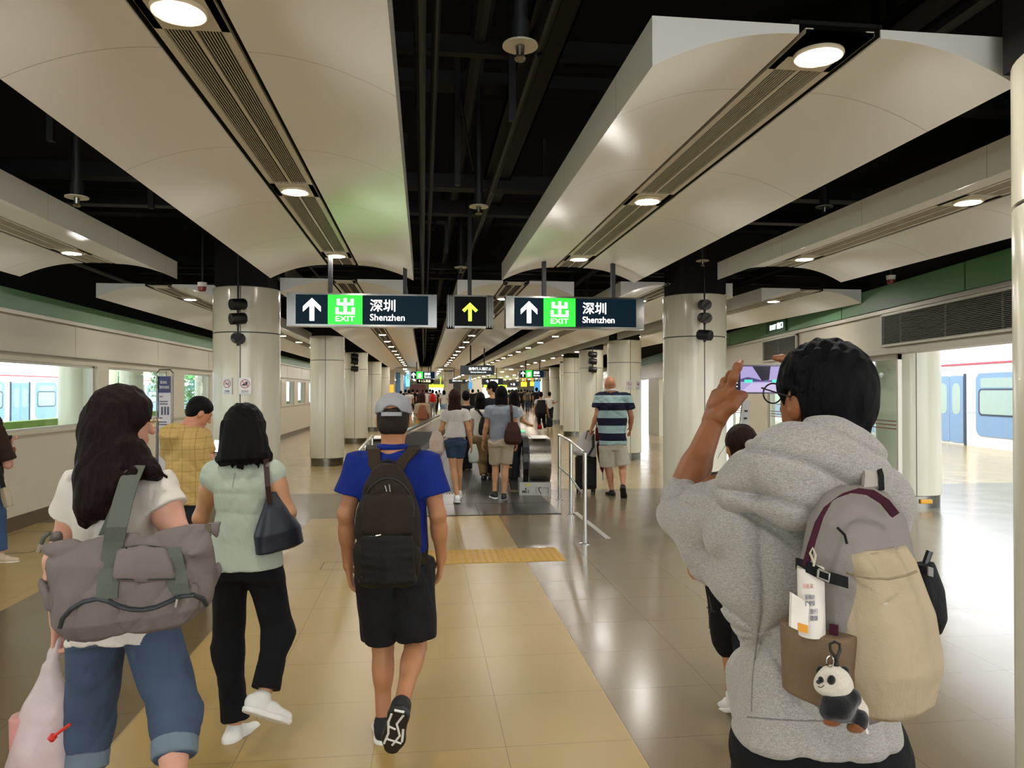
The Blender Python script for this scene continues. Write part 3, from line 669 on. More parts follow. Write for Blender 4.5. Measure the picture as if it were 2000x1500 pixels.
for s, X0 in ((-1, -.53), (1, 1.60)):
    b = MB(EX); b.box((X0-.006, 12.45, .1), (X0+.006, WY1, .86)); b.build('balustrade_panel', glass('smoked_glass', (.04, .045, .04), .02), e)
    b = MB(EX); b.box((X0-.03, 12.3, .84), (X0+.03, WY1, .875)); b.box((X0-.045, 12.3, .08), (X0+.045, WY1, .14)); b.build('rail_channel', M_chrome, e)
    b = MB(EX); P = []
    cy, cz, R = 11.85, .55, .36
    for k in range(0, 11): a = -PI/2-PI*k/10; P.append((X0, cy+R*math.cos(a)*1.0, cz+R*math.sin(a)))
    P += [(X0, 12.5+k*2.2, .91) for k in range(8)]
    pts = [Vector(p) for p in P]
    wv = Vector((.042, 0, 0))
    b.band(pts, wv, .016); b.build('handrail', M_rubber, e, smooth=False)
    b = MB(EX); b.lathe((0, 0, 0), [(.001, 0), (.001, 0.001)], 3)
    b.bm.clear()
    w0, w1 = (X0-.03, X0+.4) if s > 0 else (X0-.4, X0+.03)
    x0, x1 = (1.55, 2.02) if s > 0 else (-.32, .15)
    prof = [(11.9-.36*math.cos(a_), .55+.34*math.sin(a_)) for a_ in np.linspace(-1.35, PI/2, 14)]+[(12.7, .89), (12.7, .2)]
    xa, xb = (1.66, 2.0) if s > 0 else (-.93, -.59)
    b.prism([(y_, z_) for y_, z_ in prof], lambda u, v: (xa, u, v), (xb-xa, 0, 0)); pd = b.build('end_housing', brushed('bright_brushed_steel', '#a9a69c', .3, (3, 60, 3)), e, smooth=True)
    b = MB(EX); b.box((1.5 if s > 0 else -.93, 11.62, 0), (2.0 if s > 0 else -.43, 12.3, .21)); b.build('newel_box', plain('light_grey_steel', '#9c9a94', .35, .5), e)
    b = MB(EX); b.prism([(12.3, .14), (12.9, .14), (12.55, .84), (12.2, .84)], lambda u, v: (X0-.012, u, v), (.024, 0, 0)); b.build('newel_glass', M_chrome, e)
    b = MB(EX); xx = 1.83 if s > 0 else -.76
    b.box((xx-.12, 11.72, .89), (xx+.12, 12.5, .9)); nb = b.build('top_cover', plain('pale_cover', '#c2beb0', .3), e)
    if s > 0:
        text_part('lettering', 'M01', plain('black_print', '#151515', .4), e, Vector((1.545, 11.617, .04))-EX, (1, 0, 0), (0, 0, 1), .05, bold=.01)
        b = MB(EX); b.box((1.6, 11.61, .155), (1.68, 11.62, .185)); b.build('yellow_sticker', plain('yellow_sticker', '#c9b83a', .4), e)
        b = MB(EX); b.box((1.76, 11.612, .03), (1.765, 11.62, .12)); b.box((1.95, 11.612, .03), (1.955, 11.62, .12)); b.box((1.76, 11.612, .12), (1.955, 11.62, .125))
        b.build('access_plate', M_dark, e)
        b = MB(EX); b.cyl((1.6, 11.61, .11), (1.6, 11.62, .11), .012, n=12); b.build('key_switch', M_dark, e)
        b = MB(EX); b.tube([(1.84, 11.6, .03), (1.8, 11.605, .1), (1.83, 11.6, .14)], .006, 6); b.build('access_handle', M_dark, e)
# green reflection on the handrails, painted as softly glowing plates
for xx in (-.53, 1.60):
    b = MB(EX); b.box((xx-.05, 12.9, .915+.012), (xx+.05, 13.6, .94)); b.build('rail_reflection', emit('green_reflection_panel', hx('#3ecb8a'), .5), e)
# railings beside the walkway entrance
def railing(P, label):
    P = [Vector(p) for p in P]; e = empty('guard_rail', P[0], label, 'railing', 'steel guard rails at the walkway entrance')
    for i, p in enumerate(P):
        b = MB(P[0]); b.cyl(p, p+Vector((0, 0, .98)), .024, n=16); b.lathe(p, [(.055, .0), (.055, .008), (.026, .014)], 20); b.build('post', M_chrome, e, smooth=True)
    b = MB(P[0]); b.tube([p+Vector((0, 0, .98)) for p in P], .021, 12); b.build('top_rail', M_chrome, e, smooth=True)
    b = MB(P[0]); b.tube([p+Vector((0, 0, .5)) for p in P], .015, 12); b.build('mid_rail', M_chrome, e, smooth=True)
railing([(1.73, 7.86, 0), (1.95, 9.72, 0), (2.05, 11.1, 0)], 'polished steel guard rail to the right of the walkway entrance')
railing([(-.72, 7.75, 0), (-.74, 9.6, 0), (-.76, 11.1, 0)], 'polished steel guard rail left of the walkway, behind the man in blue')
# banner stand by the left wall
e = empty('banner_stand', (-3.35, 8.35, 0), 'tall narrow information stand with navy heading, left of the man in yellow', 'information board')
p0 = at(309, 735, 9.0); p1 = at(333, 735, 9.0); zt_ = p0.z; bx0, bx1, by = p0.x, p1.x, (p0.y+p1.y)/2
e.location = ((bx0+bx1)/2, by, 0); L = e.location
b = MB(L); b.box((bx0, by, .06), (bx1, by+.03, zt_)); b.build('panel', plain('pale_board', '#c4c0c4', .4), e)
b = MB(L); b.box((bx0, by-.004, zt_-.2), (bx1, by, zt_)); b.box((bx0, by-.004, .06), (bx0+.012, by, zt_)); b.build('navy_header', plain('navy_print', '#26305e', .4), e)
b = MB(L); b.tube([(bx0-.02, by+.02, 0), (bx0-.02, by+.02, zt_+.04), (bx0+.01, by+.02, zt_+.08), (bx1-.01, by+.02, zt_+.08), (bx1+.02, by+.02, zt_+.04), (bx1+.02, by+.02, 0)], .009, 8); b.box((bx0-.05, by-.1, 0), (bx1+.05, by+.15, .02)); b.build('frame', M_steel, e)
text_part('lettering', '羅湖站', M_white, e, Vector((bx0+.03, by-.005, zt_-.09))-L, (1, 0, 0), (0, 0, 1), .035, (bx1-bx0)*.5)
text_part('lettering', '管制站通道', M_white, e, Vector((bx0+.02, by-.005, zt_-.15))-L, (1, 0, 0), (0, 0, 1), .035, (bx1-bx0)*.75)
b = MB(L)
for k, (z, wd) in enumerate(((.24, .3), (.3, .8), (.33, .8), (.5, .3), (.55, .7), (.58, .75), (.75, .6), (.8, .7))):
    b.box((bx0+.02, by-.005, zt_-z-.012), (bx0+.02+(bx1-bx0-.03)*wd, by, zt_-z))
b.build('print', plain('dark_print2', '#3d4058', .5), e)
for k in range(3): b = MB(L); b.box((bx0+.04+k*.035, by-.005, zt_-.47), (bx0+.06+k*.035, by, zt_-.37)); b.build('printed_bar', plain('dark_print2', '#3d4058', .5), e)
# ================================================================== OUTSIDE: platforms, trains, greenery, far shops
M_plat = plain('pale_platform_paving', '#a9a59c', .45, scale=2); M_platw = plain('daylit_platform_paving', '#dddcd8', .5)  # whiter paving holds the open platform's daylight glare in its colour
def quadslab(name, P, z0, z1, mat, kind='structure'):
    b = MB(); n = len(P); b.poly([(x, y, z1) for x, y in P]+[(x, y, z0) for x, y in P], [tuple(range(n)), tuple(range(2*n-1, n-1, -1))]+[(i, n+i, n+(i+1) % n, (i+1) % n) for i in range(n)])
    return tag(b.build(name, mat), kind=kind)
quadslab('trim_14', [(RW(-9)+.2, -9), (RW(-9)+3.0, -9), (RW(60)+3.0, 60), (RW(60)+.2, 60)], -.3, -.004, M_plat)
quadslab('trim_15', [(RW(-9)+3.0, -9), (13.0+.15*-9, -9), (13.0+.15*60, 60), (RW(60)+3.0, 60)], -.3, -.004, M_platw)
quadslab('trim_16', [(-60, -40), (-5.0, -40), (-5.0, 110), (-60, 110)], -.6, -.3, M_platw)
quadslab('trim_17', [(13.0+.15*-9, -40), (60, -40), (60, 110), (13.0+.15*60, 110)], -.8, -.6, M_platw)
M_tw = plain('train_white', '#d9dde0', .35); M_tb = plain('train_blue', '#7898bd', .35); M_tg = plain('train_pale_grey', '#b9c6d2', .3, .2)
M_twin = plain('train_window', '#9fb6b2', .08); M_tdk = plain('train_gasket', '#2c3c50', .4)
def rrect(x0, z0, x1, z1, r, n=5):
    P = []
    for cx, cz, a0 in ((x1-r, z1-r, 0), (x0+r, z1-r, 90), (x0+r, z0+r, 180), (x1-r, z0+r, 270)):
        P += [(cx+r*math.cos(math.radians(a0+90*k/n)), cz+r*math.sin(math.radians(a0+90*k/n))) for k in range(n+1)]
    return P
def train(loc, rz, L, label, off=0, zoff=0, word=None):
    e = empty('metro_train', loc, label, 'train'); e.rotation_euler = (0, 0, rz)
    class LB(MB):
        def __init__(s): MB.__init__(s, (0, 0, 0))
    b = LB(); b.prism([(0, -.2), (0, 2.35), (.12, 3.0), (.5, 3.45), (2.6, 3.45), (3.0, 3.0), (3.1, 2.3), (3.1, -.2)], lambda u, v: (u, -L/2, v), (0, L, 0)); b.build('car_body', M_tw, e)
    f = lambda u, v: (-.02, u, v)
    b = LB(); b.box((-.012, -L/2, 2.47), (.02, L/2, 2.52)); b.build('red_stripe', plain('train_red', '#c2455a', .4), e)
    b = LB(); b.box((-.01, -L/2, 1.02), (.0, L/2, 1.05)); b.build('body_line', M_tg, e)
    y = -L/2+off
    while y < L/2-4.8:
        b = LB(); b.prism(rrect(y, .08, y+.72, 2.15, .08), f, (.03, 0, 0)); b.prism(rrect(y+.74, .08, y+1.46, 2.15, .08), f, (.03, 0, 0)); d = b.build('door', M_tb, e)
        b = LB(); b.prism(rrect(y+.14, .95, y+.58, 1.92, .2), lambda u, v: (-.026, u, v), (.01, 0, 0)); b.prism(rrect(y+.88, .95, y+1.32, 1.92, .2), lambda u, v: (-.026, u, v), (.01, 0, 0)); b.build('door_window', M_twin, d)
        b = LB(); b.box((-.03, y-.14, .0), (.0, y-.04, 2.2)); b.box((-.03, y+1.5, .0), (.0, y+1.6, 2.2)); b.build('door_pillar', M_tdk, d)
        b = LB(); b.prism(rrect(y+2.05, .35, y+4.1, 2.2, .25), f, (.03, 0, 0)); w_ = b.build('window_surround', M_tb, e)
        b = LB(); b.prism(rrect(y+2.25, 1.0, y+3.9, 1.7, .12), lambda u, v: (-.026, u, v), (.01, 0, 0)); b.prism(rrect(y+2.3, 1.77, y+3.85, 2.05, .06), lambda u, v: (-.026, u, v), (.01, 0, 0)); b.build('window_glass', M_twin, w_)
        b = LB(); P = rrect(y+2.2, .95, y+3.95, 1.74, .14); Q = rrect(y+2.25, 1.0, y+3.9, 1.7, .12); n = len(P)
        b.poly([(-.03, u, v) for u, v in P]+[(-.03, u, v) for u, v in Q], [(i, (i+1) % n, n+(i+1) % n, n+i) for i in range(n)]); b.build('gasket', M_tdk, w_)
        y += 4.75
    if word: text_part('lettering', word, M_white, e, Vector((-.03, word_y, .5)), (0, -1, 0), (0, 0, 1), .12)
    return e
train((13.3+.15*24, 24, -.02), -ang, 46, 'metro train with pale blue doors standing beyond the open doorway at right', off=.83)
train((-19.5, 34, -.1), PI-.02, 60, 'metro train with pale blue doors seen through the left wall windows', off=1.15)
# green parapet and things on the left platform
b = MB(); b.box((-9.3, -9, -.3), (-9.0, 60, .97)); o = b.build('green_parapet', plain('mossy_green_wall', '#7e9a4a', .8, var=.3, scale=3)); tag(o, 'mossy green parapet wall outside the left windows', 'wall')
for k, (x, y) in enumerate(((-7.6, 17.2), (-7.9, 21.2), (-7.8, 27.5), (-12, 30))):
    e = empty('platform_column', (x, y, -.3), ['pale yellow column outside, seen through the second left window', 'slim white post outside by the greenery, left of the information stand', 'white column outside the third left window', 'farther white column outside, near the train end'][k], 'column')
    b = MB(e.location); b.lathe((x, y, 0), [(.3, -.3), (.3, 5)], 24); b.build('shaft', M_col, e, smooth=True)
    b = MB(e.location); b.lathe((x, y, 0), [(.34, -.3), (.34, -.05)], 24); b.build('steel_base', M_steel, e, smooth=True)
rnd = random.Random(8)
def bush(x, y, z, r, label):
    e = empty('leafy_tree', (x, y, -.3), label, 'tree', None)
    b = MB(e.location); b.cyl((x, y, -.3), (x, y, z), .12, .06, 8); b.build('trunk', plain('bark', '#4a3d2c', .9), e)
    b = MB(e.location)
    for k in range(900):
        d = Vector((rnd.gauss(0, 1), rnd.gauss(0, 1), rnd.gauss(0, 1))).normalized()*r*rnd.uniform(.5, 1); c = Vector((x, y, z))+d
        u = Vector((rnd.gauss(0, 1), rnd.gauss(0, 1), rnd.gauss(0, 1))).normalized()*.14; v = u.orthogonal().normalized()*.07
        b.poly([c-u, c-v, c+u, c+v], [(0, 1, 2, 3)])
    b.build('foliage', plain('leaf_green', '#5d8054', .7, var=.4, scale=2), e)
bush(-13.6, 33.5, 2.1, .9, 'green tree outside the left windows, beside the information stand')
bush(-14.5, 46, 2.1, 1.6, 'small green tree farther out beyond the left windows')
# platform roof slab beyond the left wall
b = MB(); b.box((-9.6, -9, 3.2), (-5.1, 60, 3.3)); 
for k in range(24): b.box((-9.6, -8+k*3, 2.95), (-5.1, -7.9+k*3, 3.2))
tag(b.build('trim_18', plain('platform_soffit', '#c3c2b8', .5)), kind='structure')
quadslab('trim_19', [(RW(-9)+.3, -9), (RW(-9)+2.4, -9), (RW(60)+2.4, 60), (RW(60)+.3, 60)], 3.2, 3.3, plain('platform_soffit', '#c3c2b8', .5))  # unseen roof added at right to cut sky light on the floor
# platform side of the right doors: posts and signs
e = empty('platform_notice', RP(10.4, .9, 1.5), 'small dark notice on the platform side column beside the doorway', 'notice')
b = MB(e.location); c = e.location; b.box((c.x+.12, c.y-.5, 1.62), (c.x+.14, c.y-.35, 1.98)); b.build('plate', plain('navy_print', '#26305e', .4), e)
b = MB(); p = Vector((7.0, 9.63, .1)); b.box((p.x-.09, p.y-.02, p.z-.03), (p.x+.09, p.y+.02, p.z+.03)); tag(b.build('floor_level_sticker', plain('orange_sticker', '#d79a1e', .4), bevel=.01), 'small orange sticker on the steel base of the doorway column', 'sticker')
# hanging ladder like white banner behind the raised arm
e = empty('ladder_banner', at(1452, 860, 13.5), 'tall narrow white stand seen under the raised phone', 'stand'); c = e.location
b = MB(c); a0 = at(1444, 872, 13.5); a1 = at(1458, 782, 13.5)
b.band([(a0.x, a0.y, 0), (a1.x, a1.y, a1.z)], (.07, 0, 0), .01); b.build('panel', plain('pale_board', '#c4c0c4', .4), e)
b = MB(c); b.tube([(a0.x-.14, a0.y-.03, 0), (a1.x-.09, a1.y-.03, a1.z)], .008, 6)
for k in range(5): q = Vector((a0.x, a0.y-.02, 0)).lerp(Vector((a1.x, a1.y-.02, a1.z)), .5+k*.09); b.box((q.x-.03, q.y-.005, q.z), (q.x+.03, q.y, q.z+.03))
b.build('print', M_dark, e)
# ------------------------------------------------------------------ far concourse
def slab_px(name, px0, py0, px1, py1, Y, mat, label, cat, th=.3, floor_=False, grp=None):
    a = atY(px0, py1, Y); c = atY(px1, py0, Y); z0 = 0 if floor_ else a.z
    b = MB(((a.x+c.x)/2, Y, z0)); b.box((a.x, Y, z0), (c.x, Y+th, c.z))
    if not floor_:
        for q in (.25, .75): b.cyl((a.x+(c.x-a.x)*q, Y+th/2, c.z), (a.x+(c.x-a.x)*q, Y+th/2, 2.96), .03, n=6)
    o = b.build(name, mat); tag(o, label, cat, grp); return o
M_bg = glass('blue_glass', (.35, .6, .85)); M_blue = plain('blue_glazing', '#4f7fa8', .12); M_lit = lambda n, c, s: emit(n, c, s)
slab_px('glazed_screen', 773, 722, 782, 800, 52, M_blue, 'tall blue glazed screen far off behind the left columns', 'glass screen', .2, True)
slab_px('glazed_screen', 788, 730, 795, 792, 60, M_blue, 'narrow blue glazed screen just right of the taller left one', 'glass screen', .2, True)
slab_px('white_pier', 782, 728, 788, 796, 56, M_col, 'white pier between the two left blue glazed screens', 'pier', .6, True)
slab_px('white_pier', 795, 736, 800, 790, 64, M_col, 'thin white pier right of the left blue glazed screens', 'pier', .6, True)
slab_px('lit_display', 793, 741, 800, 755, 50, emit('cyan_display', hx('#58c8ee'), 1.3), 'glowing cyan display at far left of the crowd', 'screen', .1)
slab_px('advertising_board', 761, 751, 769, 790, 46, emit('orange_glow', hx('#d88a28'), .9), 'orange lit panel on the far left behind the cap', 'panel', .1, True)
slab_px('white_pier', 752, 716, 771, 800, 49, M_col, 'broad white pier behind the left orange panel', 'pier', .6, True)
slab_px('shop_unit', 800, 751, 832, 790, 72, plain('maroon_shop', '#4a1218', .5), 'dark maroon shop front behind the left crowd', 'shop', 2, True)
slab_px('shop_unit', 866, 745, 900, 790, 74, plain('charcoal_shop', '#2c332e', .5), 'charcoal shop front behind the centre crowd', 'shop', 2, True)
slab_px('lime_sign', 838, 751, 868, 757, 70, emit('lime_sign', hx('#9be01e'), 1.4), 'long lime green lit sign over the crowd, left of centre', 'sign', .2)
slab_px('shop_unit', 838, 757, 866, 790, 73, emit('lit_shop', hx('#cfe0d0'), .8), 'bright lit shop window under the left lime sign', 'shop', 2, True)
slab_px('lime_sign', 945, 752, 990, 757, 76, emit('lime_sign', hx('#9be01e'), 1.4), 'long lime green lit sign right of centre above the heads', 'sign', .2)
slab_px('shop_unit', 945, 757, 1010, 790, 78, emit('lit_shop_warm', hx('#e6e6b0'), 1.0), 'bright yellowish shop front behind the right crowd', 'shop', 2, True)
slab_px('orange_sign', 1018, 746, 1029, 755, 74, emit('orange_glow2', hx('#f29a1a'), 1.4), 'orange lit sign above the crowd, the left one', 'sign', .2)
slab_px('orange_sign', 1036, 746, 1043, 754, 76, emit('orange_glow2', hx('#f29a1a'), 1.4), 'orange lit sign above the crowd, the right smaller one', 'sign', .2)
slab_px('picture_panel', 1044, 745, 1055, 770, 78, emit('blue_poster', hx('#3f7fae'), .8), 'blue poster panel right of the orange signs', 'panel', .2)
slab_px('picture_panel', 1065, 745, 1076, 772, 76, emit('blue_poster', hx('#3f7fae'), .8), 'blue poster panel nearest the right columns', 'panel', .2)
slab_px('picture_panel', 1055, 745, 1065, 780, 80, emit('pale_poster', hx('#e2dcc0'), 1.0), 'pale poster between the two blue posters', 'panel', .2)
slab_px('white_box_sign', 1075, 744, 1092, 756, 66, emit('white_box', hx('#e4eaf0'), 1.2), 'white lit box above the walkers at right', 'sign', .2)
slab_px('shop_unit', 1076, 757, 1092, 790, 70, emit('lit_shop', hx('#cfe0d0'), .8), 'bright doorway under the white lit box', 'shop', 2, True)
slab_px('glazed_screen', 1104, 724, 1111, 802, 36, M_blue, 'tall blue glazed screen beside the right columns', 'glass screen', .2, True)
slab_px('glazed_screen', 1093, 734, 1098, 794, 50, M_blue, 'narrower blue glazed screen behind the right crowd', 'glass screen', .2, True)
slab_px('advertising_board', 1116, 748, 1120, 772, 30, emit('orange_glow', hx('#d88a28'), .9), 'orange lit panel beside the far right column', 'panel', .1)
slab_px('white_pier', 918, 741, 942, 790, 66, M_col, 'square white pier rising behind the walking women', 'pier', .8, True)
slab_px('picture_panel', 915, 747, 922, 760, 64, emit('blue_poster', hx('#3f7fae'), .8), 'blue poster left of the square white pier', 'panel', .1)
# ================================================================== ORGANIC SHAPES: signed distance fields turned into one smooth mesh
F32 = np.float32
def nv(v): return np.array(v, dtype=F32)
def unit(v): v = np.asarray(v, dtype=float); return v/max(1e-9, np.linalg.norm(v))
class Field:
    def __init__(s, k=.02): s.p = []; s.k = k; s.fx = None; s.amp = 0
    def add(s, fn, lo, hi, k=None, sub=False): s.p.append((fn, np.array(lo, float), np.array(hi, float), s.k if k is None else k, sub)); return s
    def cone(s, a, b, ra, rb=None, k=None, sub=False):
        rb = ra if rb is None else rb; a = nv(a); b = nv(b); ab = b-a; L2 = max(1e-12, float(ab@ab))
        def fn(P):
            t = np.clip(((P-a)@ab)/L2, 0, 1); return np.sqrt((((P-a)-t[:, None]*ab)**2).sum(1))-(ra+(rb-ra)*t)
        m = max(ra, rb); return s.add(fn, np.minimum(a, b)-m, np.maximum(a, b)+m, k, sub)
    def chain(s, pts, rs, k=None):
        for i in range(len(pts)-1): s.cone(pts[i], pts[i+1], rs[i], rs[i+1], k if i else k)
        return s
    def ell(s, c, r, R=None, k=None, sub=False):
        c = nv(c); r = nv(r); R = np.eye(3, dtype=F32) if R is None else nv(R)      # rows of R = local axes
        def fn(P):
            q = (P-c)@R.T; k0 = np.sqrt(((q/r)**2).sum(1)); k1 = np.sqrt(((q/(r*r))**2).sum(1))+1e-9; return k0*(k0-1)/k1
        m = float(max(r)); return s.add(fn, c-m, c+m, k, sub)
    def box(s, c, r, R=None, rnd=.01, k=None, sub=False):
        c = nv(c); r = nv(r)-rnd; R = np.eye(3, dtype=F32) if R is None else nv(R)
        def fn(P):
            q = np.abs((P-c)@R.T)-r; return np.sqrt((np.maximum(q, 0)**2).sum(1))+np.minimum(q.max(1), 0)-rnd
        m = float(np.linalg.norm(r+rnd)); return s.add(fn, c-m, c+m, k, sub)
    def loft(s, a, b, right, sec, n=2.0, k=None, sub=False, bend=None, caps=(True, True)):
        """sections along a->b: (t, half width, half depth[, shift right, shift front]); flat ends; n = superellipse power"""
        a = nv(a); b = nv(b); L = float(np.linalg.norm(b-a)); ax = (b-a)/L
        r_ = nv(right); r_ = r_-ax*(r_@ax); r_ = r_/np.linalg.norm(r_); fr = np.cross(ax, r_).astype(F32)     # front = axis x right
        S = [tuple(q)+(0,)*(5-len(q)) for q in sec]; T = [q[0] for q in S]
        cols = [[q[i] for q in S] for i in range(1, 5)]
        def fn(P):
            q = P-a; t = (q@ax)/L; w, d, cx, cy = [np.interp(t, T, c_).astype(F32) for c_ in cols]
            x = np.abs(q@r_-cx)/w; y = np.abs(q@fr-cy)/d
            m = np.minimum(w, d)
            rad = ((x**n+y**n)**(1/n)-1)*m
            e = -9.0
            if caps[0]: e = np.maximum(-t*L+T[0]*L, e)
            if caps[1]: e = np.maximum((t-T[-1])*L, e)
            return np.maximum(rad, e)
        m = max(max(q[1]+abs(q[3]) for q in S), max(q[2]+abs(q[4]) for q in S))*1.3
        A = a+ax*L*T[0]; B = a+ax*L*T[-1]
        return s.add(fn, np.minimum(A, B)-m, np.maximum(A, B)+m, k, sub)
    def plane(s, c, n, k=.002):                                      # keeps the side opposite to n
        c = nv(c); n = nv(unit(n)); s.p.append((lambda P: -((P-c)@n), None, None, k, True)); return s
    def ev(s, P):
        P = P.astype(F32); D = np.full(len(P), .5, dtype=F32)
        for fn, lo, hi, k, sub in s.p:
            if lo is None: v = fn(P); idx = slice(None)
            else:
                mg = k+.06
                idx = np.nonzero(((P > (lo-mg)) & (P < (hi+mg))).all(1))[0]
                if not len(idx): continue
                v = fn(P[idx])
            cur = D[idx]
            if sub: v = -v; h = np.maximum(k-np.abs(cur-v), 0)/k; D[idx] = np.maximum(cur, v)+h*h*k*.25
            else: h = np.maximum(k-np.abs(cur-v), 0)/k; D[idx] = np.minimum(cur, v)-h*h*k*.25
        if s.fx is not None: D = D+s.fx(P)
        return D
    def bounds(s):
        lo = np.min([p[1] for p in s.p if p[1] is not None and not p[4]], axis=0); hi = np.max([p[2] for p in s.p if p[1] is not None and not p[4]], axis=0); return lo-.03, hi+.03
def surface(f, h):
    lo, hi = f.bounds(); N = 4; nb = np.ceil((hi-lo)/(h*N)).astype(int)+1
    g = [lo[i]+(np.arange(nb[i])+.5)*h*N for i in range(3)]
    C = np.stack(np.meshgrid(*g, indexing='ij'), -1).reshape(-1, 3)
    V = f.ev(C); near = (np.abs(V) < h*N*1.35+f.amp+.004).reshape(nb)
    full = np.repeat(np.repeat(np.repeat(V.reshape(nb), N, 0), N, 1), N, 2).astype(F32)
    m = np.repeat(np.repeat(np.repeat(near, N, 0), N, 1), N, 2)
    ii = np.argwhere(m); P = lo+(ii+.5)*h
    out = np.empty(len(P), dtype=F32)
    for a in range(0, len(P), 400000): out[a:a+400000] = f.ev(P[a:a+400000])
    full[ii[:, 0], ii[:, 1], ii[:, 2]] = out
    ins = full < 0; n = full.shape
    c = ins[:-1, :-1, :-1].astype(np.int8)
    cnt = np.zeros(c.shape, np.int8)
    offs = [(a, b_, d) for a in (0, 1) for b_ in (0, 1) for d in (0, 1)]
    for a, b_, d in offs: cnt += ins[a:n[0]-1+a, b_:n[1]-1+b_, d:n[2]-1+d]
    act = np.argwhere((cnt > 0) & (cnt < 8)); M = len(act)
    if M == 0: return np.zeros((0, 3)), np.zeros((0, 4), int)
    vals = np.stack([full[act[:, 0]+a, act[:, 1]+b_, act[:, 2]+d] for a, b_, d in offs], 1)
    acc = np.zeros((M, 3), F32); num = np.zeros(M, F32); O = np.array(offs, F32)
    for i in range(8):
        for j in range(i+1, 8):
            if np.abs(O[i]-O[j]).sum() != 1: continue
            x, y = vals[:, i], vals[:, j]; cr = (x < 0) != (y < 0); t = np.where(cr, x/(x-y+1e-12), 0)
            acc += np.where(cr[:, None], O[i]+(O[j]-O[i])*t[:, None], 0); num += cr
    vert = lo+(act+.5+acc/num[:, None])*h
    idx = np.full(cnt.shape, -1, np.int32); idx[act[:, 0], act[:, 1], act[:, 2]] = np.arange(M)
    Q = []
    for ax in range(3):
        sl0 = [slice(None)]*3; sl1 = [slice(None)]*3; sl0[ax] = slice(0, -1); sl1[ax] = slice(1, None)
        A, B = ins[tuple(sl0)], ins[tuple(sl1)]; u, v = (ax+1) % 3, (ax+2) % 3
        e = np.argwhere(A != B); e = e[(e[:, u] > 0) & (e[:, v] > 0) & (e[:, u] < n[u]-1) & (e[:, v] < n[v]-1)]
        def id_(du, dv):
            q = e.copy(); q[:, u] -= du; q[:, v] -= dv; return idx[q[:, 0], q[:, 1], q[:, 2]]
        q = np.stack([id_(0, 0), id_(1, 0), id_(1, 1), id_(0, 1)], 1); fl_ = A[e[:, 0], e[:, 1], e[:, 2]]
        q[~fl_] = q[~fl_][:, ::-1]; Q.append(q)
    Q = np.concatenate(Q); Q = Q[(Q >= 0).all(1)]
    return vert, Q
def np_mesh(name, V, Q):
    me = bpy.data.meshes.new(name); me.vertices.add(len(V)); me.vertices.foreach_set('co', V.astype(F32).ravel())
    k = Q.shape[1]; me.loops.add(Q.size); me.loops.foreach_set('vertex_index', Q.astype(np.int32).ravel())
    me.polygons.add(len(Q)); me.polygons.foreach_set('loop_start', np.arange(len(Q), dtype=np.int32)*k)
    me.update(calc_edges=True); me.polygons.foreach_set('use_smooth', np.ones(len(Q), bool)); return me
def sdf_obj(name, f, h, mat, parent=None, soft=1):
    V, Q = surface(f, h)
    if soft and len(V):                                              # light smoothing to lose the grid
        for _ in range(soft):
            acc = np.zeros_like(V); cn = np.zeros(len(V))
            for i in range(4):
                a, b_ = Q[:, i], Q[:, (i+1) % 4]
                for c_ in range(3): acc[:, c_] += np.bincount(a, V[b_, c_], len(V))
                cn += np.bincount(a, minlength=len(V))
            V = np.where(cn[:, None] > 0, V*.45+.55*acc/np.maximum(cn, 1)[:, None], V)
    base = np.array(off(parent)) if parent is not None else V.mean(0)*0
    me = np_mesh(name, V-base, Q)
    return link(name, me, mat, parent)
def off(e):
    v = Vector(e.location)
    while e.parent is not None: e = e.parent; v = v+Vector(e.location)
    return v
def waves(seed, n, kmin, kmax, amp, zs=1.0, warp=.0):
    """sum of soft waves; zs < 1 stretches them vertically"""
    r = random.Random(seed); K = []
    for i in range(n):
        d = unit([r.gauss(0, 1), r.gauss(0, 1), r.gauss(0, 1)]); m = r.uniform(kmin, kmax); d = d*m; d[2] *= zs
        K.append((nv(d), r.uniform(0, 6.28), r.uniform(.6, 1)))
    def fn(P):
        o = 0; 
        W = np.sin(P@nv((3.1, 7.3, 11.)))*warp if warp else 0
        for k, ph, a in K: o = o+a*np.sin(P@k+ph+W)
        return (o*amp/math.sqrt(n)).astype(F32)
    return fn

def creases(seed, n, kmin, kmax, amp, zs=1.0, warp=2.5):
    """sharp valleys between soft puffs, as cloth folds"""
    r = random.Random(seed); K = []
    for i in range(n):
        d = unit([r.gauss(0, 1), r.gauss(0, 1), r.gauss(0, 1)]); d = d*r.uniform(kmin, kmax); d[2] *= zs; w = unit([r.gauss(0, 1), r.gauss(0, 1), r.gauss(0, 1)])*r.uniform(7, 15)
        K.append((nv(d), r.uniform(0, 6.28), nv(w), r.uniform(0, 6.28)))
    def fn(P):
        o = 0
        for k, ph, w, p2 in K: m = np.clip(np.sin(P@w+p2)*1.4, 0, 1); o = o+m*(1-np.abs(np.sin(P@k+ph+warp*np.sin(P@w*.7+ph))))**3
        return (o*amp).astype(F32)
    return fn
def plus(*fs): return lambda P: sum(f(P) for f in fs)
def hit(F, pts, d0, lift=.002, back=.35):
    """points of the surface of F met by the sight lines through the given picture points"""
    O = np.array((0, 0, EYE)); R = np.array([list(ray(x, y)) for x, y in pts]); t = np.full(len(pts), d0-back)
    for _ in range(70):
        v = F.ev(O+R*t[:, None]); t = np.where(t < d0+.6, t+np.clip(v, -.02, .05)*.7, t)
    ok = t < d0+.5; 
    if ok.any(): t = np.where(ok, t, t[ok].mean())
    return [Vector(p) for p in (O+R*(t-lift)[:, None])]

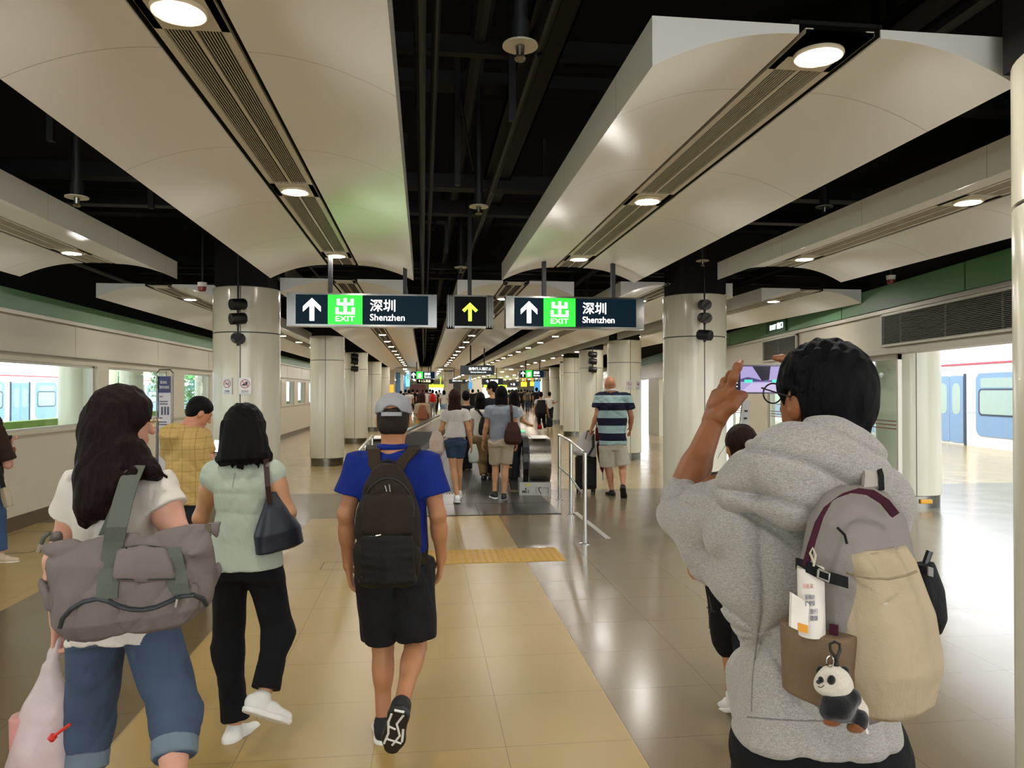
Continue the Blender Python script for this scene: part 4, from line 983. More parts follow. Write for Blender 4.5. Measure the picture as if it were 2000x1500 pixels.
# ================================================================== PEOPLE
def V3(v): return np.array(v, float)
def norm(a): return a/max(1e-9, np.linalg.norm(a))
def rotv(v, ax, ang_):
    ax = norm(ax); return v*math.cos(ang_)+np.cross(ax, v)*math.sin(ang_)+ax*(ax@v)*(1-math.cos(ang_))
def head_frame(f, up=(0, 0, 1)):
    f = norm(V3(f)); u = V3(up); r = norm(np.cross(f, u)); u = np.cross(r, f); return f, r, u
def hand(F, w, d, nrm, s=1., side=1, curl=.35, spread=.05, thumb=.6, curls=None, k=.008):
    """w wrist, d direction to the knuckles, nrm = palm normal (towards the grip), side=+1: thumb on cross(d,nrm) side"""
    w = V3(w); d = norm(V3(d)); nrm = V3(nrm); nrm = norm(nrm-d*(nrm@d)); ac = norm(np.cross(d, nrm))*side
    L = .092*s
    F.loft(w-d*.01*s, w+d*L, ac, [(0, .027*s, .02*s), (.45, .036*s, .0155*s), (.85, .041*s, .0135*s), (1.05, .036*s, .009*s)], k=.012)
    fl_ = [.072, .082, .077, .060]; pos = [.031, .0105, -.0105, -.030]; rr = [.0088, .009, .0086, .0078]
    for i in range(4):
        c = curl if curls is None else curls[i]
        p = w+d*(L*(.95 if i in (1, 2) else .9))+ac*pos[i]*s; dd = norm(d+ac*pos[i]*spread*30)
        axv = np.cross(dd, nrm); seg = [.45, .31, .24]
        P = [p]; q = dd
        for j in range(3):
            q = rotv(q, axv, c*(1. if j else .8)); P.append(P[-1]+q*fl_[i]*s*seg[j])
        r0 = rr[i]*s
        F.chain([tuple(x) for x in P], [r0*1.05, r0, r0*.93, r0*.8], k)
    tb = w+d*.022*s+ac*.026*s; t1 = norm(d*.75+ac*.75+nrm*thumb*.6)
    t2 = norm(d*.95+ac*.25+nrm*thumb*.7)
    F.chain([tuple(tb), tuple(tb+t1*.042*s), tuple(tb+t1*.042*s+t2*.03*s), tuple(tb+t1*.042*s+t2*.054*s)], [.0135*s, .0115*s, .0102*s, .008*s], k)
def skin_field(J, s=1., hands=True, feet=False, arms=1., legs=1., curlL=.35, curlR=.35, face=True):
    F = Field(.03*s)
    nk, hd = J['neck'], J['head']; f, r, u = head_frame(J['face'], J.get('hup', (0, 0, 1)))
    R = np.array([r, f, u])
    F.ell(hd+u*.028*s-f*.012*s, (.075*s, .094*s, .09*s), R)
    F.ell(hd+f*.02*s-u*.03*s, (.062*s, .07*s, .085*s), R, .03)
    F.cone(hd+f*.03*s-u*.065*s, hd+f*.06*s-u*.092*s, .042*s, .026*s, .03)
    if face:
        F.cone(hd+f*.088*s+u*.01*s, hd+f*.108*s-u*.028*s, .008*s, .0135*s, .012)
        F.ell(hd+f*.082*s-u*.06*s, (.024*s, .012*s, .011*s), R, .012)
        F.ell(hd+f*.074*s+u*.032*s, (.05*s, .018*s, .012*s), R, .02)
        for q in (-1, 1):
            F.ell(hd+f*.092*s+r*q*.031*s+u*.008*s, (.014*s, .01*s, .008*s), R, .01, sub=True)
            F.ell(hd+r*q*.076*s-f*.008*s-u*.012*s, (.010*s, .02*s, .033*s), R, .01)
            F.ell(hd+r*q*.086*s+f*.0*s-u*.008*s, (.006*s, .01*s, .016*s), R, .004, sub=True)
    F.cone(nk-(hd-nk)*.25, hd-u*.05*s-f*.015*s, .058*s, .054*s, .03)
    sL, sR, hL, hR = J['sL'], J['sR'], J['hL'], J['hR']; mid = (hL+hR)/2; ms = (sL+sR)/2
    sw = np.linalg.norm(sL-sR)/2; hw = np.linalg.norm(hL-hR)/2
    b_ = J.get('build', 1.)
    rv = norm(norm(sR-sL)+norm(hR-hL))
    F.loft(mid-(nk-mid)*.08, nk, rv, [(0, hw+.05*s, .08*s*b_), (.2, hw+.065*s, .105*s*b_), (.45, (hw+.035*s)*b_, .088*s*b_), (.75, sw*.9, .105*s*b_), (.9, sw*.86, .085*s), (1., .07*s, .055*s)], k=.04)
    F.cone(sL, sR, .052*s, .052*s, .04)
    for S, e_, w_, nm in ((sL, J['eL'], J['wL'], 'L'), (sR, J['eR'], J['wR'], 'R')):
        F.cone(S, e_, .05*s*b_**.5, .038*s, .03); F.ell(S+(e_-S)*.35, (.05*s, .05*s, .07*s))
        F.cone(e_, e_+(w_-e_)*.45, .039*s, .036*s, .02); F.cone(e_+(w_-e_)*.3, w_, .038*s, .025*s, .02)
        if hands:
            hdv = J.get('hd'+nm, w_-e_); pn = J.get('pn'+nm, (-1 if nm == 'R' else 1)*rv); sd = J.get('ts'+nm)
            if sd is None: sd = 1 if nm == 'R' else -1
            hand(F, w_, hdv, pn, s, sd, J.get('curl'+nm, curlL if nm == 'L' else curlR), thumb=J.get('th'+nm, .6), curls=J.get('curls'+nm), spread=J.get('spread'+nm, .05))
    for H_, K, A, T in ((hL, J['kL'], J['aL'], J['tL']), (hR, J['kR'], J['aR'], J['tR'])):
        F.cone(H_, K, .082*s, .052*s, .03); 
        cv = norm(K+(A-K)*.3-T*.0-K); back = -norm(T-norm(A-K)*(T@norm(A-K)))
        F.cone(K, A, .05*s, .034*s, .02); F.ell(K+(A-K)*.3+back*.018*s, (.05*s, .05*s, .1*s), frame_along(A-K), .03)
        if feet: F.cone(A+(A-K)*.0, A+norm(T)*.13*s+norm(A-K)*.03*s, .034*s, .03*s, .02)
    return F
def frame_along(v):
    z = norm(V3(v)); x = norm(np.cross(z, (0.3, 1, .1))); y = np.cross(z, x); return np.array([x, y, z])
def shirt(J, s=1., ease=.02, sleeve=.45, hem=.0, flare=0, k=.03, wr=.004, seed=1, sleeve_r=.068, neck=.0, boxy=0, low=0):
    F = Field(k); sL, sR, hL, hR, nk = J['sL'], J['sR'], J['hL'], J['hR'], J['neck']; mid = (hL+hR)/2; b_ = J.get('build', 1.)
    sw = np.linalg.norm(sL-sR)/2; hw = np.linalg.norm(hL-hR)/2; rv = norm(norm(sR-sL)+norm(hR-hL)); e = ease
    bot = mid+norm(mid-nk)*hem
    L = np.linalg.norm(nk-bot); tt = lambda z: z
    F.loft(bot, nk, rv, [(0, hw+.06*s+e+flare, (.095*s+e)*b_+flare), (.25, hw+.058*s+e+flare*.6, (.1*s+e)*b_), (.5, max(hw+.04*s, sw*.82*boxy)*b_+e, (.095*s+e)*b_), (.75, sw*.93+e*.6, (.108*s+e)*b_), (.9, sw*.86+e*.3, .088*s+e), (.985, .075*s+e*.3, .062*s+e*.2)], n=2.3, k=.02)
    F.cone(sL-(0, 0, .004), sR-(0, 0, .004), .056*s+e*.5, .056*s+e*.5, .05)
    if sleeve > 0:
        for S, E_ in ((sL, J['eL']), (sR, J['eR'])):
            d = E_-S; F.loft(S-d*.12, S+d*sleeve, np.cross(d, (0.2, .9, .1)), [(0, .056*s+e*.6, .056*s+e*.6), (.4, sleeve_r*s+e*.3, sleeve_r*s+e*.3), (1, (sleeve_r+.004)*s+e*.5, (sleeve_r+.004)*s+e*.5)], k=.03)
    if neck: F.ell(nk+norm(J['head']-nk)*.035*s, (.085*s, .08*s, .045*s), k=.01, sub=True)
    if wr: F.fx = plus(waves(seed, 9, 14, 50, wr*.9, .55, 1.5), creases(seed+1, 5, 6, 17, wr*1.3, 1.5)); F.amp = wr*4
    return F
def legs_field(J, s=1., length=1., ease=.015, k=.03, rk=.062, ra=.05, rise=.1, wr=.003, seed=2, n=2.1, rh=None):
    """length: 1 = to the ankle, .5 = to the knee"""
    F = Field(k); hL, hR = J['hL'], J['hR']; mid = (hL+hR)/2; nk = J['neck']; hw = np.linalg.norm(hL-hR)/2; rv = norm(hR-hL); b_ = J.get('build', 1.)
    up = norm(nk-mid)
    F.loft(mid-up*.05*s, mid+up*rise*s, rv, [(0, hw+.06*s+ease, (.1*s+ease)*b_), (.6, hw+.062*s+ease, (.105*s+ease)*b_), (1, hw+.045*s+ease, (.09*s+ease)*b_)], n=2.3, k=.04)
    for H_, K, A in ((hL, J['kL'], J['aL']), (hR, J['kR'], J['aR'])):
        rt = (rh or .088)*s+ease*.5
        if length <= .5:
            q = H_+(K-H_)*(length/.5); d = K-H_; F.loft(H_-d*.05, q, rv, [(0, rt, rt+.008), (1, rk*s+ease, rk*s+ease)], k=.04)
        else:
            F.cone(H_, K, rt, rk*s+ease*.6, .04); t = (length-.5)/.5; d = A-K
            F.cone(K, K+d*.12, rk*s+ease*.6, rk*s+ease*.55, .03)
            F.loft(K-d*.02, K+d*t, rv, [(0, rk*s+ease*.5, rk*s+ease*.5), (.4, (rk*.9)*s+ease*.6, rk*.98*s+ease*.6), (1, ra*s+ease*.6, ra*s+ease*.6)], k=.025)
    if wr: F.fx = plus(waves(seed, 8, 16, 50, wr*.9, .8, 1.2), creases(seed+1, 5, 8, 20, wr*1.2, 1.6)); F.amp = wr*4
    return F
def shoe(e, A, T, up, s, mat, sole, h=.006, name='shoe', high=False, stripes=None):
    """A ankle, T toe direction, up = ankle-to-shin direction"""
    T = norm(T); up = norm(up-T*(up@T)); r = np.cross(T, up); R = np.array([r, T, up]); c = A-up*.075*s
    F = Field(.02); F.loft(c-T*.07*s, c+T*.19*s, r, [(0, .030*s, .03*s), (.15, .034*s, .04*s), (.45, .034*s, .036*s, 0, -.003), (.75, .044*s, .026*s, 0, .006), (.95, .036*s, .02*s, 0, .008), (1., .022*s, .012*s, 0, .01)], k=.01)
    F.p.clear()
    F.ell(c-T*.03*s+up*.022*s, (.035*s, .05*s, .042*s), R); F.cone(c-T*.03*s+up*.01*s, c+T*.06*s+up*.012*s, .036*s, .036*s, .02); F.cone(c+T*.06*s+up*.008*s, c+T*.145*s+up*.0*s, .037*s, .03*s, .02)
    F.cone(c+up*.03*s-T*.01, A+up*(.01 if high else -.02)*s-T*.004, .037*s, .041*s, .02)
    F.plane(c-up*.018*s, up*-1)
    o = sdf_obj(name, F, h, mat, e)
    G = Field(.01); G.cone(c-T*.035*s-up*.012*s, c-T*.03*s-up*.012*s, .041*s); G.cone(c-T*.03*s-up*.012*s, c+T*.1*s-up*.012*s, .039*s, .045*s, .02); G.cone(c+T*.1*s-up*.012*s, c+T*.145*s-up*.01*s, .045*s, .034*s, .02)
    G.plane(c-up*.03*s, up*-1); G.plane(c-up*.004*s, up)
    sdf_obj('sole', G, h*.8, sole, o)
    return o
SKIN = {}
def skin_mat(col='#b98463'):
    if col in SKIN: return SKIN[col]
    t = NT('skin'); c = t.coord(); n = t.noise(14, c, 4); cc = hx(col)
    t.set(color=t.mix(n, tuple(x*.86 for x in cc), tuple(min(1, x*1.12) for x in cc)), rough=.5, spec=.35, sss=.06); t.bump(t.noise(160, c, 2), .1, .002)
    SKIN[col] = t.m; return t.m
def hair_mat(name='black_hair', a='#040405', b='#120e0d', sc=(230, 230, 9), rough=.5):
    k = ('hair', name)
    if k in _mc: return _mc[k]
    t = NT(name); c = t.coord('Object', sc); n = t.noise(1, c, 4, .6)
    t.set(color=t.mix(t.ramp(n, [(.35, 0.), (.7, 1.)]), hx(a), hx(b)), rough=max(rough, .58), spec=.09); t.bump(n, .7, .005); _mc[k] = t.m; return t.m
def hair_cap(J, s=1., r=(.086, .106, .102), down=0., k=.03, back=.012, upo=.03, nape=-.055, front=.045, amp=.002, kk=(150, 330), seed=5):
    """skull cap of hair that leaves the face, ears and neck free"""
    f, rr, u = head_frame(J['face'], J.get('hup', (0, 0, 1))); hd = J['head']; R = np.array([rr, f, u]); F = Field(k)
    F.ell(hd+u*upo*s-f*back*s, tuple(x*s for x in r), R)
    if down: F.ell(hd-f*(back+.025)*s-u*.03*s, (r[0]*s*.92, r[1]*s*.72, .1*s), R)
    F.fx = waves(seed, 10, kk[0], kk[1], amp, .3, 2.); F.amp = amp*3
    return F, (f, rr, u, hd, R)
# ================================================================== THE PEOPLE NEAR THE CAMERA
FW = V3((0, 1, 0)); RTW = V3((1, 0, 0)); UP = V3((0, 0, 1))
def P_(px, py, d): return np.array(at(px, py, d))
def PJ(d, **k):
    J = {}
    for n, v in k.items():
        if isinstance(v, tuple) and n in ('head', 'neck', 'sL', 'sR', 'eL', 'eR', 'wL', 'wR', 'hL', 'hR', 'kL', 'kR', 'aL', 'aR'): J[n] = P_(v[0], v[1], d+(v[2] if len(v) > 2 else 0))
        elif isinstance(v, tuple): J[n] = V3(v)
        else: J[n] = v
    J.setdefault('face', FW); J.setdefault('tL', FW); J.setdefault('tR', FW)
    return J
def person(J, label, group=None):
    mid = (J['aL']+J['aR'])/2; e = empty('person', (float(mid[0]), float(mid[1]), 0.0), label, 'person', group); return e
SK_TAN = skin_mat('#a87450'); SK_FAIR = skin_mat('#c4907a'); SK_MID = skin_mat('#b5845f'); SK_RED = skin_mat('#b27a5c')
HAIR = hair_mat(); HAIRB = hair_mat('brown_black_hair', '#100907', '#38201a'); HAIRS = hair_mat('cropped_hair', '#15110f', '#3a322c', (300, 300, 300))
M_wsole = plain('white_rubber_sole', '#d8d6d0', .5); M_bsole = plain('black_rubber_sole', '#121212', .5); M_wshoe = plain('white_leather', '#d4d2cc', .45); M_bshoe = plain('black_knit', '#141415', .8)
def long_hair(e, J, s, drop, w, d_, mat, h=.006, amp=.004, sway=(0, 0), seed=4, spread=1.15, tip=.55, name='hair'):
    F, (f, r, u, hd, R) = hair_cap(J, s, (.088, .106, .103), k=.03, amp=amp, seed=seed, kk=(120, 260))
    top = hd-f*.03*s+u*.02*s; b = hd-f*.045*s-UP*drop+r*sway[0]-f*sway[1]
    F.loft(tuple(top), tuple(b), r, [(0, .08*s, .085*s), (.3, w*.95, d_*1.05), (.6, w*spread, d_*.9), (.85, w*spread*.95, d_*.7), (1, w*tip, d_*.35)], k=.04)
    F.ell(hd+f*.075*s-u*.03*s, (.055*s, .04*s, .09*s), R, k=.01, sub=True)
    return sdf_obj(name, F, h, mat, e)
# ---------------------------------------------------------------- 1. man in blue polo and grey cap
def man_blue():
    J = PJ(3.5, head=(769, 817), neck=(767, 878), sL=(703, 905), sR=(833, 905), eL=(676, 1005, -.02), eR=(855, 1005, -.02), wL=(680, 1105, .05), wR=(862, 1090, .05),
           hL=(737, 1105), hR=(803, 1105), kL=(748, 1262, .08), aL=(748, 1400, .02), kR=(812, 1262, .02), aR=(785, 1372, -.28))
    J['face'] = V3((.06, 1, -.05)); toe = P_(766, 1462, 3.34); J['tR'] = toe-J['aR']; J['tL'] = V3((-.1, 1, 0)); J['build'] = 1.02
    J['hdL'] = P_(690, 1160, 3.58)-J['wL']; J['hdR'] = P_(855, 1150, 3.58)-J['wR']; J['pnL'] = RTW; J['pnR'] = -RTW; J['tsL'] = -1; J['tsR'] = 1
    e = person(J, 'man in royal blue polo, black shorts and grey cap walking with a dark backpack')
    F = skin_field(J, .98, curlL=.4, curlR=.4); sdf_obj('body', F, .0045, SK_TAN, e)
    F = shirt(J, .98, .022, .62, .01, .0, wr=.0035, seed=11, sleeve_r=.07, boxy=1.02); sdf_obj('polo_shirt', F, .006, cloth('royal_blue_pique', '#0b226e', 700), e)
    f, r, u = head_frame(J['face']); nk = J['neck']
    C = Field(.01); C.ell(nk+u*.012, (.078, .075, .03), np.array([r, f, u])); C.ell(nk+u*.045, (.062, .06, .05), np.array([r, f, u]), k=.008, sub=True); sdf_obj('collar', C, .004, cloth('royal_blue_pique', '#0b226e', 700), e)
    F = legs_field(J, .98, .44, .022, rk=.085, rise=.06, wr=.004, rh=.1); sdf_obj('shorts', F, .006, cloth('black_nylon', '#0b0c10', 500, .7), e)
    shoe(e, J['aL'], J['tL'], UP, 1.02, M_bshoe, M_wsole, .005)
    upv = norm(J['kR']-J['aR']); shoe(e, J['aR'], J['tR'], upv, 1.08, M_bshoe, M_bsole, .005)
    # pale tread lines under the lifted shoe
    T = norm(J['tR']); U_ = norm(upv-T*(upv@T)); Rr = np.cross(T, U_); c = J['aR']-U_*.081; b = MB(off(e)); 
    for pts in ([(-.028, -.05), (-.034, .0), (-.025, .06), (-.034, .12)], [(.02, -.055), (.0, 0), (.022, .06), (.0, .12)], [(-.03, .02), (.0, .03)], [(-.03, .09), (.035, .1)], [(.03, .02), (.036, .09)], [(-.02, -.07), (.02, -.07)]):
        b.tube([Vector(c+Rr*x*1.05+T*y*1.08-U_*.0315) for x, y in pts], .0055, 6)
    b.build('sole_tread', M_wsole, e)
    # cropped hair, cap
    F, (f, r, u, hd, R) = hair_cap(J, .98, (.0785, .096, .088), upo=.012, back=.016, amp=.001); F.ell(hd-f*.04-u*.04, (.066, .058, .05), R, .03); F.plane(hd-u*.075, -u); sdf_obj('hair', F, .005, HAIRS, e)
    F = Field(.02); F.ell(hd+u*.04-f*.012, (.086, .107, .082), R); F.plane(hd+u*.018-f*.012, -(u+f*.12)); F.ell(hd-f*.105+u*.022, (.042, .05, .034), R, .01, sub=True)
    F.fx = waves(3, 6, 20, 50, .0012); cap = sdf_obj('cap', F, .004, cloth('grey_cap_cotton', '#8f9094', 600, hh=None), e)
    F = Field(.02); F.ell(hd+f*.125+u*.02, (.07, .07, .012), R); sdf_obj('cap_visor', F, .004, cloth('grey_cap_cotton', '#8f9094', 600), cap)
    b = MB(off(cap))
    b.band([Vector(hd-f*(.012+.107*math.cos(a))+r*.088*math.sin(a)+u*(.018)) for a in np.linspace(-.55, .55, 9)], Vector(u)*.009, .002); b.build('cap_strap', cloth('grey_cap_cotton', '#8f9094', 600), cap)
    b = MB(off(cap)); 
    for q in (-.45, .45): p = hd+u*.085-f*(.09*math.cos(q))+r*.075*math.sin(q); b.lathe(p, [(.003, -.003), (.003, .003)], 8)
    b.build('eyelet', M_blk, cap)
    return J
JB = man_blue()
def straps(b, pts, w, th=.006): b.band([Vector(p) for p in pts], w, th)
def man_blue_pack():
    J = JB; c = lambda x, y, d: P_(x, y, d)
    e = empty('backpack', at(758, 1150, 3.3), 'dark brown backpack on the back of the man in blue', 'backpack')
    M = cloth('dark_brown_nylon', '#20170f', 500, .75); M2 = cloth('blackish_nylon', '#120e0b', 500, .7)
    F = Field(.02); a = P_(757, 1143, 3.3); t = P_(759, 905, 3.3); L = np.linalg.norm(t-a)
    F.loft(a, t, RTW, [(0, .11, .06), (.04, .14, .085), (.3, .152, .095), (.6, .143, .085), (.82, .108, .065), (.95, .07, .045), (1., .04, .03)], n=2.7)
    F.fx = plus(waves(9, 8, 12, 40, .002), creases(10, 5, 14, 34, .005)); F.amp = .014; body = sdf_obj('main_bag', F, .005, M, e)
    B = F; H = lambda pts, lift=.002: hit(B, pts, 3.3, lift)
    for nm, y0, y1, hw_ in (('lower_pocket', 1132, 1052, 46), ('upper_pocket', 1036, 975, 42)):
        G = Field(.02)
        for i in range(6):
            y = y0+(y1-y0)*i/5; q = H([(757-hw_*(1-.12*i/5), y), (757, y), (757+hw_*(1-.12*i/5), y)], .004); G.chain([np.array(v) for v in q], [.022, .03, .022], .02)
        sdf_obj(nm, G, .005, M2 if nm[0] == 'l' else M, e)
    b = MB(off(e)); b.tube(H([(757+x*48, 1046+abs(x)*3) for x in np.linspace(-1, 1, 9)], .02), .003, 6); b.build('zip', M_blk, e)
    b = MB(off(e)); b.tube(H([(758+math.sin(a_)*50, 1000-math.cos(a_)*66) for a_ in np.linspace(-1.7, 1.7, 17)], .001), .0035, 6); b.build('zip', M_blk, e)
    q = H([(744, 1011), (764, 1010)], .032); b = MB(off(e)); b.band(q, Vector((0, 0, .003)), .001); b.build('name_tab', plain('grey_tab', '#6a6458', .4), e)
    for p2 in ([(734, 1047), (744, 1045)], [(700, 1136), (708, 1125)], [(752, 948), (760, 975)], [(760, 946), (764, 972)]): b = MB(off(e)); b.tube(H(p2, .03 if p2[0][1] > 1000 else .012), .003, 6); b.build('zip_pull', M_steel, e)
    S = cloth('olive_strap', '#2a1f10', 500, .75)
    for s_ in (-1, 1):
        b = MB(off(e)); sx = 769+s_*38
        pts = [P_(757+s_*14, 932, 3.33), P_(757+s_*26, 905, 3.37), P_(768+s_*38, 880, 3.42), P_(768+s_*41, 872, 3.52), P_(768+s_*44, 885, 3.62), P_(768+s_*50, 930, 3.66), P_(768+s_*56, 1000, 3.62), P_(768+s_*60, 1070, 3.5), P_(768+s_*58, 1100, 3.38)]
        straps(b, pts, [Vector((.028, 0, 0))]*5+[Vector((.02, .01, 0))]*4, .007); b.build('shoulder_strap', S, e)
    b = MB(off(e)); b.tube([Vector(P_(757+x, 918-math.sqrt(max(0, 1-(x/20)**2))*18, 3.33)) for x in np.linspace(-20, 20, 9)], .007, 8); b.build('grab_handle', M2, e)
man_blue_pack()
# ---------------------------------------------------------------- 2. woman in sage sleeveless top
def woman_sage():
    J = PJ(3.52, head=(479, 838), neck=(476, 893), sL=(421, 925), sR=(530, 923), eL=(392, 1012, .02), eR=(563, 1002, -.02), wL=(412, 985, .25), wR=(548, 1000, .22),
           hL=(450, 1108), hR=(512, 1106), kL=(446, 1262, .04), aL=(459, 1415, .0), kR=(545, 1235, .02), aR=(517, 1353, -.12))
    J['face'] = V3((.35, .93, -.05)); J['tL'] = V3((.45, .9, 0)); J['tR'] = V3((.75, .35, -.45)); J['build'] = .95
    e = person(J, 'woman in pale sage sleeveless top and black trousers with white shoes, dark bob')
    sdf_obj('body', skin_field(J, .93, curlL=.9, curlR=.9), .0045, SK_MID, e)
    F = shirt(J, .93, .022, .0, .0, .02, wr=.0022, seed=21, boxy=1.08); 
    F.cone(J['sL']+UP*.0, J['sL']+(J['eL']-J['sL'])*.08, .058, .06, .03); F.cone(J['sR'], J['sR']+(J['eR']-J['sR'])*.08, .058, .06, .03)
    top = sdf_obj('sleeveless_top', F, .006, cloth('sage_chiffon', '#a9b3a4', 700, .8), e)
    b = MB(off(e)); b.tube(hit(F, [(461, 912), (459, 925), (456, 940), (454, 952)], 3.5, .0), .0022, 5); b.build('back_seam', plain('sage_seam', '#7f8a7d', .8), top)  # seam line in a darker sage
    F = legs_field(J, .93, .97, .014, rk=.066, ra=.062, rise=.14, wr=.003, seed=5); sdf_obj('trousers', F, .006, cloth('black_crepe', '#06070b', 500, .85), e)
    shoe(e, J['aL'], J['tL'], UP, .95, M_wshoe, M_wsole, .0045); shoe(e, J['aR'], J['tR'], J['kR']-J['aR'], .95, M_wshoe, M_wsole, .0045)
    F, (f, r, u, hd, R) = hair_cap(J, .95, (.09, .107, .103), amp=.0035, seed=7, kk=(120, 260))
    F.loft(tuple(hd-f*.02+u*.02), tuple(P_(474, 908, 3.46)), RTW, [(0, .09, .09), (.35, .102, .1), (.7, .108, .1), (.92, .112, .095), (1, .1, .08)], k=.04, n=2.2)
    for q, xx, yy in ((-1, 425, 898), (1, 528, 893)): F.cone(hd+r*q*.07-UP*.05, P_(xx, yy, 3.5), .035, .01, .03)
    F.ell(hd+f*.09-u*.03, (.06, .06, .11), R, .01, sub=True); rs_ = random.Random(2)
    for i in range(46):
        x = 424+i*2.35; y = 893+rs_.uniform(-6, 4)-abs(i-20)*.12; q = ((x-476)/54.0)**2; F.cone(P_(x, y, 3.40+.1*q), P_(x+(x-476)*.09+rs_.uniform(-4, 4), y+rs_.uniform(10, 22), 3.405+.1*q), .009, .002, .006)
    sdf_obj('hair', F, .0045, HAIR, e)
    # navy shoulder bag
    g = empty('shoulder_bag', at(548, 1085, 3.5), 'navy leather shoulder bag under the right arm of the woman in sage', 'bag')
    F = Field(.02); F.loft(P_(548, 1076, 3.46), P_(530, 962, 3.44), V3((.75, .5, .1)), [(0, .07, .02), (.05, .115, .045), (.35, .11, .055), (.75, .055, .035), (1, .02, .012)], n=2.8); F.fx = waves(4, 6, 15, 45, .003); F.amp = .01
    sdf_obj('bag_body', F, .005, plain('navy_leather', '#0d1424', .45), g)
    b = MB(off(g)); straps(b, [P_(527, 985, 3.4), P_(523, 950, 3.37), P_(520, 912, 3.4), P_(519, 893, 3.47), P_(521, 890, 3.55), P_(528, 920, 3.63)], Vector((.011, .004, 0)), .003); b.build('strap', plain('brown_leather', '#2c1410', .5), g)
    g = empty('tote_bag', at(395, 1075, 3.6), 'cream cloth bag hanging at the left side of the woman in sage', 'bag')
    F = Field(.02); F.loft(P_(402, 1090, 3.62), P_(417, 985, 3.62), V3((.5, .8, 0)), [(0, .09, .03), (.1, .11, .045), (.6, .09, .03), (1, .02, .012)], n=2.6); F.fx = waves(6, 6, 15, 45, .003); F.amp = .01; sdf_obj('bag_body', F, .006, cloth('cream_canvas', '#b5ad97'), g)
    b = MB(off(g)); straps(b, [P_(417, 985, 3.62), P_(412, 950, 3.66), P_(415, 920, 3.62)], Vector((.01, 0, 0)), .003); b.build('strap', cloth('cream_canvas', '#b5ad97'), g)
woman_sage()
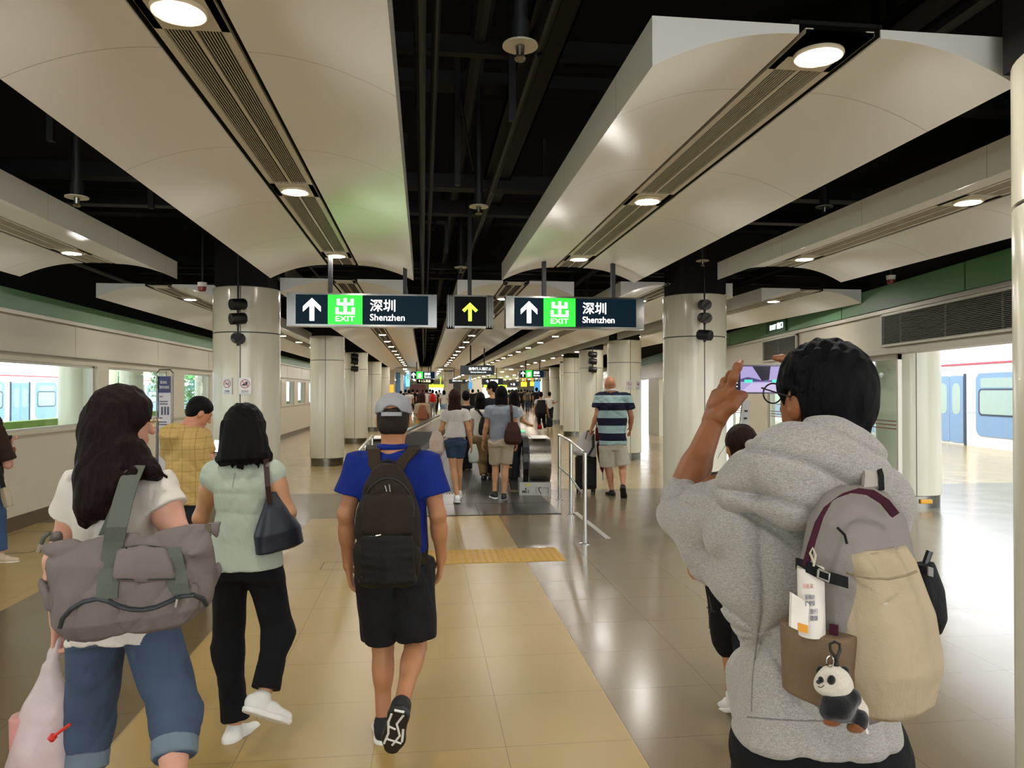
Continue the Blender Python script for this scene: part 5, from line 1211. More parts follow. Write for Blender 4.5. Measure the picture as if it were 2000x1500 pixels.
# ---------------------------------------------------------------- 3. woman in white blouse with long hair, tote and plastic bag
def woman_white():
    D = 2.62
    J = PJ(D, head=(240, 826), neck=(226, 905), sL=(163, 955), sR=(303, 953), eL=(108, 1095, .05), eR=(372, 1085, -.06), wL=(112, 1215, .08), wR=(398, 1150, .22),
           hL=(192, 1215), hR=(292, 1215), kL=(176, 1412, .1), aL=(160, 1610, .0), kR=(344, 1392, -.05), aR=(338, 1590, -.25))
    J['face'] = V3((.72, .69, -.06)); J['hdL'] = P_(112, 1265, D+.1)-J['wL']; J['pnL'] = RTW; J['tsL'] = -1; J['build'] = 1.0
    e = person(J, 'woman in white blouse and rolled blue jeans with long black hair, looking right')
    sdf_obj('body', skin_field(J, .97, curlL=1.0), .0045, SK_FAIR, e)
    F = shirt(J, .97, .026, .34, .05, .012, wr=.006, seed=31, sleeve_r=.064, boxy=1.1); sdf_obj('blouse', F, .006, cloth('white_cotton', '#c9c2b8', 600), e)
    F = legs_field(J, .97, .74, .012, rk=.078, ra=.062, rise=.1, wr=.004, seed=8, rh=.098)
    den = cloth('blue_denim', '#3e4c62', 800, .85, var=.3, fold=.35); sdf_obj('jeans', F, .006, den, e)
    den2 = cloth('denim_inside', '#66747f', 800, .85)
    for K, A in ((J['kL'], J['aL']), (J['kR'], J['aR'])):
        d = A-K; G = Field(.01); G.loft(K+d*.27, K+d*.46, RTW, [(0, .07, .07), (.08, .076, .077), (.92, .074, .075), (1, .07, .07)], k=.01); G.fx = waves(3, 5, 20, 50, .002); sdf_obj('rolled_cuff', G, .005, den2, e)
    for A, T in ((J['aL'], J['tL']), (J['aR'], J['tR'])): shoe(e, A+UP*.0, T, UP, .95, M_wshoe, M_wsole, .006)
    F, (f, r, u, hd, R) = hair_cap(J, 1.0, (.09, .112, .108), amp=.0035, seed=17, kk=(130, 300))
    F.loft(tuple(hd-UP*-.03), tuple(P_(232, 930, D-.04)), RTW, [(0, .08, .085, -.03), (.4, .085, .085, -.04), (.8, .085, .08, -.035), (1, .07, .06, -.03)], k=.05)
    F.chain([P_(200, 850, D-.08), P_(190, 930, D-.13), P_(182, 985, D-.15), P_(166, 1020, D-.15)], [.07, .06, .048, .018], .05)
    F.chain([P_(225, 880, D-.09), P_(222, 950, D-.14), P_(212, 1000, D-.15)], [.06, .05, .016], .04)
    F.chain([P_(262, 885, D-.05), P_(292, 918, D-.07), P_(312, 934, D-.03)], [.05, .03, .012], .03)
    F.chain([P_(250, 900, D-.06), P_(250, 950, D-.14), P_(238, 985, D-.15)], [.04, .02, .006], .02)
    rs_ = random.Random(3)
    for i in range(40):
        x = 152+i*2.9; y = 965+rs_.uniform(-30, 10)-max(0, x-190)*.5; F.cone(P_(x, y, D-.15), P_(x+rs_.uniform(-10, 8), y+rs_.uniform(22, 50), D-.155), .008, .0015, .008)
    for x, y in ((262, 890), (270, 900), (285, 905), (300, 915)): F.cone(P_(x, y, D-.07), P_(x+26, y+rs_.uniform(14, 24), D-.05), .012, .002, .01)
    F.ell(hd+f*.115-u*.045, (.085, .078, .11), R, .012, sub=True); F.ell(hd+f*.075+r*.055-u*.05, (.042, .05, .062), R, .01, sub=True); sdf_obj('hair', F, .0045, hair_mat('warm_black_hair', '#0a0606', '#241412'), e)
    b = MB(off(e)); q = hd+f*.102+u*.003
    for s_ in (-1, 1): b.tube([Vector(q+r*s_*.032+r*.024*math.cos(a_)+u*.019*math.sin(a_)) for a_ in np.linspace(0, 2*PI, 17)], .0012, 5); b.tube([Vector(q+r*s_*.056+u*.008), Vector(hd+r*s_*.084+u*.0)], .0013, 5)
    b.build('glasses', plain('gold_wire', '#c8a25c', .3, 1), e)
    # tote
    g = empty('tote_bag', at(255, 1240, 2.33), 'large mauve grey nylon tote bag slung behind the woman in the white blouse', 'bag')
    M = cloth('mauve_grey_nylon', '#6b625f', 500, .7, fold=.3); Md = cloth('grey_webbing', '#565a52', 900); Z = plain('dark_zip', '#22282c', .5)
    F = Field(.03); ax = V3((1, .1, -.03))
    F.loft(P_(262, 1240, 2.36), P_(248, 1042, 2.38), ax, [(0, .12, .04, -.02), (.06, .19, .075), (.2, .245, .105, .0), (.5, .262, .105, .01), (.75, .265, .075, .0), (.95, .262, .03, -.02), (1., .258, .012, -.03)], n=2.3)
    F.cone(P_(112, 1047, 2.42), P_(92, 1058, 2.42), .02, .008, .03); F.ell(P_(380, 1080, 2.36), (.03, .04, .02), k=.04)
    F.fx = plus(waves(14, 10, 10, 36, .006, 1, 2), creases(15, 6, 8, 22, .008, 1)); F.amp = .03; body = sdf_obj('bag_body', F, .005, M, g)
    B = F; H = lambda pts, lift=.002: hit(B, pts, 2.36, lift)
    b = MB(off(g)); c1 = H([(228, 1072), (228, 1128), (343, 1130), (322, 1075)], .0); G = Field(.015)
    for i in range(6):
        y = 1078+i*9.5; w0, w1 = 238-i*1.5, 318+i*3.2; q = H([(w0, y), ((w0+w1)/2, y), (w1, y)], .006); G.chain([np.array(v) for v in q], [.014, .018, .014], .015)
    G.fx = creases(33, 4, 14, 30, .004); sdf_obj('front_pocket', G, .004, M, g)
    b.tube(H([(238+x*82, 1070-math.sin(x*PI)*4) for x in np.linspace(0, 1, 9)], .012), .0035, 6); b.build('pocket_zip', Z, g)
    b = MB(off(g)); b.tube(H([(228+x*114, 1131+math.sin(x*PI)*1) for x in np.linspace(0, 1, 9)], .012), .0025, 6); b.build('pocket_edge', Z, g)
    zp = [(117, 1226), (122, 1208), (138, 1190), (163, 1175), (190, 1169), (212, 1174), (232, 1184), (255, 1190), (278, 1191), (305, 1186), (332, 1174), (355, 1164), (378, 1162), (397, 1170), (403, 1182)]
    b = MB(off(g)); b.tube(H(zp, .003), .0075, 8); b.build('wavy_zip', Z, g)
    for p2 in ([(346, 1170), (342, 1186)], [(248, 1070), (244, 1084)]): b = MB(off(g)); b.tube(H(p2, .018), .004, 6); b.build('metal_pull', M_chrome, g)
    b = MB(off(g)); b.cyl(P_(81, 1062, 2.4), P_(75, 1078, 2.4), .008, n=8); b.build('metal_pull', M_chrome, g)
    for pts in ([(98, 1040), (85, 1050), (78, 1068)], [(112, 1108), (90, 1110)]): b = MB(off(g)); b.tube([Vector(P_(x, y, 2.4)) for x, y in pts], .007, 6); b.build('side_tab', Md, g)
    for x0, tail in ((214, 1), (344, 0)):
        b = MB(off(g)); W = Vector((.03, .004, 0))
        if tail: pts = H([(208, 1170), (211, 1140), (215, 1110), (219, 1080), (222, 1058)], .004)+[P_(228, 1030, 2.33), P_(240, 980, 2.40), P_(252, 940, 2.44), P_(264, 912, 2.50), P_(272, 903, 2.58), P_(274, 912, 2.72)]
        else: pts = H([(352, 1160), (348, 1140), (343, 1115), (338, 1090), (332, 1070)], .004)
        straps(b, pts, [W]*len(pts), .003); b.build('strap', Md, g)
    b = MB(off(g)); straps(b, [P_(208, 1045, 2.42), P_(232, 990, 2.45), P_(258, 930, 2.5), P_(276, 905, 2.6), P_(278, 915, 2.7)], Vector((.022, .01, 0)), .003); b.build('strap', Md, g)
    # plastic bag
    g = empty('plastic_bag', at(85, 1500, 2.68), 'thin white plastic carrier bag with pink contents held low at the left', 'plastic bag')
    t = NT('thin_white_plastic'); t.set(color=hx('#d8c8c8'), rough=.3, trans=.0, alpha=.66); t.bump(t.noise(26, t.coord(), 4), .5, .01)
    F = Field(.02); F.loft(P_(78, 1580, 2.66), P_(100, 1300, 2.68), V3((1, .2, 0)), [(0, .115, .06), (.1, .125, .085), (.45, .11, .08), (.75, .075, .05), (1, .02, .014)], n=2.4); F.fx = waves(8, 9, 18, 60, .007, .5, 2); F.amp = .02
    F.chain([P_(100, 1305, 2.68), P_(106, 1275, 2.69), P_(112, 1250, 2.7)], [.022, .014, .016], .02); sdf_obj('bag_film', F, .006, t.m, g)
    F = Field(.02); F.loft(P_(80, 1560, 2.66), P_(70, 1390, 2.66), V3((1, .2, 0)), [(0, .09, .05), (1, .08, .045)], n=4); sdf_obj('pink_contents', F, .008, plain('pink_wrapping', '#c88a86', .5, var=.3), g)
    b = MB(off(g)); b.tube([Vector(P_(100, 1442, 2.55)), Vector(P_(118, 1428, 2.55)), Vector(P_(138, 1414, 2.56))], .006, 6); b.lathe(P_(102, 1441, 2.55), [(.005, -.014), (.016, 0), (.005, .014)], 10); b.build('red_tie', plain('red_plastic2', '#c8281c', .4), g)
woman_white()
# ---------------------------------------------------------------- 4. man in yellow plaid looking at phone
def man_yellow():
    J = PJ(5.9, head=(390, 806, .05), neck=(370, 830), sL=(333, 848, -.12), sR=(392, 848, .1), eL=(338, 905, .1), eR=(402, 905, .18), wL=(372, 893, .35), wR=(415, 888, .38),
           hL=(350, 968, -.04), hR=(383, 968, .04), kL=(352, 1062), aL=(350, 1150), kR=(386, 1062, .05), aR=(388, 1150, .05))
    J['face'] = V3((.72, .45, -.5)); J['tL'] = V3((.3, 1, 0)); J['tR'] = V3((.4, 1, 0)); J['build'] = 1.12
    e = person(J, 'man in yellow checked shirt, head bent over his phone, by the near left column')
    sdf_obj('body', skin_field(J, .98, curlL=.7, curlR=.6), .0055, SK_RED, e)
    t = NT('yellow_plaid'); c = t.coord(); sp = t.n('ShaderNodeSeparateXYZ'); t.t.links.new(c, sp.inputs[0])
    ln = lambda o, p, w_: t.math('LESS_THAN', t.math('FLOORED_MODULO', o, p), w_)
    g = t.math('MAXIMUM', ln(sp.outputs[0], .085, .006), ln(sp.outputs[2], .085, .006)); g2 = t.math('MAXIMUM', ln(t.math('ADD', sp.outputs[0], .03), .085, .003), ln(t.math('ADD', sp.outputs[2], .03), .085, .003))
    col = t.mix(t.math('MULTIPLY', g, .55), hx('#b0935a'), hx('#7a6a2c')); col = t.mix(t.math('MULTIPLY', g2, .4), col, hx('#7a6a2c')); t.set(color=col, rough=.85, spec=.2); t.bump(t.noise(20, c, 3), .3, .02)
    F = shirt(J, .98, .035, .6, .06, .01, wr=.006, seed=41, sleeve_r=.078, boxy=1.12); sh = sdf_obj('checked_shirt', F, .008, t.m, e)
    F = legs_field(J, .98, .98, .02, rk=.07, ra=.06, rise=.1, seed=9); sdf_obj('trousers', F, .009, cloth('charcoal_trousers', '#20242b'), e)
    shoe(e, J['aL'], J['tL'], UP, 1, M_bshoe, M_bsole, .008); shoe(e, J['aR'], J['tR'], UP, 1, M_bshoe, M_bsole, .008)
    F, (f, r, u, hd, R) = hair_cap(J, 1., (.083, .102, .09), upo=.04, back=.018, amp=.0015); F.ell(hd-f*.05-u*.01, (.07, .055, .07), R, .03); F.ell(hd+f*.1-u*.02, (.07, .06, .085), R, .01, sub=True); sdf_obj('hair', F, .006, HAIR, e)
    p = Vector(P_(424, 872, 6.3)); g = empty('phone', p, 'phone in the hand of the man in the yellow shirt', 'phone'); b = MB(p); rot = Matrix.Rotation(-.9, 3, 'X') @ Matrix.Rotation(.2, 3, 'Z')
    b.box(p-Vector((.037, .005, .075)), p+Vector((.037, .005, .075)), rot, p); b.build('phone_case', M_blk, g, bevel=.004)
    n_ = rot @ Vector((0, -.0056, 0)); b = MB(p); b.box(p+n_-Vector((.034, .0005, .071)), p+n_+Vector((.034, .0005, .071)), rot, p+n_); b.build('screen', emit('pale_screen', (.75, .85, .95), 1.1), g)
man_yellow()
# ---------------------------------------------------------------- 5. person cut by the left edge
def person_edge():
    J = PJ(7.25, head=(-28, 775), neck=(-30, 808), sL=(-50, 822, .18), sR=(-14, 824, -.16), eL=(-30, 880, .3), eR=(16, 908, -.1), wL=(0, 880, .35), wR=(19, 876, .14),
           hL=(-30, 935, .08), hR=(-18, 935, -.08), kL=(-28, 1000, .1), aL=(-35, 1078, .1), kR=(-6, 1002, -.1), aR=(0, 1080, -.1))
    J['face'] = V3((1, .2, 0)); J['tL'] = V3((1, .1, 0)); J['tR'] = V3((1, .0, .0)); J['hdR'] = V3((.1, .2, 1)); J['pnR'] = V3((.6, .6, 0))
    e = person(J, 'person in brown top and blue jeans cut off by the left edge of the picture')
    sdf_obj('body', skin_field(J, .97, curlR=.7), .008, SK_FAIR, e)
    F = shirt(J, .97, .03, .9, .02, .0, wr=.004, seed=51, sleeve_r=.07); sdf_obj('brown_top', F, .008, cloth('dark_brown_jersey', '#2a1a12'), e)
    sdf_obj('jeans', legs_field(J, .97, .97, .014, rk=.066, ra=.06), .009, cloth('blue_denim', '#38506f', 800, .85, var=.3, fold=.35), e)
    M = plain('cream_sneaker', '#b9a68c', .6); shoe(e, J['aL'], J['tL'], UP, 1, M, M_wsole, .006); shoe(e, J['aR'], J['tR'], UP, 1, M, M_wsole, .006)
    F, q = hair_cap(J, 1.); sdf_obj('hair', F, .008, HAIR, e)
    p = Vector(P_(14, 864, 7.4)); g = empty('drink_cup', p-Vector((0, 0, .06)), 'dark blue cup held by the person at the left edge', 'cup')
    b = MB(g.location); b.lathe(p, [(.028, -.06), (.042, .055), (.046, .06)], 20); b.build('cup_body', plain('navy_cup', '#1b2338', .4), g, smooth=True); b = MB(g.location); b.lathe(p, [(.046, .058), (.046, .066), (.04, .07)], 20); b.build('lid', M_blk, g, smooth=True)
    g = empty('crossbody_bag', at(14, 985, 7.1), 'pale beige bag hanging on a dark strap at the left edge', 'bag'); F = Field(.01); F.loft(P_(17, 990, 7.1), P_(8, 952, 7.1), V3((.7, -.6, 0)), [(0, .05, .03), (.5, .055, .035), (1, .045, .025)], n=4); sdf_obj('bag_body', F, .006, cloth('beige_bag', '#a89c86'), g)
    b = MB(off(g)); straps(b, [P_(8, 955, 7.08), P_(-2, 920, 7.02), P_(-25, 830, 7.0)], Vector((.02, 0, 0)), .004); b.build('strap', M_dark, g)
person_edge()
# ---------------------------------------------------------------- 6. bald man in striped polo
def man_bald():
    J = PJ(11.7, head=(1191, 751), neck=(1193, 764), sL=(1172, 775), sR=(1222, 775), eL=(1166, 810, -.02), eR=(1233, 814, .03), wL=(1156, 836, .05), wR=(1231, 838, .25),
           hL=(1184, 872), hR=(1210, 872), kL=(1188, 915, .05), aL=(1195, 957), kR=(1216, 913), aR=(1217, 950, -.25))
    J['tL'] = V3((-.3, 1, 0)); J['tR'] = V3((.25, .55, -.8)); J['build'] = 1.12; J['hdL'] = V3((-.2, .5, -.7))
    e = person(J, 'bald man in navy and pale blue striped polo and cream shorts wheeling luggage')
    sdf_obj('body', skin_field(J, 1.08, curlL=1.1), .009, SK_RED, e)
    t = NT('wide_stripes'); c = t.coord(); sp = t.n('ShaderNodeSeparateXYZ'); t.t.links.new(c, sp.inputs[0])
    m = t.math('LESS_THAN', t.math('FLOORED_MODULO', t.math('ADD', sp.outputs[2], .08), .238), .119); t.set(color=t.mix(m, hx('#8fa6a6'), hx('#15172a')), rough=.85, spec=.2); t.bump(t.noise(16, c, 3), .3, .03)
    F = shirt(J, 1.08, .042, .62, -.03, .01, wr=.007, seed=61, sleeve_r=.078, boxy=1.12); sdf_obj('striped_polo', F, .01, t.m, e)
    C = Field(.01); C.ell(J['neck']+UP*.02, (.085, .085, .035)); C.ell(J['neck']+UP*.06, (.065, .065, .05), k=.008, sub=True); sdf_obj('white_collar', C, .007, cloth('white_cotton', '#c9c2b8', 600), e)
    F = legs_field(J, 1.08, .44, .012, rk=.112, rise=.10, wr=.003, rh=.106); sdf_obj('shorts', F, .01, cloth('cream_cotton', '#b0a898'), e)
    shoe(e, J['aL'], J['tL'], UP, 1.05, M_bshoe, M_bsole, .008, name='slip_on_shoe'); shoe(e, J['aR'], J['tR'], J['kR']-J['aR'], 1.1, M_bshoe, M_bsole, .008, name='slip_on_shoe')
    # suitcase with bag on top and umbrella
    sc = fl(1143, 963); x, y = sc.x, sc.y; g = empty('suitcase', (x, y, 0), 'black upright suitcase pulled by the bald man', 'suitcase')
    b = MB(g.location); b.box((x-.15, y-.11, .07), (x+.17, y+.11, .60)); b.build('case', cloth('black_ballistic', '#0c0c0e', 400, .6), g, bevel=.03, seg=3)
    b = MB(g.location); b.box((x-.1, y-.135, .12), (x+.12, y-.10, .5)); b.build('front_pocket', cloth('black_ballistic', '#0c0c0e', 400, .6), g, bevel=.015)
    b = MB(g.location)
    for dx in (-.11, .13):
        for dy in (-.08, .08): b.cyl((x+dx-.012, y+dy, .03), (x+dx+.012, y+dy, .03), .03, n=14); b.box((x+dx-.018, y+dy-.015, .03), (x+dx+.018, y+dy+.015, .08))
    b.build('wheels', M_rubber, g)
    hp = Vector(J['wL']+V3((-.02, .05, -.05))); b = MB(g.location)
    for dx in (-.05, .07): b.cyl((x+dx, y+.08, .6), (hp.x+(.06 if dx > 0 else -.04), hp.y, hp.z), .008, n=8)
    b.cyl((hp.x-.05, hp.y, hp.z), (hp.x+.07, hp.y, hp.z), .013, n=10); b.build('pull_handle', M_steel, g)
    g2 = empty('duffel_bag', (x-.02, y-.02, .6), 'white and black soft bag resting on top of the black suitcase', 'bag')
    F = Field(.03); F.loft(V3((x-.02, y-.03, .60)), V3((x+.04, y, .98)), RTW, [(0, .16, .1), (.12, .19, .13), (.5, .17, .12), (.85, .11, .08), (1, .06, .04)], n=2.5); F.fx = waves(3, 6, 12, 35, .01); F.amp = .02; sdf_obj('bag_body', F, .009, cloth('off_white_nylon', '#aba6a2'), g2)
    b = MB(g2.location); straps(b, [V3((x+.02, y-.15, .62)), V3((x+.1, y-.145, .75)), V3((x+.12, y-.09, .95)), V3((x+.07, y, 1.02))], Vector((.02, 0, 0)), .004); b.build('strap', M_dark, g2)
    g3 = empty('umbrella', (x+.27, y+.02, .3), 'furled dark red umbrella hanging beside the black suitcase', 'umbrella')
    F = Field(.01); F.loft(V3((x+.29, y, .32)), V3((x+.22, y, .82)), RTW, [(0, .008, .008), (.15, .03, .03), (.6, .05, .045), (.9, .04, .035), (1, .02, .02)]); F.fx = waves(5, 5, 40, 90, .003, .2); sdf_obj('canopy', F, .007, cloth('dark_red_nylon', '#5a0f14'), g3)
    F = Field(.01); F.loft(V3((x+.21, y, .84)), V3((x+.2, y, 1.06)), RTW, [(0, .045, .04), (1, .03, .03)]); sdf_obj('folded_cover', F, .008, cloth('dark_red_nylon', '#5a0f14'), g3)
    b = MB(g3.location); b.tube([(x+.295, y, .2), (x+.29, y, .34)], .006, 8); b.tube([(x+.22, y, .82), (x+.19, y, 1.12), (x+.15, y, 1.15)], .008, 8); b.build('shaft', M_blk, g3)
man_bald()
# ---------------------------------------------------------------- 7. young man in grey hoodie filming with his phone
def man_hoodie():
    D = 1.55
    J = PJ(D, head=(1604, 778), neck=(1590, 905), sL=(1448, 985, .04), sR=(1712, 980, -.0), eL=(1326, 992, .25), eR=(1690, 1010, .26), wL=(1397, 815, .30), wR=(1560, 770, .44),
           hL=(1532, 1475), hR=(1672, 1475), kL=(1530, 1880, .1), aL=(1530, 2250, .1), kR=(1680, 1880), aR=(1680, 2250, -.1))
    J['face'] = V3((-.22, .97, .02)); J['build'] = .95
    J['hdL'] = P_(1420, 745, D+.33)-J['wL']; J['pnL'] = V3((.95, -.1, -.1)); J['tsL'] = -1; J['cursL'] = None
    J['hdR'] = P_(1545, 715, D+.42)-J['wR']; J['pnR'] = V3((-.9, -.2, -.2)); J['tsR'] = 1
    e = person(J, 'young man in grey hooded sweatshirt filming with a raised phone, seen large at right')
    F = skin_field(J, 1.0, hands=False)
    # left hand: thumb under the phone, index up its end, the others folded behind
    w = J['wL']; d = norm(P_(1425, 742, D+.34)-w); n = norm(V3((.92, .12, 0))); ac = norm(np.cross(d, n))
    F.loft(w-d*.012, w+d*.075, V3((.5, -.85, 0)), [(0, .027, .022), (.5, .038, .024), (1, .038, .022)], k=.015)
    F.chain([P_(1424, 762, 1.86), P_(1432, 738, 1.84), P_(1441, 716, 1.84), P_(1447, 706, 1.86)], [.0125, .0105, .0095, .0075], .012)         # index along the short edge
    F.chain([P_(1415, 752, 1.88), P_(1428, 732, 1.90), P_(1440, 725, 1.93), P_(1452, 728, 1.93)], [.0125, .011, .0095, .008], .01)
    F.chain([P_(1406, 765, 1.90), P_(1416, 745, 1.93), P_(1430, 742, 1.95), P_(1444, 745, 1.95)], [.012, .0105, .009, .008], .01)
    F.chain([P_(1402, 782, 1.90), P_(1410, 762, 1.94), P_(1424, 760, 1.96), P_(1436, 762, 1.96)], [.011, .0095, .0085, .007], .01)
    F.chain([P_(1405, 808, 1.83), P_(1428, 792, 1.82), P_(1440, 778, 1.83), P_(1454, 772, 1.84)], [.018, .013, .0105, .0085], .02)        # thumb
    w = J['wR']; F.loft(w, w+V3((-.02, .02, .06)), V3((.3, -.9, 0)), [(0, .03, .022), (1, .036, .02)], k=.015)
    F.chain([P_(1560, 740, 1.95), P_(1545, 712, 1.93), P_(1528, 700, 1.9), P_(1513, 699, 1.88)], [.012, .0105, .0095, .0075], .01)
    F.chain([P_(1566, 745, 1.98), P_(1556, 722, 2.0), P_(1540, 716, 1.98)], [.012, .0105, .009], .01); F.chain([P_(1570, 755, 2.0), P_(1560, 735, 2.02), P_(1545, 732, 2.0)], [.012, .0105, .009], .01)
    F.chain([P_(1572, 765, 2.0), P_(1562, 750, 2.02), P_(1548, 748, 2.0)], [.011, .0095, .008], .01); F.chain([P_(1558, 790, 1.93), P_(1545, 780, 1.9), P_(1532, 774, 1.89)], [.015, .012, .009], .015)
    sdf_obj('body', F, .0035, skin_mat('#84502e'), e)
    # hair
    F, (f, r, u, hd, R) = hair_cap(J, 1.0, (.0885, .104, .088), upo=.034, back=.012, amp=.003, kk=(110, 300), seed=23)
    F.ell(hd-f*.045-u*.012, (.080, .068, .08), R, .03); F.ell(hd-f*.05-u*.062, (.055, .045, .04), R, .03)
    rh_ = random.Random(4)
    for i in range(150):                                              # short tufts
        a1, a2 = rh_.uniform(-2.6, 2.6), rh_.uniform(-.3, 1.4); dv = -f*math.cos(a1)*math.cos(a2)+r*math.sin(a1)*math.cos(a2)+u*math.sin(a2)
        p0 = hd+u*.032-f*.012+dv*np.array(.088); sw_ = norm(-u*.8+r*rh_.uniform(-.6, .6)-f*.3); q_ = p0+norm(sw_-dv*(sw_@dv)*.8)*.03; F.cone(p0, q_+dv*.003, .006, .002, .006)
    F.ell(hd+f*.115-u*.035, (.08, .07, .1), R, .012, sub=True)
    for q in (-1, 1): F.ell(hd+r*q*.09-u*.028+f*.012, (.03, .034, .048), R, .012, sub=True)
    sdf_obj('hair', F, .003, hair_mat('blue_black_hair', '#020305', '#0a0b10', (260, 260, 60), .6), e)
    b = MB(off(e)); q = hd+f*.11+u*.008
    for s_ in (-1, 1): b.tube([Vector(q+r*s_*.034+r*.026*math.cos(a_)+u*.022*math.sin(a_)) for a_ in np.linspace(0, 2*PI, 21)], .0018, 6); b.tube([Vector(q+r*s_*.06+u*.012), Vector(q+r*s_*.08+u*.012-f*.02), Vector(hd+r*s_*.09+u*.004-f*.01)], .0018, 6)
    b.build('glasses', M_blk, e)
    # hoodie
    t = NT('grey_marl_fleece'); c = t.coord('Object', (60, 60, 260)); n1 = t.noise(2, c, 3, .8); n2 = t.noise(420, t.coord(), 2)
    t.set(color=t.mix(t.ramp(t.math('ADD', t.math('MULTIPLY', n1, .6), t.math('MULTIPLY', n2, .4)), [(.38, 0.), (.62, 1.)]), hx('#7f7b76'), hx('#a5a19b')), rough=.95, spec=.15, sheen=.2); t.bump(n2, .12, .002); MH = t.m
    F = Field(.04)
    a_ = P_(1592, 1448, D-.02); t_ = P_(1580, 905, D+.02)
    F.loft(a_, t_, V3((1, .03, 0)), [(0, .158, .115), (.03, .168, .125), (.2, .155, .125, .0), (.45, .15, .12, .0), (.7, .165, .115), (.84, .165, .10), (.94, .11, .08), (1, .07, .07)], n=2.4, k=.02)
    F.cone(P_(1445, 990, D+.03), P_(1706, 975, D-.0), .068, .068, .06)
    F.chain([P_(1448, 992, D+.04), P_(1390, 1003, D+.13), P_(1338, 1003, D+.22)], [.078, .073, .064], .05)               # sleeve
    F.chain([P_(1350, 1020, D+.2), P_(1385, 1085, D+.13), P_(1430, 1130, D+.06)], [.045, .047, .045], .06)               # cloth hanging from the arm
    F.chain([P_(1448, 1060, D+.02), P_(1480, 1150, D), P_(1505, 1225, D)], [.07, .065, .055], .06)
    F.chain([P_(1700, 985, D-.0), P_(1705, 1010, D+.1), P_(1690, 1015, D+.22)], [.065, .065, .06], .05)
    F.chain([P_(1500, 1250, D+.1), P_(1474, 1320, D+.1), P_(1480, 1430, D+.08)], [.035, .055, .045], .05)                 # front pouch bulging out
    F.cone(J['eL']+(J['wL']-J['eL'])*.0, J['eL']+(J['wL']-J['eL'])*.15, .058, .052, .03)
    wv_ = plus(waves(77, 8, 8, 22, .004, .5, 2.), creases(79, 5, 6, 15, .009, .5)); cen = P_(1400, 985, D+.02); lo_ = P_(1500, 1250, D-.1)
    def fx(P):
        q = P-nv(cen); rr = np.sqrt((q**2).sum(1)); an = np.arctan2(q[:, 2], q[:, 0])
        f1 = .010*np.exp(-((rr-.12)/.10)**2)*(1-np.abs(np.sin(an*2.6+rr*6+.4)))**2                                            # folds fanning from the shoulder
        q2 = P-nv(lo_); a2 = np.arctan2(q2[:, 2], q2[:, 0]); r2 = np.sqrt((q2**2).sum(1))
        f2 = .013*np.exp(-((r2-.12)/.12)**2)*(1-np.abs(np.sin(a2*3.5+.8)))**2.5
        f3 = .006*np.exp(-((P[:, 2]-.97)/.12)**2)*(1-np.abs(np.sin(P[:, 0]*34+np.sin(P[:, 2]*14)*1.2)))**2
        return (wv_(P)+f1+f2+f3).astype(F32)
    F.fx = fx; F.amp = .035
    hood = sdf_obj('hooded_sweatshirt', F, .005, MH, e)
    G = Field(.03)
    ring = [(1450, 1000, .02, .03), (1446, 955, -.03, .045), (1500, 915, -.07, .06), (1560, 890, -.10, .062), (1620, 885, -.11, .06), (1672, 910, -.09, .05), (1694, 955, -.04, .04), (1700, 990, .02, .03)]
    G.chain([P_(x, y, D+dz) for x, y, dz, _ in ring], [q[3] for q in ring], .05)
    G.loft(P_(1628, 1012, D-.17), P_(1588, 880, D-.08), V3((1, .05, .12)), [(0, .035, .02), (.2, .085, .04), (.5, .12, .05), (.85, .125, .05), (1, .1, .04)], n=2.2, k=.04)
    G.chain([P_(1480, 985, D-.09), P_(1550, 995, D-.135), P_(1630, 990, D-.155), P_(1680, 960, D-.11)], [.03, .035, .037, .03], .03)
    G.ell(hd-u*.0+f*.02, (.075, .085, .16), R, .02, sub=True)
    wv2 = plus(waves(78, 7, 9, 24, .004, 1.4, 2.), creases(80, 5, 7, 18, .010, 1.4))
    def fh(P):
        x, z = P[:, 0], P[:, 2]; c2 = P_(1640, 940, D-.15)
        return (wv2(P)+.011*(1-np.abs(np.sin((z-c2[2])*36+(x-c2[0])*9+np.sin((x-c2[0])*14)*.8)))**3).astype(F32)
    G.fx = fh; G.amp = .03
    sdf_obj('hood', G, .004, MH, hood)
    b = MB(off(e)); b.tube([p for p in hit(F, [(x, 1400+math.sin((x-1455)/270*PI)*8) for x in range(1460, 1730, 15)], D, .0)], .0018, 5); b.build('hem_seam', plain('seam_grey', '#6f6b66', .9), e)
    b = MB(off(e)); b.tube([p for p in hit(F, [(1480, 1240), (1474, 1290), (1470, 1330), (1468, 1390)], D, .0)], .0018, 5); b.build('pocket_seam', plain('seam_grey', '#6f6b66', .9), e)
    F = legs_field(J, 1.0, .97, .02, rk=.08, ra=.07, rise=.12, wr=.004, rh=.1); sdf_obj('trousers', F, .008, cloth('black_crepe', '#06070b', 500, .85), e)
    for A, T in ((J['aL'], J['tL']), (J['aR'], J['tR'])): 
        shoe(e, V3((A[0], A[1], .09)), T, UP, 1, M_bshoe, M_bsole, .01)
    # phone
    pc = at(1490, 741, 1.87); g = empty('phone', pc, 'phone held sideways in the raised hands, its screen showing the station ceiling', 'phone')
    hw, hh, th = .078, .0365, .004; rr = Matrix.Rotation(-.12, 3, 'Z') @ Matrix.Rotation(.0, 3, 'X')
    def Q(x, z, dy=0): return pc+rr @ Vector((x, dy, z))
    b = MB(pc); b.prism(rrect(-hw, -hh, hw, hh, .008), lambda x, z: Q(x, z, -th), rr @ Vector((0, 2*th, 0))); b.build('phone_case', plain('lilac_grey_case', '#6f6880', .3, .4), g)
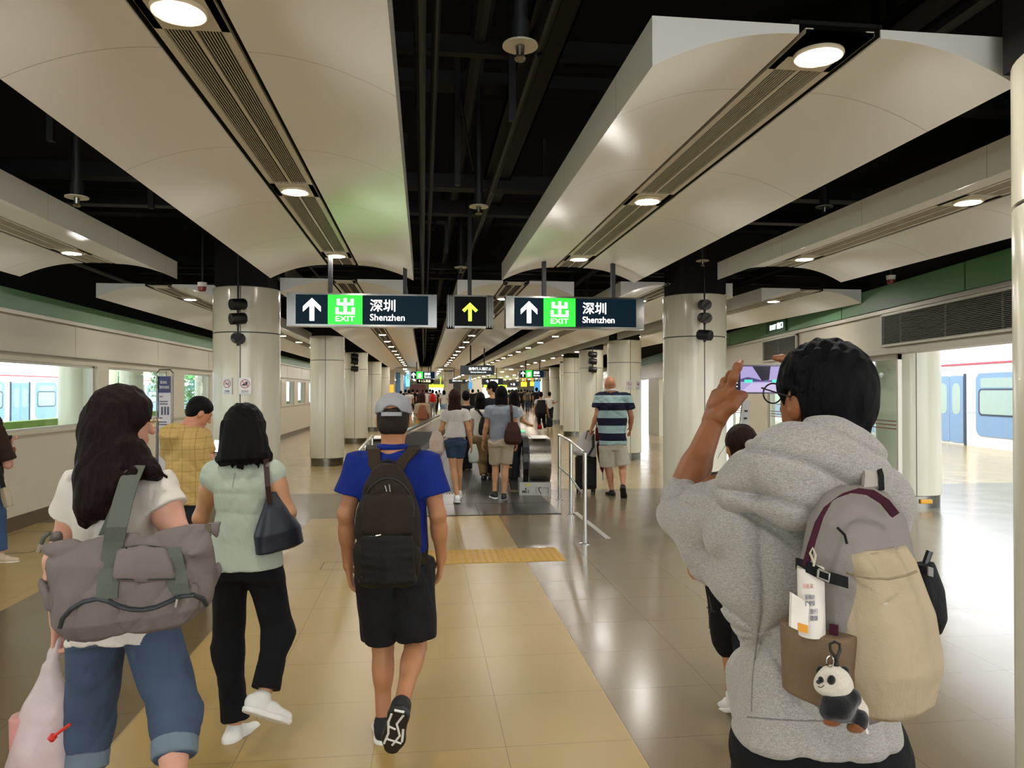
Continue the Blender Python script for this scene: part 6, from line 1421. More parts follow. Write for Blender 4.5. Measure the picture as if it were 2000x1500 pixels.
    def scr(name, pts, mat, lv, par=g): b = MB(pc); b.prism(pts, lambda x, z: Q(x, z, -th-.0003*lv), rr @ Vector((0, .0002, 0))); return b.build(name, mat, par)
    s0 = scr('screen', rrect(-hw+.003, -hh+.003, hw-.003, hh-.003, .006), emit('screen_black', (.004, .004, .006), 1), 1)
    X0, X1, Z0, Z1 = -.058, .075, -.0325, .0325
    scr('image', [(X0, Z0), (X1, Z0), (X1, Z1), (X0, Z1)], emit('screen_lilac', hx('#9d92c2'), .5), 2, s0)
    dk = emit('screen_dark', hx('#1a1628'), .4)
    scr('image_gap', [(-.028, Z1), (.018, Z1), (.014, -.002), (-.004, -.004)], dk, 3, s0); scr('image_shade', [(X0, .001), (-.04, .006), (-.02, .002), (.0, -.004), (.03, -.002), (.06, .006), (X1, .004), (X1, -.006), (X0, -.006)], emit('screen_mid', hx('#3d3663'), .7), 3, s0)
    for x in (-.04, .03): scr('image_sign', [(x-.008, -.008), (x+.012, -.008), (x+.012, -.001), (x-.008, -.001)], emit('screen_teal', hx('#2fc58f'), 1.), 4, s0)
    scr('image_floor', [(X0, Z0), (X1, Z0), (.03, -.009), (-.03, -.009)], emit('screen_pale', hx('#b9acd0'), .5), 3, s0)
    b = MB(pc)
    for k in range(7): b.cyl(Q(-.067, .027-k*.009, -th-.0011), Q(-.067, .027-k*.009, -th-.0006), .0014, n=10)
    b.build('camera_icons', emit('icon_white', (1, 1, 1), 1.2), s0)
    # backpack
    g = empty('backpack', at(1690, 1395, 1.32), 'large beige and grey backpack worn by the young man in the hoodie', 'backpack')
    rv = unit((.87, .49, 0)); n = unit((.49, -.87, 0)); c0 = 1.33
    MG = cloth('grey_canvas', '#7e7873', 420, .85, fold=.3); MBe = cloth('beige_canvas', '#a3947a', 420, .85, fold=.3); MT = cloth('tan_brown_canvas', '#6d5a45', 420, .8); PU = cloth('plum_webbing', '#3a1122', 800); BK = cloth('black_webbing', '#101113', 800)
    F = Field(.03); F.loft(P_(1685, 1392, c0), P_(1672, 945, c0+.02), rv, [(0, .08, .04), (.06, .115, .07), (.3, .128, .085), (.6, .122, .08), (.85, .095, .065), (.96, .06, .045), (1, .03, .02)], n=2.6)
    F.fx = waves(91, 10, 8, 36, .005, .5, 1.5); F.amp = .015; sdf_obj('main_bag', F, .0045, MG, g)
    F = Field(.03); F.loft(P_(1738, 1396, c0-.06), P_(1712, 1068, c0-.035), rv, [(0, .045, .03), (.06, .082, .055), (.3, .098, .075), (.6, .095, .07), (.9, .075, .045), (1, .068, .028)], n=2.4)
    cc = P_(1712, 1110, c0-.1); wv3 = waves(92, 8, 8, 30, .004, .4, 1.)
    def fx2(P):
        q = P-nv(cc); x = q@nv(rv); return wv3(P)+(.0055*np.exp(-np.abs(q[:, 2])/.16)*np.sin(x*95)).astype(F32)*(q[:, 2] < .02)
    F.fx = fx2; F.amp = .02; fp = sdf_obj('front_pocket', F, .004, MBe, g)
    b = MB(off(g)); b.tube([Vector(P_(x, y, d)) for x, y, d in ((1653, 1118, 1.245), (1670, 1124, 1.215), (1700, 1130, 1.19), (1735, 1131, 1.18), (1770, 1124, 1.19), (1790, 1116, 1.21))], .0022, 6); b.build('seam', cloth('beige_seam', '#8a7c62', 600), g)
    F = Field(.02); F.loft(P_(1600, 1368, c0-.05), P_(1600, 1222, c0-.055), n, [(0, .045, .02), (.1, .062, .045), (.9, .066, .05), (1, .066, .048)], n=2.6); F.fx = waves(93, 6, 12, 40, .003, .4); sdf_obj('side_pocket', F, .004, MT, g)
    b = MB(off(g)); S = Vector((.006, -.004, .006))
    b.band([Vector(P_(x, y, d)) for x, y, d in ((1575, 1100, 1.225), (1585, 1062, 1.225), (1600, 1015, 1.23), (1617, 985, 1.235), (1640, 968, 1.24), (1670, 958, 1.24), (1700, 962, 1.24), (1728, 980, 1.25), (1748, 1005, 1.27))], Vector((.0065, 0, .004)), .0025); b.build('plum_handle', PU, g)
    b = MB(off(g)); b.band([Vector(P_(x, y, d)) for x, y, d in ((1556, 1100, 1.27), (1580, 1108, 1.22), (1610, 1125, 1.212), (1635, 1132, 1.215), (1655, 1138, 1.225))], Vector((0, 0, .0095)), .002); b.build('compression_strap', BK, g)
    b = MB(off(g)); b.tube([Vector(P_(x, y, 1.203)) for x, y in ((1598, 1112), (1620, 1120), (1618, 1136), (1597, 1128), (1598, 1112))], .0022, 6); b.build('buckle', plain('silver_buckle', '#9a9a96', .3, .8), g)
    b = MB(off(g)); b.tube([Vector(P_(x, y, 1.21)) for x, y in ((1590, 1100), (1582, 1080), (1587, 1070), (1593, 1084), (1589, 1106))], .0018, 6); b.build('cord_loop', cloth('cream_canvas', '#b5ad97'), g)
    b = MB(off(g)); b.band([Vector(P_(x, y, d)) for x, y, d in ((1688, 900, 1.5), (1694, 892, 1.46), (1702, 905, 1.42), (1706, 930, 1.38), (1704, 955, 1.34))], Vector((.026, .01, 0)), .006); b.build('shoulder_strap', cloth('pale_strap', '#a39c94', 500), g)
    b = MB(off(g)); b.band([Vector(P_(x, y, d)) for x, y, d in ((1703, 893, 1.44), (1716, 912, 1.40), (1721, 930, 1.37), (1722, 956, 1.33))], Vector((.005, 0, 0)), .002); b.build('strap_edging', BK, g)
    b = MB(off(g)); b.tube([Vector(P_(x, y, d)) for x, y, d in ((1635, 1030, 1.24), (1650, 1045, 1.235), (1654, 1062, 1.235))], .0022, 6); b.build('zip', BK, g)
    b = MB(off(g)); b.band([Vector(P_(1621, 1235, 1.235)), Vector(P_(1636, 1238, 1.225))], Vector((0, 0, .014)), .003); b.band([Vector(P_(1828, 1250, 1.3)), Vector(P_(1836, 1262, 1.3))], Vector((0, 0, .008)), .003); b.build('plum_tab', PU, g)
    text_part('lettering', 'CAN', plain('pale_print', '#c9c0b0', .6), g, Vector(P_(1726, 1182, 1.172))-off(g), Vector(rv), (0, 0, 1), .0035)
    # things in and on the pack
    W = plain('white_paper', '#d6d0c8', .6)
    a1, a2 = P_(1586, 1240, 1.245), P_(1583, 1108, 1.245); g2 = empty('rolled_leaflet', Vector(a1), 'rolled white leaflet with pink and blue print standing in the side pocket', 'leaflet')
    b = MB(off(g2)); b.cyl(a1, a2, .0215, n=28, caps=True); b.build('paper_roll', W, g2, smooth=True)
    pm, pb = plain('pink_print', '#c98d88', .6), plain('blue_grey_print', '#5d6078', .6)
    for txt, y, hgt, m_, xx in (('簡報 綜合', 1150, .008, pm, 1568), ('服務計劃', 1171, .008, pb, 1572), ('醫療保險', 1184, .009, pb, 1572), ('旅行', 1200, .009, pb, 1582), ('健康', 1213, .009, pb, 1582)): text_part('lettering', txt, m_, g2, Vector(P_(xx, y, 1.222))-off(g2), (1, .0, 0), (0, 0, 1), hgt, .024 if len(txt) > 2 else .014, ext=.0004)
    g3 = empty('folded_booklet', Vector(P_(1562, 1235, 1.25)), 'white booklet with an orange patch tucked beside the rolled leaflet', 'booklet')
    b = MB(off(g3)); b.prism([(1545, 1225), (1578, 1240), (1580, 1180), (1566, 1170), (1547, 1158)], lambda x, y: P_(x, y, 1.222), (0, .008, 0)); b.build('pages', W, g3); b = MB(off(g3)); b.prism([(1559, 1216), (1578, 1222), (1578, 1238), (1559, 1232)], lambda x, y: P_(x, y, 1.2205), (0, .001, 0)); b.build('orange_patch', plain('orange_print', '#cc8a1e', .5), g3)
    g4 = empty('folding_umbrella', Vector(P_(1815, 1240, 1.36)), 'black folding umbrella tucked into the far side of the beige backpack', 'umbrella')
    F = Field(.01); F.loft(P_(1822, 1235, 1.36), P_(1805, 1100, 1.36), rv, [(0, .012, .012), (.2, .026, .024), (.6, .03, .026), (1, .018, .018)]); F.fx = waves(12, 7, 60, 150, .004, .4); F.amp = .01; sdf_obj('canopy', F, .004, cloth('black_nylon', '#0b0c10', 500, .7), g4)
    b = MB(off(g4)); b.tube([Vector(P_(1806, 1105, 1.36)), Vector(P_(1816, 1076, 1.36))], .006, 8); b.build('handle', M_rubber, g4)
    b = MB(off(g4)); b.band([Vector(P_(1812, 1115, 1.325)), Vector(P_(1822, 1118, 1.325))], Vector((0, 0, .008)), .002); b.build('buckle', plain('silver_buckle', '#9a9a96', .3, .8), g4)
    # panda key chain
    PD = 1.17; p_ = lambda x, y, dd=0: P_(x, y, PD+dd)
    g5 = empty('plush_keychain', Vector(p_(1640, 1410)), 'small black and white plush panda keychain hanging from the beige backpack', 'plush toy')
    def fur(name, c1, c2): 
        t = NT(name); c = t.coord(); t.set(color=t.mix(t.noise(260, c, 2), hx(c1), hx(c2)), rough=.95, sheen=.4, spec=.1); t.bump(t.noise(500, c, 2), .5, .002); return t.m
    MWf, MBf, MOf = fur('cream_plush', '#b3ab9c', '#ccc5b8'), fur('black_plush', '#08080a', '#16161a'), fur('brown_plush', '#5c3417', '#7d4b26')
    def fz(F): F.fx = waves(5, 8, 250, 500, .0006); return F
    F = Field(.012); F.ell(p_(1629, 1333), (.027, .026, .0265)); F.ell(p_(1606, 1337, -.008), (.012, .013, .0115), k=.012); F.loft(p_(1683, 1412, .006), p_(1640, 1350, .006), RTW, [(0, .010, .016), (.3, .022, .024), (.8, .024, .024), (1, .016, .018)], k=.015); sdf_obj('white_body', fz(F), .0016, MWf, g5)
    F = Field(.008); F.ell(p_(1648, 1313, .002), (.010, .006, .010)); F.ell(p_(1604, 1311, .012), (.009, .006, .009)); F.ell(p_(1624, 1328, -.0245), (.0066, .0045, .0075)); F.ell(p_(1603, 1327, -.02), (.004, .0045, .0055)); sdf_obj('ears_and_patches', fz(F), .0013, MBf, g5)
    F = Field(.003); F.ell(p_(1599, 1332, -.0195), (.0042, .003, .0034)); sdf_obj('nose', F, .0009, M_blk, g5)
    b = MB(off(g5)); b.tube([Vector(p_(x, y, z)) for x, y, z in ((1597, 1340, -.018), (1601, 1343, -.0205), (1606, 1342, -.021), (1610, 1338, -.021))], .0006, 5); b.build('mouth_stitch', M_blk, g5)
    F = Field(.01); F.chain([p_(1664, 1362, -.012), p_(1640, 1382, -.02), p_(1620, 1392, -.02)], [.014, .017, .013]); F.ell(p_(1641, 1392, -.01), (.021, .019, .014)); F.ell(p_(1675, 1405, -.012), (.016, .016, .018)); F.cone(p_(1616, 1368, -.012), p_(1615, 1388, -.012), .009, .009); sdf_obj('black_limbs', fz(F), .0015, MBf, g5)
    F = Field(.006); F.ell(p_(1626, 1409, -.022), (.0155, .009, .0075)); F.ell(p_(1671, 1420, -.02), (.014, .009, .0095)); sdf_obj('brown_paws', fz(F), .0014, MOf, g5)
    b = MB(off(g5)); b.prism([(1688, 1420), (1693, 1419), (1698, 1433), (1693, 1434)], lambda x, y: p_(x, y, -.01), (0, .0008, 0)); b.build('sewn_tag', W, g5)
    b = MB(off(g5)); b.tube([Vector(p_(x, y, .0)) for x, y in ((1633, 1300), (1634, 1288), (1622, 1270), (1621, 1258), (1630, 1253), (1640, 1258), (1641, 1270), (1634, 1286))], .0024, 6); b.cyl(p_(1632, 1290), p_(1634, 1300), .004, n=10); b.build('black_clasp', M_blk, g5)
    b = MB(off(g5)); b.tube([Vector(p_(1621+7*math.cos(a), 1292+11*math.sin(a), -.004)) for a in np.linspace(0, 2*PI, 17)], .0009, 5); b.tube([Vector(p_(1607, 1355+k*5, -.006)) for k in range(6)], .001, 5); b.build('metal_ring', M_chrome, g5)
man_hoodie()
# ---------------------------------------------------------------- 8. woman ahead of the hoodie
def woman_black():
    D = 3.75
    J = PJ(D, head=(1447, 872), neck=(1447, 915), sL=(1394, 945), sR=(1500, 945), eL=(1358, 1025), eR=(1530, 1020), wL=(1350, 1092, .06), wR=(1535, 1090),
           hL=(1414, 1112), hR=(1468, 1112), kL=(1426, 1240, .1), aL=(1430, 1350, .05), kR=(1470, 1255, -.1), aR=(1462, 1435, -.42))
    J['face'] = V3((.1, 1, 0)); J['tL'] = V3((-.1, .8, -.35)); J['tR'] = V3((0, 1, 0)); J['hdL'] = P_(1346, 1138, D+.1)-J['wL']; J['build'] = .95
    e = person(J, 'short dark haired woman in black, mostly hidden behind the young man in the hoodie')
    sdf_obj('body', skin_field(J, .9, curlL=.8), .005, SK_TAN, e)
    F = shirt(J, .9, .025, .4, .03, .01, wr=.005, seed=71, sleeve_r=.07); sdf_obj('dark_olive_top', F, .006, cloth('dark_olive_jersey', '#211f17'), e)
    F = legs_field(J, .9, .52, .025, rk=.085, rise=.1, wr=.004, rh=.1); sdf_obj('long_shorts', F, .006, cloth('black_crepe', '#06070b', 500, .85), e)
    b = MB(off(e)); b.tube([Vector(P_(x, y, D-.16)) for x, y in ((1384, 1165), (1390, 1190), (1385, 1200), (1386, 1228))], .003, 5); b.tube([Vector(P_(x, y, D-.16)) for x, y in ((1380, 1186), (1388, 1190), (1396, 1196))], .003, 5); b.build('drawstring', M_blk, e)
    for A, T in ((J['aL'], J['tL']), (J['aR'], J['tR'])):
        s_ = shoe(e, A, T, UP, .95, M_wshoe, M_wsole, .005); b = MB(off(e)); c = A+V3((-.02, -.065, -.03)); b.box(c-V3((.012, .006, .02)), c+V3((.012, .006, .03))); b.build('orange_heel_tab', plain('orange_red_knit', '#c8402a', .7), s_)
    F, (f, r, u, hd, R) = hair_cap(J, .92, (.085, .1, .097), amp=.002, seed=19, kk=(120, 280)); F.ell(hd-f*.05-u*.06, (.06, .05, .05), R, .03); F.ell(hd+f*.1-u*.03, (.06, .06, .1), R, .01, sub=True)
    h = sdf_obj('hair', F, .005, hair_mat('auburn_black_hair', '#0b0606', '#2e1712'), e); b = MB(off(h) if h.parent is None else off(e)); b.tube([Vector(P_(x, y, D-.05)) for x, y in ((1420, 865), (1412, 878), (1405, 888), (1402, 895))], .0012, 4); b.build('loose_strand', HAIR, e)
    g = empty('daypack', Vector(P_(1460, 1110, D-.15)), 'black daypack with plum trim on the woman hidden behind the hoodie', 'backpack')
    F = Field(.02); F.loft(P_(1462, 1105, D-.14), P_(1455, 935, D-.13), RTW, [(0, .11, .05), (.1, .135, .07), (.7, .125, .06), (1, .07, .04)], n=2.7); sdf_obj('main_bag', F, .007, cloth('black_nylon', '#0b0c10', 500, .7), g)
    F = Field(.02); F.cone(P_(1408, 932, D-.06), P_(1440, 925, D-.05), .022, .025); F.cone(P_(1440, 1108, D-.2), P_(1425, 1122, D-.2), .018); sdf_obj('plum_trim', F, .005, cloth('plum_nylon', '#5a1438', 500, .6), g)
woman_black()
# ================================================================== WALKWAY GROUP AND CROWD
def walker(J, s, label, hair='short', top='#c9c2b8', bottom='#06070b', blen=.97, sleeve=.4, shoes='#1a1a1a', h=.009, skin=SK_MID, haircol=None, group=None, ease=.02, hem=.03, hands=True, tmat=None, flare=.006, hairdrop=.22, bottom_name='trousers', bease=.012):
    e = person(J, label, group)
    sdf_obj('body', skin_field(J, s, hands=hands, face=h < .012), h, skin, e)
    sdf_obj('shirt', shirt(J, s, ease, sleeve, hem, flare, wr=.003 if h < .012 else 0, seed=int(J['neck'][0]*97) % 991, boxy=1.02), h*1.1, tmat or cloth('jersey_'+top[1:], top), e)
    sdf_obj(bottom_name, legs_field(J, s, blen, bease, rk=.07 if blen < .6 else .062, ra=.055, rise=.08, wr=0 if h > .01 else .003, rh=.098), h*1.1, cloth('fabric_'+bottom[1:], bottom), e)
    m = plain('shoe_'+shoes[1:], shoes, .6)
    for A, T in ((J['aL'], J['tL']), (J['aR'], J['tR'])): shoe(e, A, T, UP, s, m, M_wsole, max(h*.9, .007))
    hm = haircol or HAIR
    if hair == 'long': long_hair(e, J, s, hairdrop, .095, .065, hm, h=h*.85, amp=.004 if h < .012 else 0)
    elif hair == 'short':
        F, (f, r, u, hd, R) = hair_cap(J, s, amp=.0015 if h < .012 else 0); F.ell(hd-f*.045*s-u*.02*s, (.075*s, .06*s, .08*s), R, .03); F.ell(hd+f*.1*s-u*.03*s, (.062*s, .06*s, .1*s), R, .01, sub=True); sdf_obj('hair', F, h*.9, hm, e)
    elif hair == 'bob':
        F, (f, r, u, hd, R) = hair_cap(J, s, amp=.002 if h < .012 else 0); F.loft(tuple(hd+u*.02), tuple(hd-f*.03-UP*.16*s), r, [(0, .088*s, .09*s), (.6, .1*s, .09*s), (1, .095*s, .07*s)], k=.04); F.ell(hd+f*.1*s-u*.03*s, (.06*s, .06*s, .1*s), R, .01, sub=True); sdf_obj('hair', F, h*.9, hm, e)
    return e
def soft_bag(name, c, r, label, col, kind, right=RTW, parts=None, h=.008, top=.5):
    g = empty(name, Vector(c)-Vector((0, 0, r[2])), label, kind); F = Field(.02)
    F.loft(V3(c)-UP*r[2], V3(c)+UP*r[2], right, [(0, r[0]*.75, r[1]*.6), (.12, r[0], r[1]), (.6, r[0]*.95, r[1]*.95), (1, r[0]*top, r[1]*.5)], n=2.7); F.fx = waves(int(c[1]*31) % 777, 6, 14, 40, r[0]*.03); F.amp = .01
    sdf_obj('bag_body', F, h, cloth('bag_'+col[1:], col, 500, .7), g)
    for i, (pts, w) in enumerate(parts or []):
        b = MB(off(g)); straps(b, pts, w, .004); b.build('strap', cloth('bag_'+col[1:], col, 500, .7), g)
    return g
# woman in denim shorts
J = PJ(10.9, head=(888, 776), neck=(888, 796), sL=(871, 806), sR=(907, 806), eL=(862, 838, .02), eR=(915, 838, .0), wL=(861, 858, .25), wR=(920, 868, .12), hL=(881, 862), hR=(899, 862), kL=(885, 914, .05), aL=(893, 968, -.05), kR=(896, 912, .15), aR=(897, 958, .25))
J['tL'] = V3((-.1, 1, -.1)); J['build'] = .9
walker(J, .98, 'long haired woman in white tee and denim shorts stepping onto the walkway', 'long', '#b9b4ad', '#2a3b50', .3, .5, '#d4d2cc', haircol=hair_mat('dark_brown_hair', '#160b08', '#3d211a'), hairdrop=.36, hem=-.06, skin=SK_MID, bottom_name='denim_shorts', ease=.022)
soft_bag('handbag', P_(853, 864, 10.9), (.11, .06, .16), 'cream and tan handbag on the arm of the woman in denim shorts', '#b8a596', 'bag', parts=[([P_(848, 852, 10.85), P_(856, 842, 10.9), P_(862, 850, 10.95)], Vector((.012, 0, 0)))], top=.55)
# grey tee
J = PJ(11.3, head=(979, 770), neck=(979, 790), sL=(957, 800), sR=(1001, 800), eL=(950, 832, .02), eR=(1008, 834), wL=(944, 862, .1), wR=(1009, 864, .12), hL=(968, 864), hR=(990, 864), kL=(968, 913, .1), aL=(966, 960, .0), kR=(987, 913, .02), aR=(984, 964, -.05))
J['tL'] = V3((-.25, 1, 0)); J['tR'] = V3((.2, 1, 0)); J['build'] = 1.
walker(J, 1.03, 'woman in grey tee and beige shorts with a brown shoulder bag, on the walkway', 'bob', '#7c828b', '#a2937a', .42, .5, '#16161a', hem=.0, skin=SK_MID, bottom_name='shorts', ease=.03, bease=.03)
soft_bag('shoulder_bag', P_(1002, 846, 11.15), (.13, .08, .17), 'brown shoulder bag of the woman in the grey tee', '#35190f', 'bag', parts=[([P_(1000, 828, 11.13), P_(999, 805, 11.12), P_(998, 790, 11.25), P_(999, 792, 11.4)], Vector((.02, 0, 0)))], top=.5)
b = MB(); c = J['wL']; b.tube([Vector(c+V3((.034*math.cos(a), .03*math.sin(a), .02))) for a in np.linspace(0, 2*PI, 15)], .008, 6); tag(b.build('wristwatch', M_blk), 'black watch on the left wrist of the woman in the grey tee', 'watch')
# woman with sling between them
J = PJ(13.8, head=(938, 779), neck=(937, 797), sL=(925, 804), sR=(952, 804), eL=(921, 832), eR=(955, 832), wL=(924, 856, .1), wR=(956, 856, .1), hL=(933, 857), hR=(945, 857), kL=(938, 897, .1), aL=(944, 929, -.1), kR=(944, 897), aR=(947, 932, .2))
J['build'] = .9
walker(J, .98, 'woman in white tee and khaki trousers with a black sling bag, between two nearer women', 'long', '#c2bbb0', '#7c6440', .97, .5, '#16161a', h=.011, hairdrop=.22)
soft_bag('sling_bag', P_(945, 832, 13.62), (.1, .06, .17), 'black sling bag across the back of the woman in khaki trousers', '#111114', 'bag', parts=[([P_(944, 815, 13.6), P_(934, 802, 13.62), P_(926, 797, 13.8)], Vector((.02, 0, .01)))], h=.01)
soft_bag('carrier_bag', P_(925, 886, 12.6), (.09, .06, .16), 'white and green plastic carrier bag low between the walkway women', '#b5bcae', 'bag', h=.01)
J = PJ(15.5, head=(910, 774), neck=(911, 791), sL=(898, 799), sR=(926, 799), eL=(893, 828), eR=(930, 828), wL=(894, 850, .1), wR=(930, 850, .1), hL=(905, 848), hR=(918, 848), kL=(906, 888), aL=(906, 918), kR=(916, 888), aR=(917, 917))
walker(J, 1., 'person in black top just beyond the woman in denim shorts on the walkway', 'short', '#0c0c0e', '#1a1b1e', .97, .5, h=.013)
J = PJ(14.2, head=(961, 758), neck=(963, 776), sL=(948, 784), sR=(980, 784), eL=(944, 812), eR=(984, 812), wL=(950, 835, .2), wR=(982, 836, .2), hL=(957, 842), hR=(971, 842), kL=(957, 884), aL=(957, 926), kR=(970, 884), aR=(971, 926))
J['face'] = V3((-.9, .35, -.1)); e_ = walker(J, 1.07, 'tall man with glasses in dark checked shirt, face turned left, on the walkway', 'short', '#17191f', '#15171c', .97, .5, h=.009)
f, r, u = head_frame(J['face']); b = MB(off(e_)); hd = J['head']
for s_ in (-1, 1): b.tube([Vector(hd+f*.108+r*s_*.033+r*.026*math.cos(a)+u*(.012+.02*math.sin(a))) for a in np.linspace(0, 2*PI, 13)], .003, 5); b.tube([Vector(hd+f*.108+r*s_*.06+u*.014), Vector(hd+r*s_*.085+u*.005)], .003, 5)
b.build('glasses', M_blk, e_)
J = PJ(13.0, head=(1004, 776), neck=(1003, 794), sL=(990, 803), sR=(1014, 803), eL=(986, 832), eR=(1021, 822, .05), wL=(988, 855, .1), wR=(1033, 829, .25), hL=(997, 862), hR=(1009, 862), kL=(997, 900), aL=(998, 936), kR=(1008, 900), aR=(1008, 936))
J['hdR'] = V3((.5, .8, -.1)); J['pnR'] = V3((0, 0, -1.)); walker(J, .98, 'person in pale tee resting a hand on the right walkway handrail', 'bob', '#aeb2b8', '#2a2a2e', .97, .5, h=.01)
# woman with yellow trousers and tan pack
J = PJ(19.6, head=(824, 775), neck=(824, 787), sL=(815, 792), sR=(834, 792), eL=(813, 809), eR=(837, 809), wL=(818, 822, .3), wR=(836, 820, .4), hL=(820, 825), hR=(829, 825), kL=(820, 856), aL=(820, 884), kR=(829, 856), aR=(829, 884))
walker(J, .98, 'woman in beige cardigan and mustard yellow trousers beyond the walkway rail at left', 'bob', '#9c8a72', '#b8861a', .97, .95, h=.014, haircol=hair_mat('dark_brown_hair', '#160b08', '#3d211a'))
soft_bag('backpack', P_(825, 806, 19.33), (.13, .08, .2), 'tan brown backpack on the woman in yellow trousers', '#7c4b34', 'backpack', h=.012)
# man with black pack
J = PJ(30, head=(1056, 771), neck=(1056, 779), sL=(1048, 783), sR=(1065, 783), eL=(1044, 796), eR=(1068, 796), wL=(1043, 808, .1), wR=(1071, 810, .1), hL=(1052, 806), hR=(1061, 806), kL=(1053, 822), aL=(1054, 838), kR=(1062, 822), aR=(1065, 837))
J['build'] = 1.1; walker(J, 1.02, 'man in white tee with big black backpack and black hand bag, walking away at right', 'short', '#b9b4ad', '#0d0d10', .97, .45, '#d4d2cc', h=.016)
soft_bag('backpack', P_(1057, 796, 29.7), (.22, .15, .3), 'big black backpack on the man in the white tee', '#0e0e11', 'backpack', h=.014, top=.7)
soft_bag('hand_bag', P_(1073, 825, 29.8), (.13, .1, .19), 'black bag carried low by the man with the big backpack', '#0e0e11', 'bag', h=.014)
soft_bag('red_bag', P_(1054, 834, 29.5), (.1, .06, .1), 'small dark red bag at the feet of the man with the big backpack', '#7a0f18', 'bag', h=.014)
J = PJ(34, head=(1073, 770), neck=(1073, 777), sL=(1067, 780), sR=(1079, 780), eL=(1066, 790), eR=(1081, 788, .1), wL=(1067, 799), wR=(1086, 786, .2), hL=(1070, 797), hR=(1077, 797), kL=(1070, 813), aL=(1070, 829), kR=(1077, 813), aR=(1077, 829))
walker(J, .95, 'person in white shirt with a crossbody strap beside the big black backpack', 'short', '#c9c2b8', '#15171c', .97, .5, h=.018)
# ---------------------------------------------------------------- far crowd
def fk(px, d, h, rz=0, st=.18, sw=.3):
    """standing or walking figure whose feet stand on the floor at view distance d under pixel column px"""
    v = ray(px, 764); x, y = v.x*d, v.y*d; s = h/1.7; c, n = math.cos(rz), math.sin(rz)
    W = lambda lx, ly, lz: V3((x+(lx*c-ly*n)*s, y+(lx*n+ly*c)*s, lz*s))
    J = dict(head=W(0, .02, 1.585), neck=W(0, 0, 1.43), sL=W(-.17, 0, 1.39), sR=W(.17, 0, 1.39), eL=W(-.22, -sw*.2, 1.12), eR=W(.22, sw*.2, 1.12), wL=W(-.22, -sw*.3+.08, .88), wR=W(.22, sw*.4+.08, .88),
             hL=W(-.085, 0, .9), hR=W(.085, 0, .9), kL=W(-.09, st*.5+.02, .48), kR=W(.09, -st*.3+.03, .48), aL=W(-.09, st, .08), aR=W(.09, -st, .1))
    fwd = V3((-n, c, 0)); J['face'] = fwd; J['tL'] = fwd; J['tR'] = fwd; return J
rc = random.Random(12)
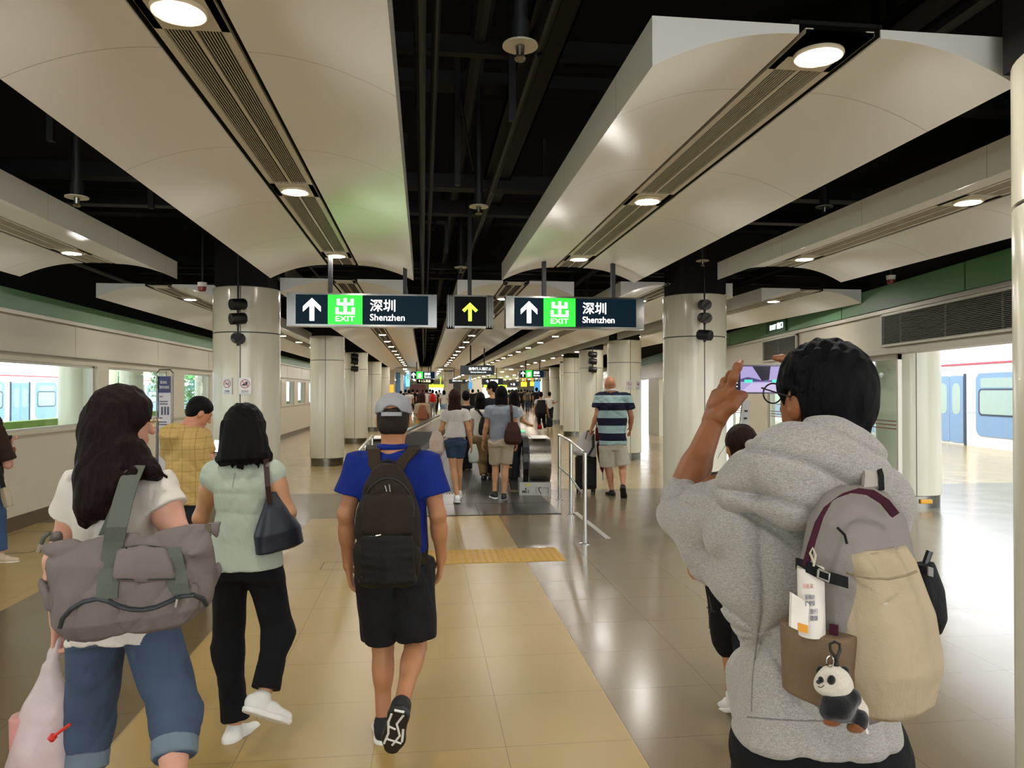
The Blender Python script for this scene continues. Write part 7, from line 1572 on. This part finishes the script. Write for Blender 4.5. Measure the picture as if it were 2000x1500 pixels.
CROWD = [ # px, dist, height, shirt, trousers, hair, label
 (783, 44, 1.62, '#0d0d10', '#15171c', 'short', 'person in black at the far left end of the crowd'), (792, 52, 1.7, '#101014', '#1c1c20', 'short', 'person in black second from the left in the far crowd'),
 (799, 40, 1.66, '#b9b4ad', '#20242b', 'short', 'person in white top and dark trousers at the left of the far crowd'), (806, 48, 1.72, '#0f0f12', '#101014', 'short', 'tall person in black just left of the mustard trousers'),
 (815, 55, 1.68, '#17191f', '#15171c', 'short', 'person in dark clothes behind the beige cardigan'), (833, 46, 1.68, '#bdb6ab', '#6b6660', 'short', 'person in pale tee just right of the beige cardigan'),
 (840, 60, 1.74, '#1a1a2c', '#15171c', 'short', 'person in dark navy left of the red backpack'), (845, 44, 1.66, '#8e8a86', '#7f7d7a', 'short', 'person in grey wearing the bright red backpack'),
 (852, 52, 1.6, '#15171c', '#101014', 'short', 'person in black right of the red backpack'), (867, 42, 1.64, '#c2c0ba', '#7f93a8', 'bob', 'person in white top and pale jeans right of the slender far column'),
 (873, 58, 1.7, '#101014', '#15171c', 'short', 'person in black right of the pale jeans'), (923, 46, 1.7, '#101014', '#15171c', 'short', 'person in black seen between the women on the walkway'),
 (934, 62, 1.72, '#20222a', '#15171c', 'short', 'person seen above the woman with the black sling'), (994, 50, 1.68, '#8f9a78', '#15171c', 'short', 'person in olive just right of the grey tee woman'),
 (1001, 41, 1.68, '#0f0f12', '#101014', 'short', 'person in black with bag right of the grey tee woman'), (1008, 56, 1.72, '#0f0f12', '#101014', 'short', 'slim person in black walking in the right crowd'),
 (1018, 60, 1.72, '#121216', '#15171c', 'short', 'dark figure right of the slim person in black'), (1025, 70, 1.78, '#4a1218', '#15171c', 'short', 'tall person in maroon in the right crowd'),
 (1030, 55, 1.7, '#4c4e42', '#2a3a50', 'short', 'person in olive grey shirt and blue jeans in the right crowd'), (1040, 66, 1.68, '#17191f', '#15171c', 'short', 'dark figure between the jeans and the black jacket'),
 (1048, 46, 1.8, '#131316', '#15171c', 'short', 'tall man in black jacket behind the big backpack'), (1062, 64, 1.66, '#5a1a1c', '#15171c', 'bob', 'person in dark red behind the big backpack'),
 (1069, 52, 1.76, '#bdb6ab', '#15171c', 'short', 'tall person in white top with dark straps right of the big backpack'), (1080, 48, 1.72, '#1c2a2c', '#15171c', 'short', 'person with dark teal backpack near the right columns'),
 (1087, 58, 1.68, '#c25a48', '#3a1a1c', 'short', 'person in coral red top farthest right in the crowd'), (788, 66, 1.7, '#3a3d44', '#15171c', 'short', 'grey figure far behind the left crowd'),
 (826, 66, 1.7, '#25252c', '#15171c', 'short', 'dark figure deep behind the beige cardigan'), (858, 68, 1.7, '#a7a39c', '#15171c', 'short', 'pale figure deep in the hall left of the slender column'),
 (880, 66, 1.68, '#2a2a30', '#15171c', 'short', 'dark figure deep behind the denim shorts woman'), (1013, 70, 1.7, '#c9c2a0', '#15171c', 'short', 'pale figure deep in front of the yellowish shop'), (1035, 71, 1.66, '#b0aa9c', '#2a2a2e', 'short', 'pale figure deep under the orange signs'),
 (1053, 73, 1.68, '#2b2f38', '#15171c', 'short', 'dark figure deep under the blue poster'), (998, 73, 1.72, '#33363c', '#15171c', 'short', 'dark figure farthest back right of centre')]
for i, (px, d, h_, tc, bc, hr, lb) in enumerate(CROWD):
    h_ *= 1.04; J = fk(px, d, h_, rc.uniform(-.5, .5), rc.uniform(.05, .25), rc.uniform(-.5, .5))
    walker(J, h_/1.7, lb, hr, tc, bc, .97, .5, '#1a1a1c', h=.024, group='people walking far down the hall', hands=False)
    if px == 845: soft_bag('backpack', J['neck']+V3((0, -.19, -.2)), (.16, .1, .24), 'bright red backpack in the left crowd', '#c8141c', 'backpack', h=.02, top=.7)
    if px == 1080: soft_bag('backpack', J['neck']+V3((0, -.2, -.2)), (.15, .1, .24), 'dark teal backpack near the right columns', '#141d22', 'backpack', h=.02, top=.7)
print('scene built in %.1f s' % (time.time()-T0))
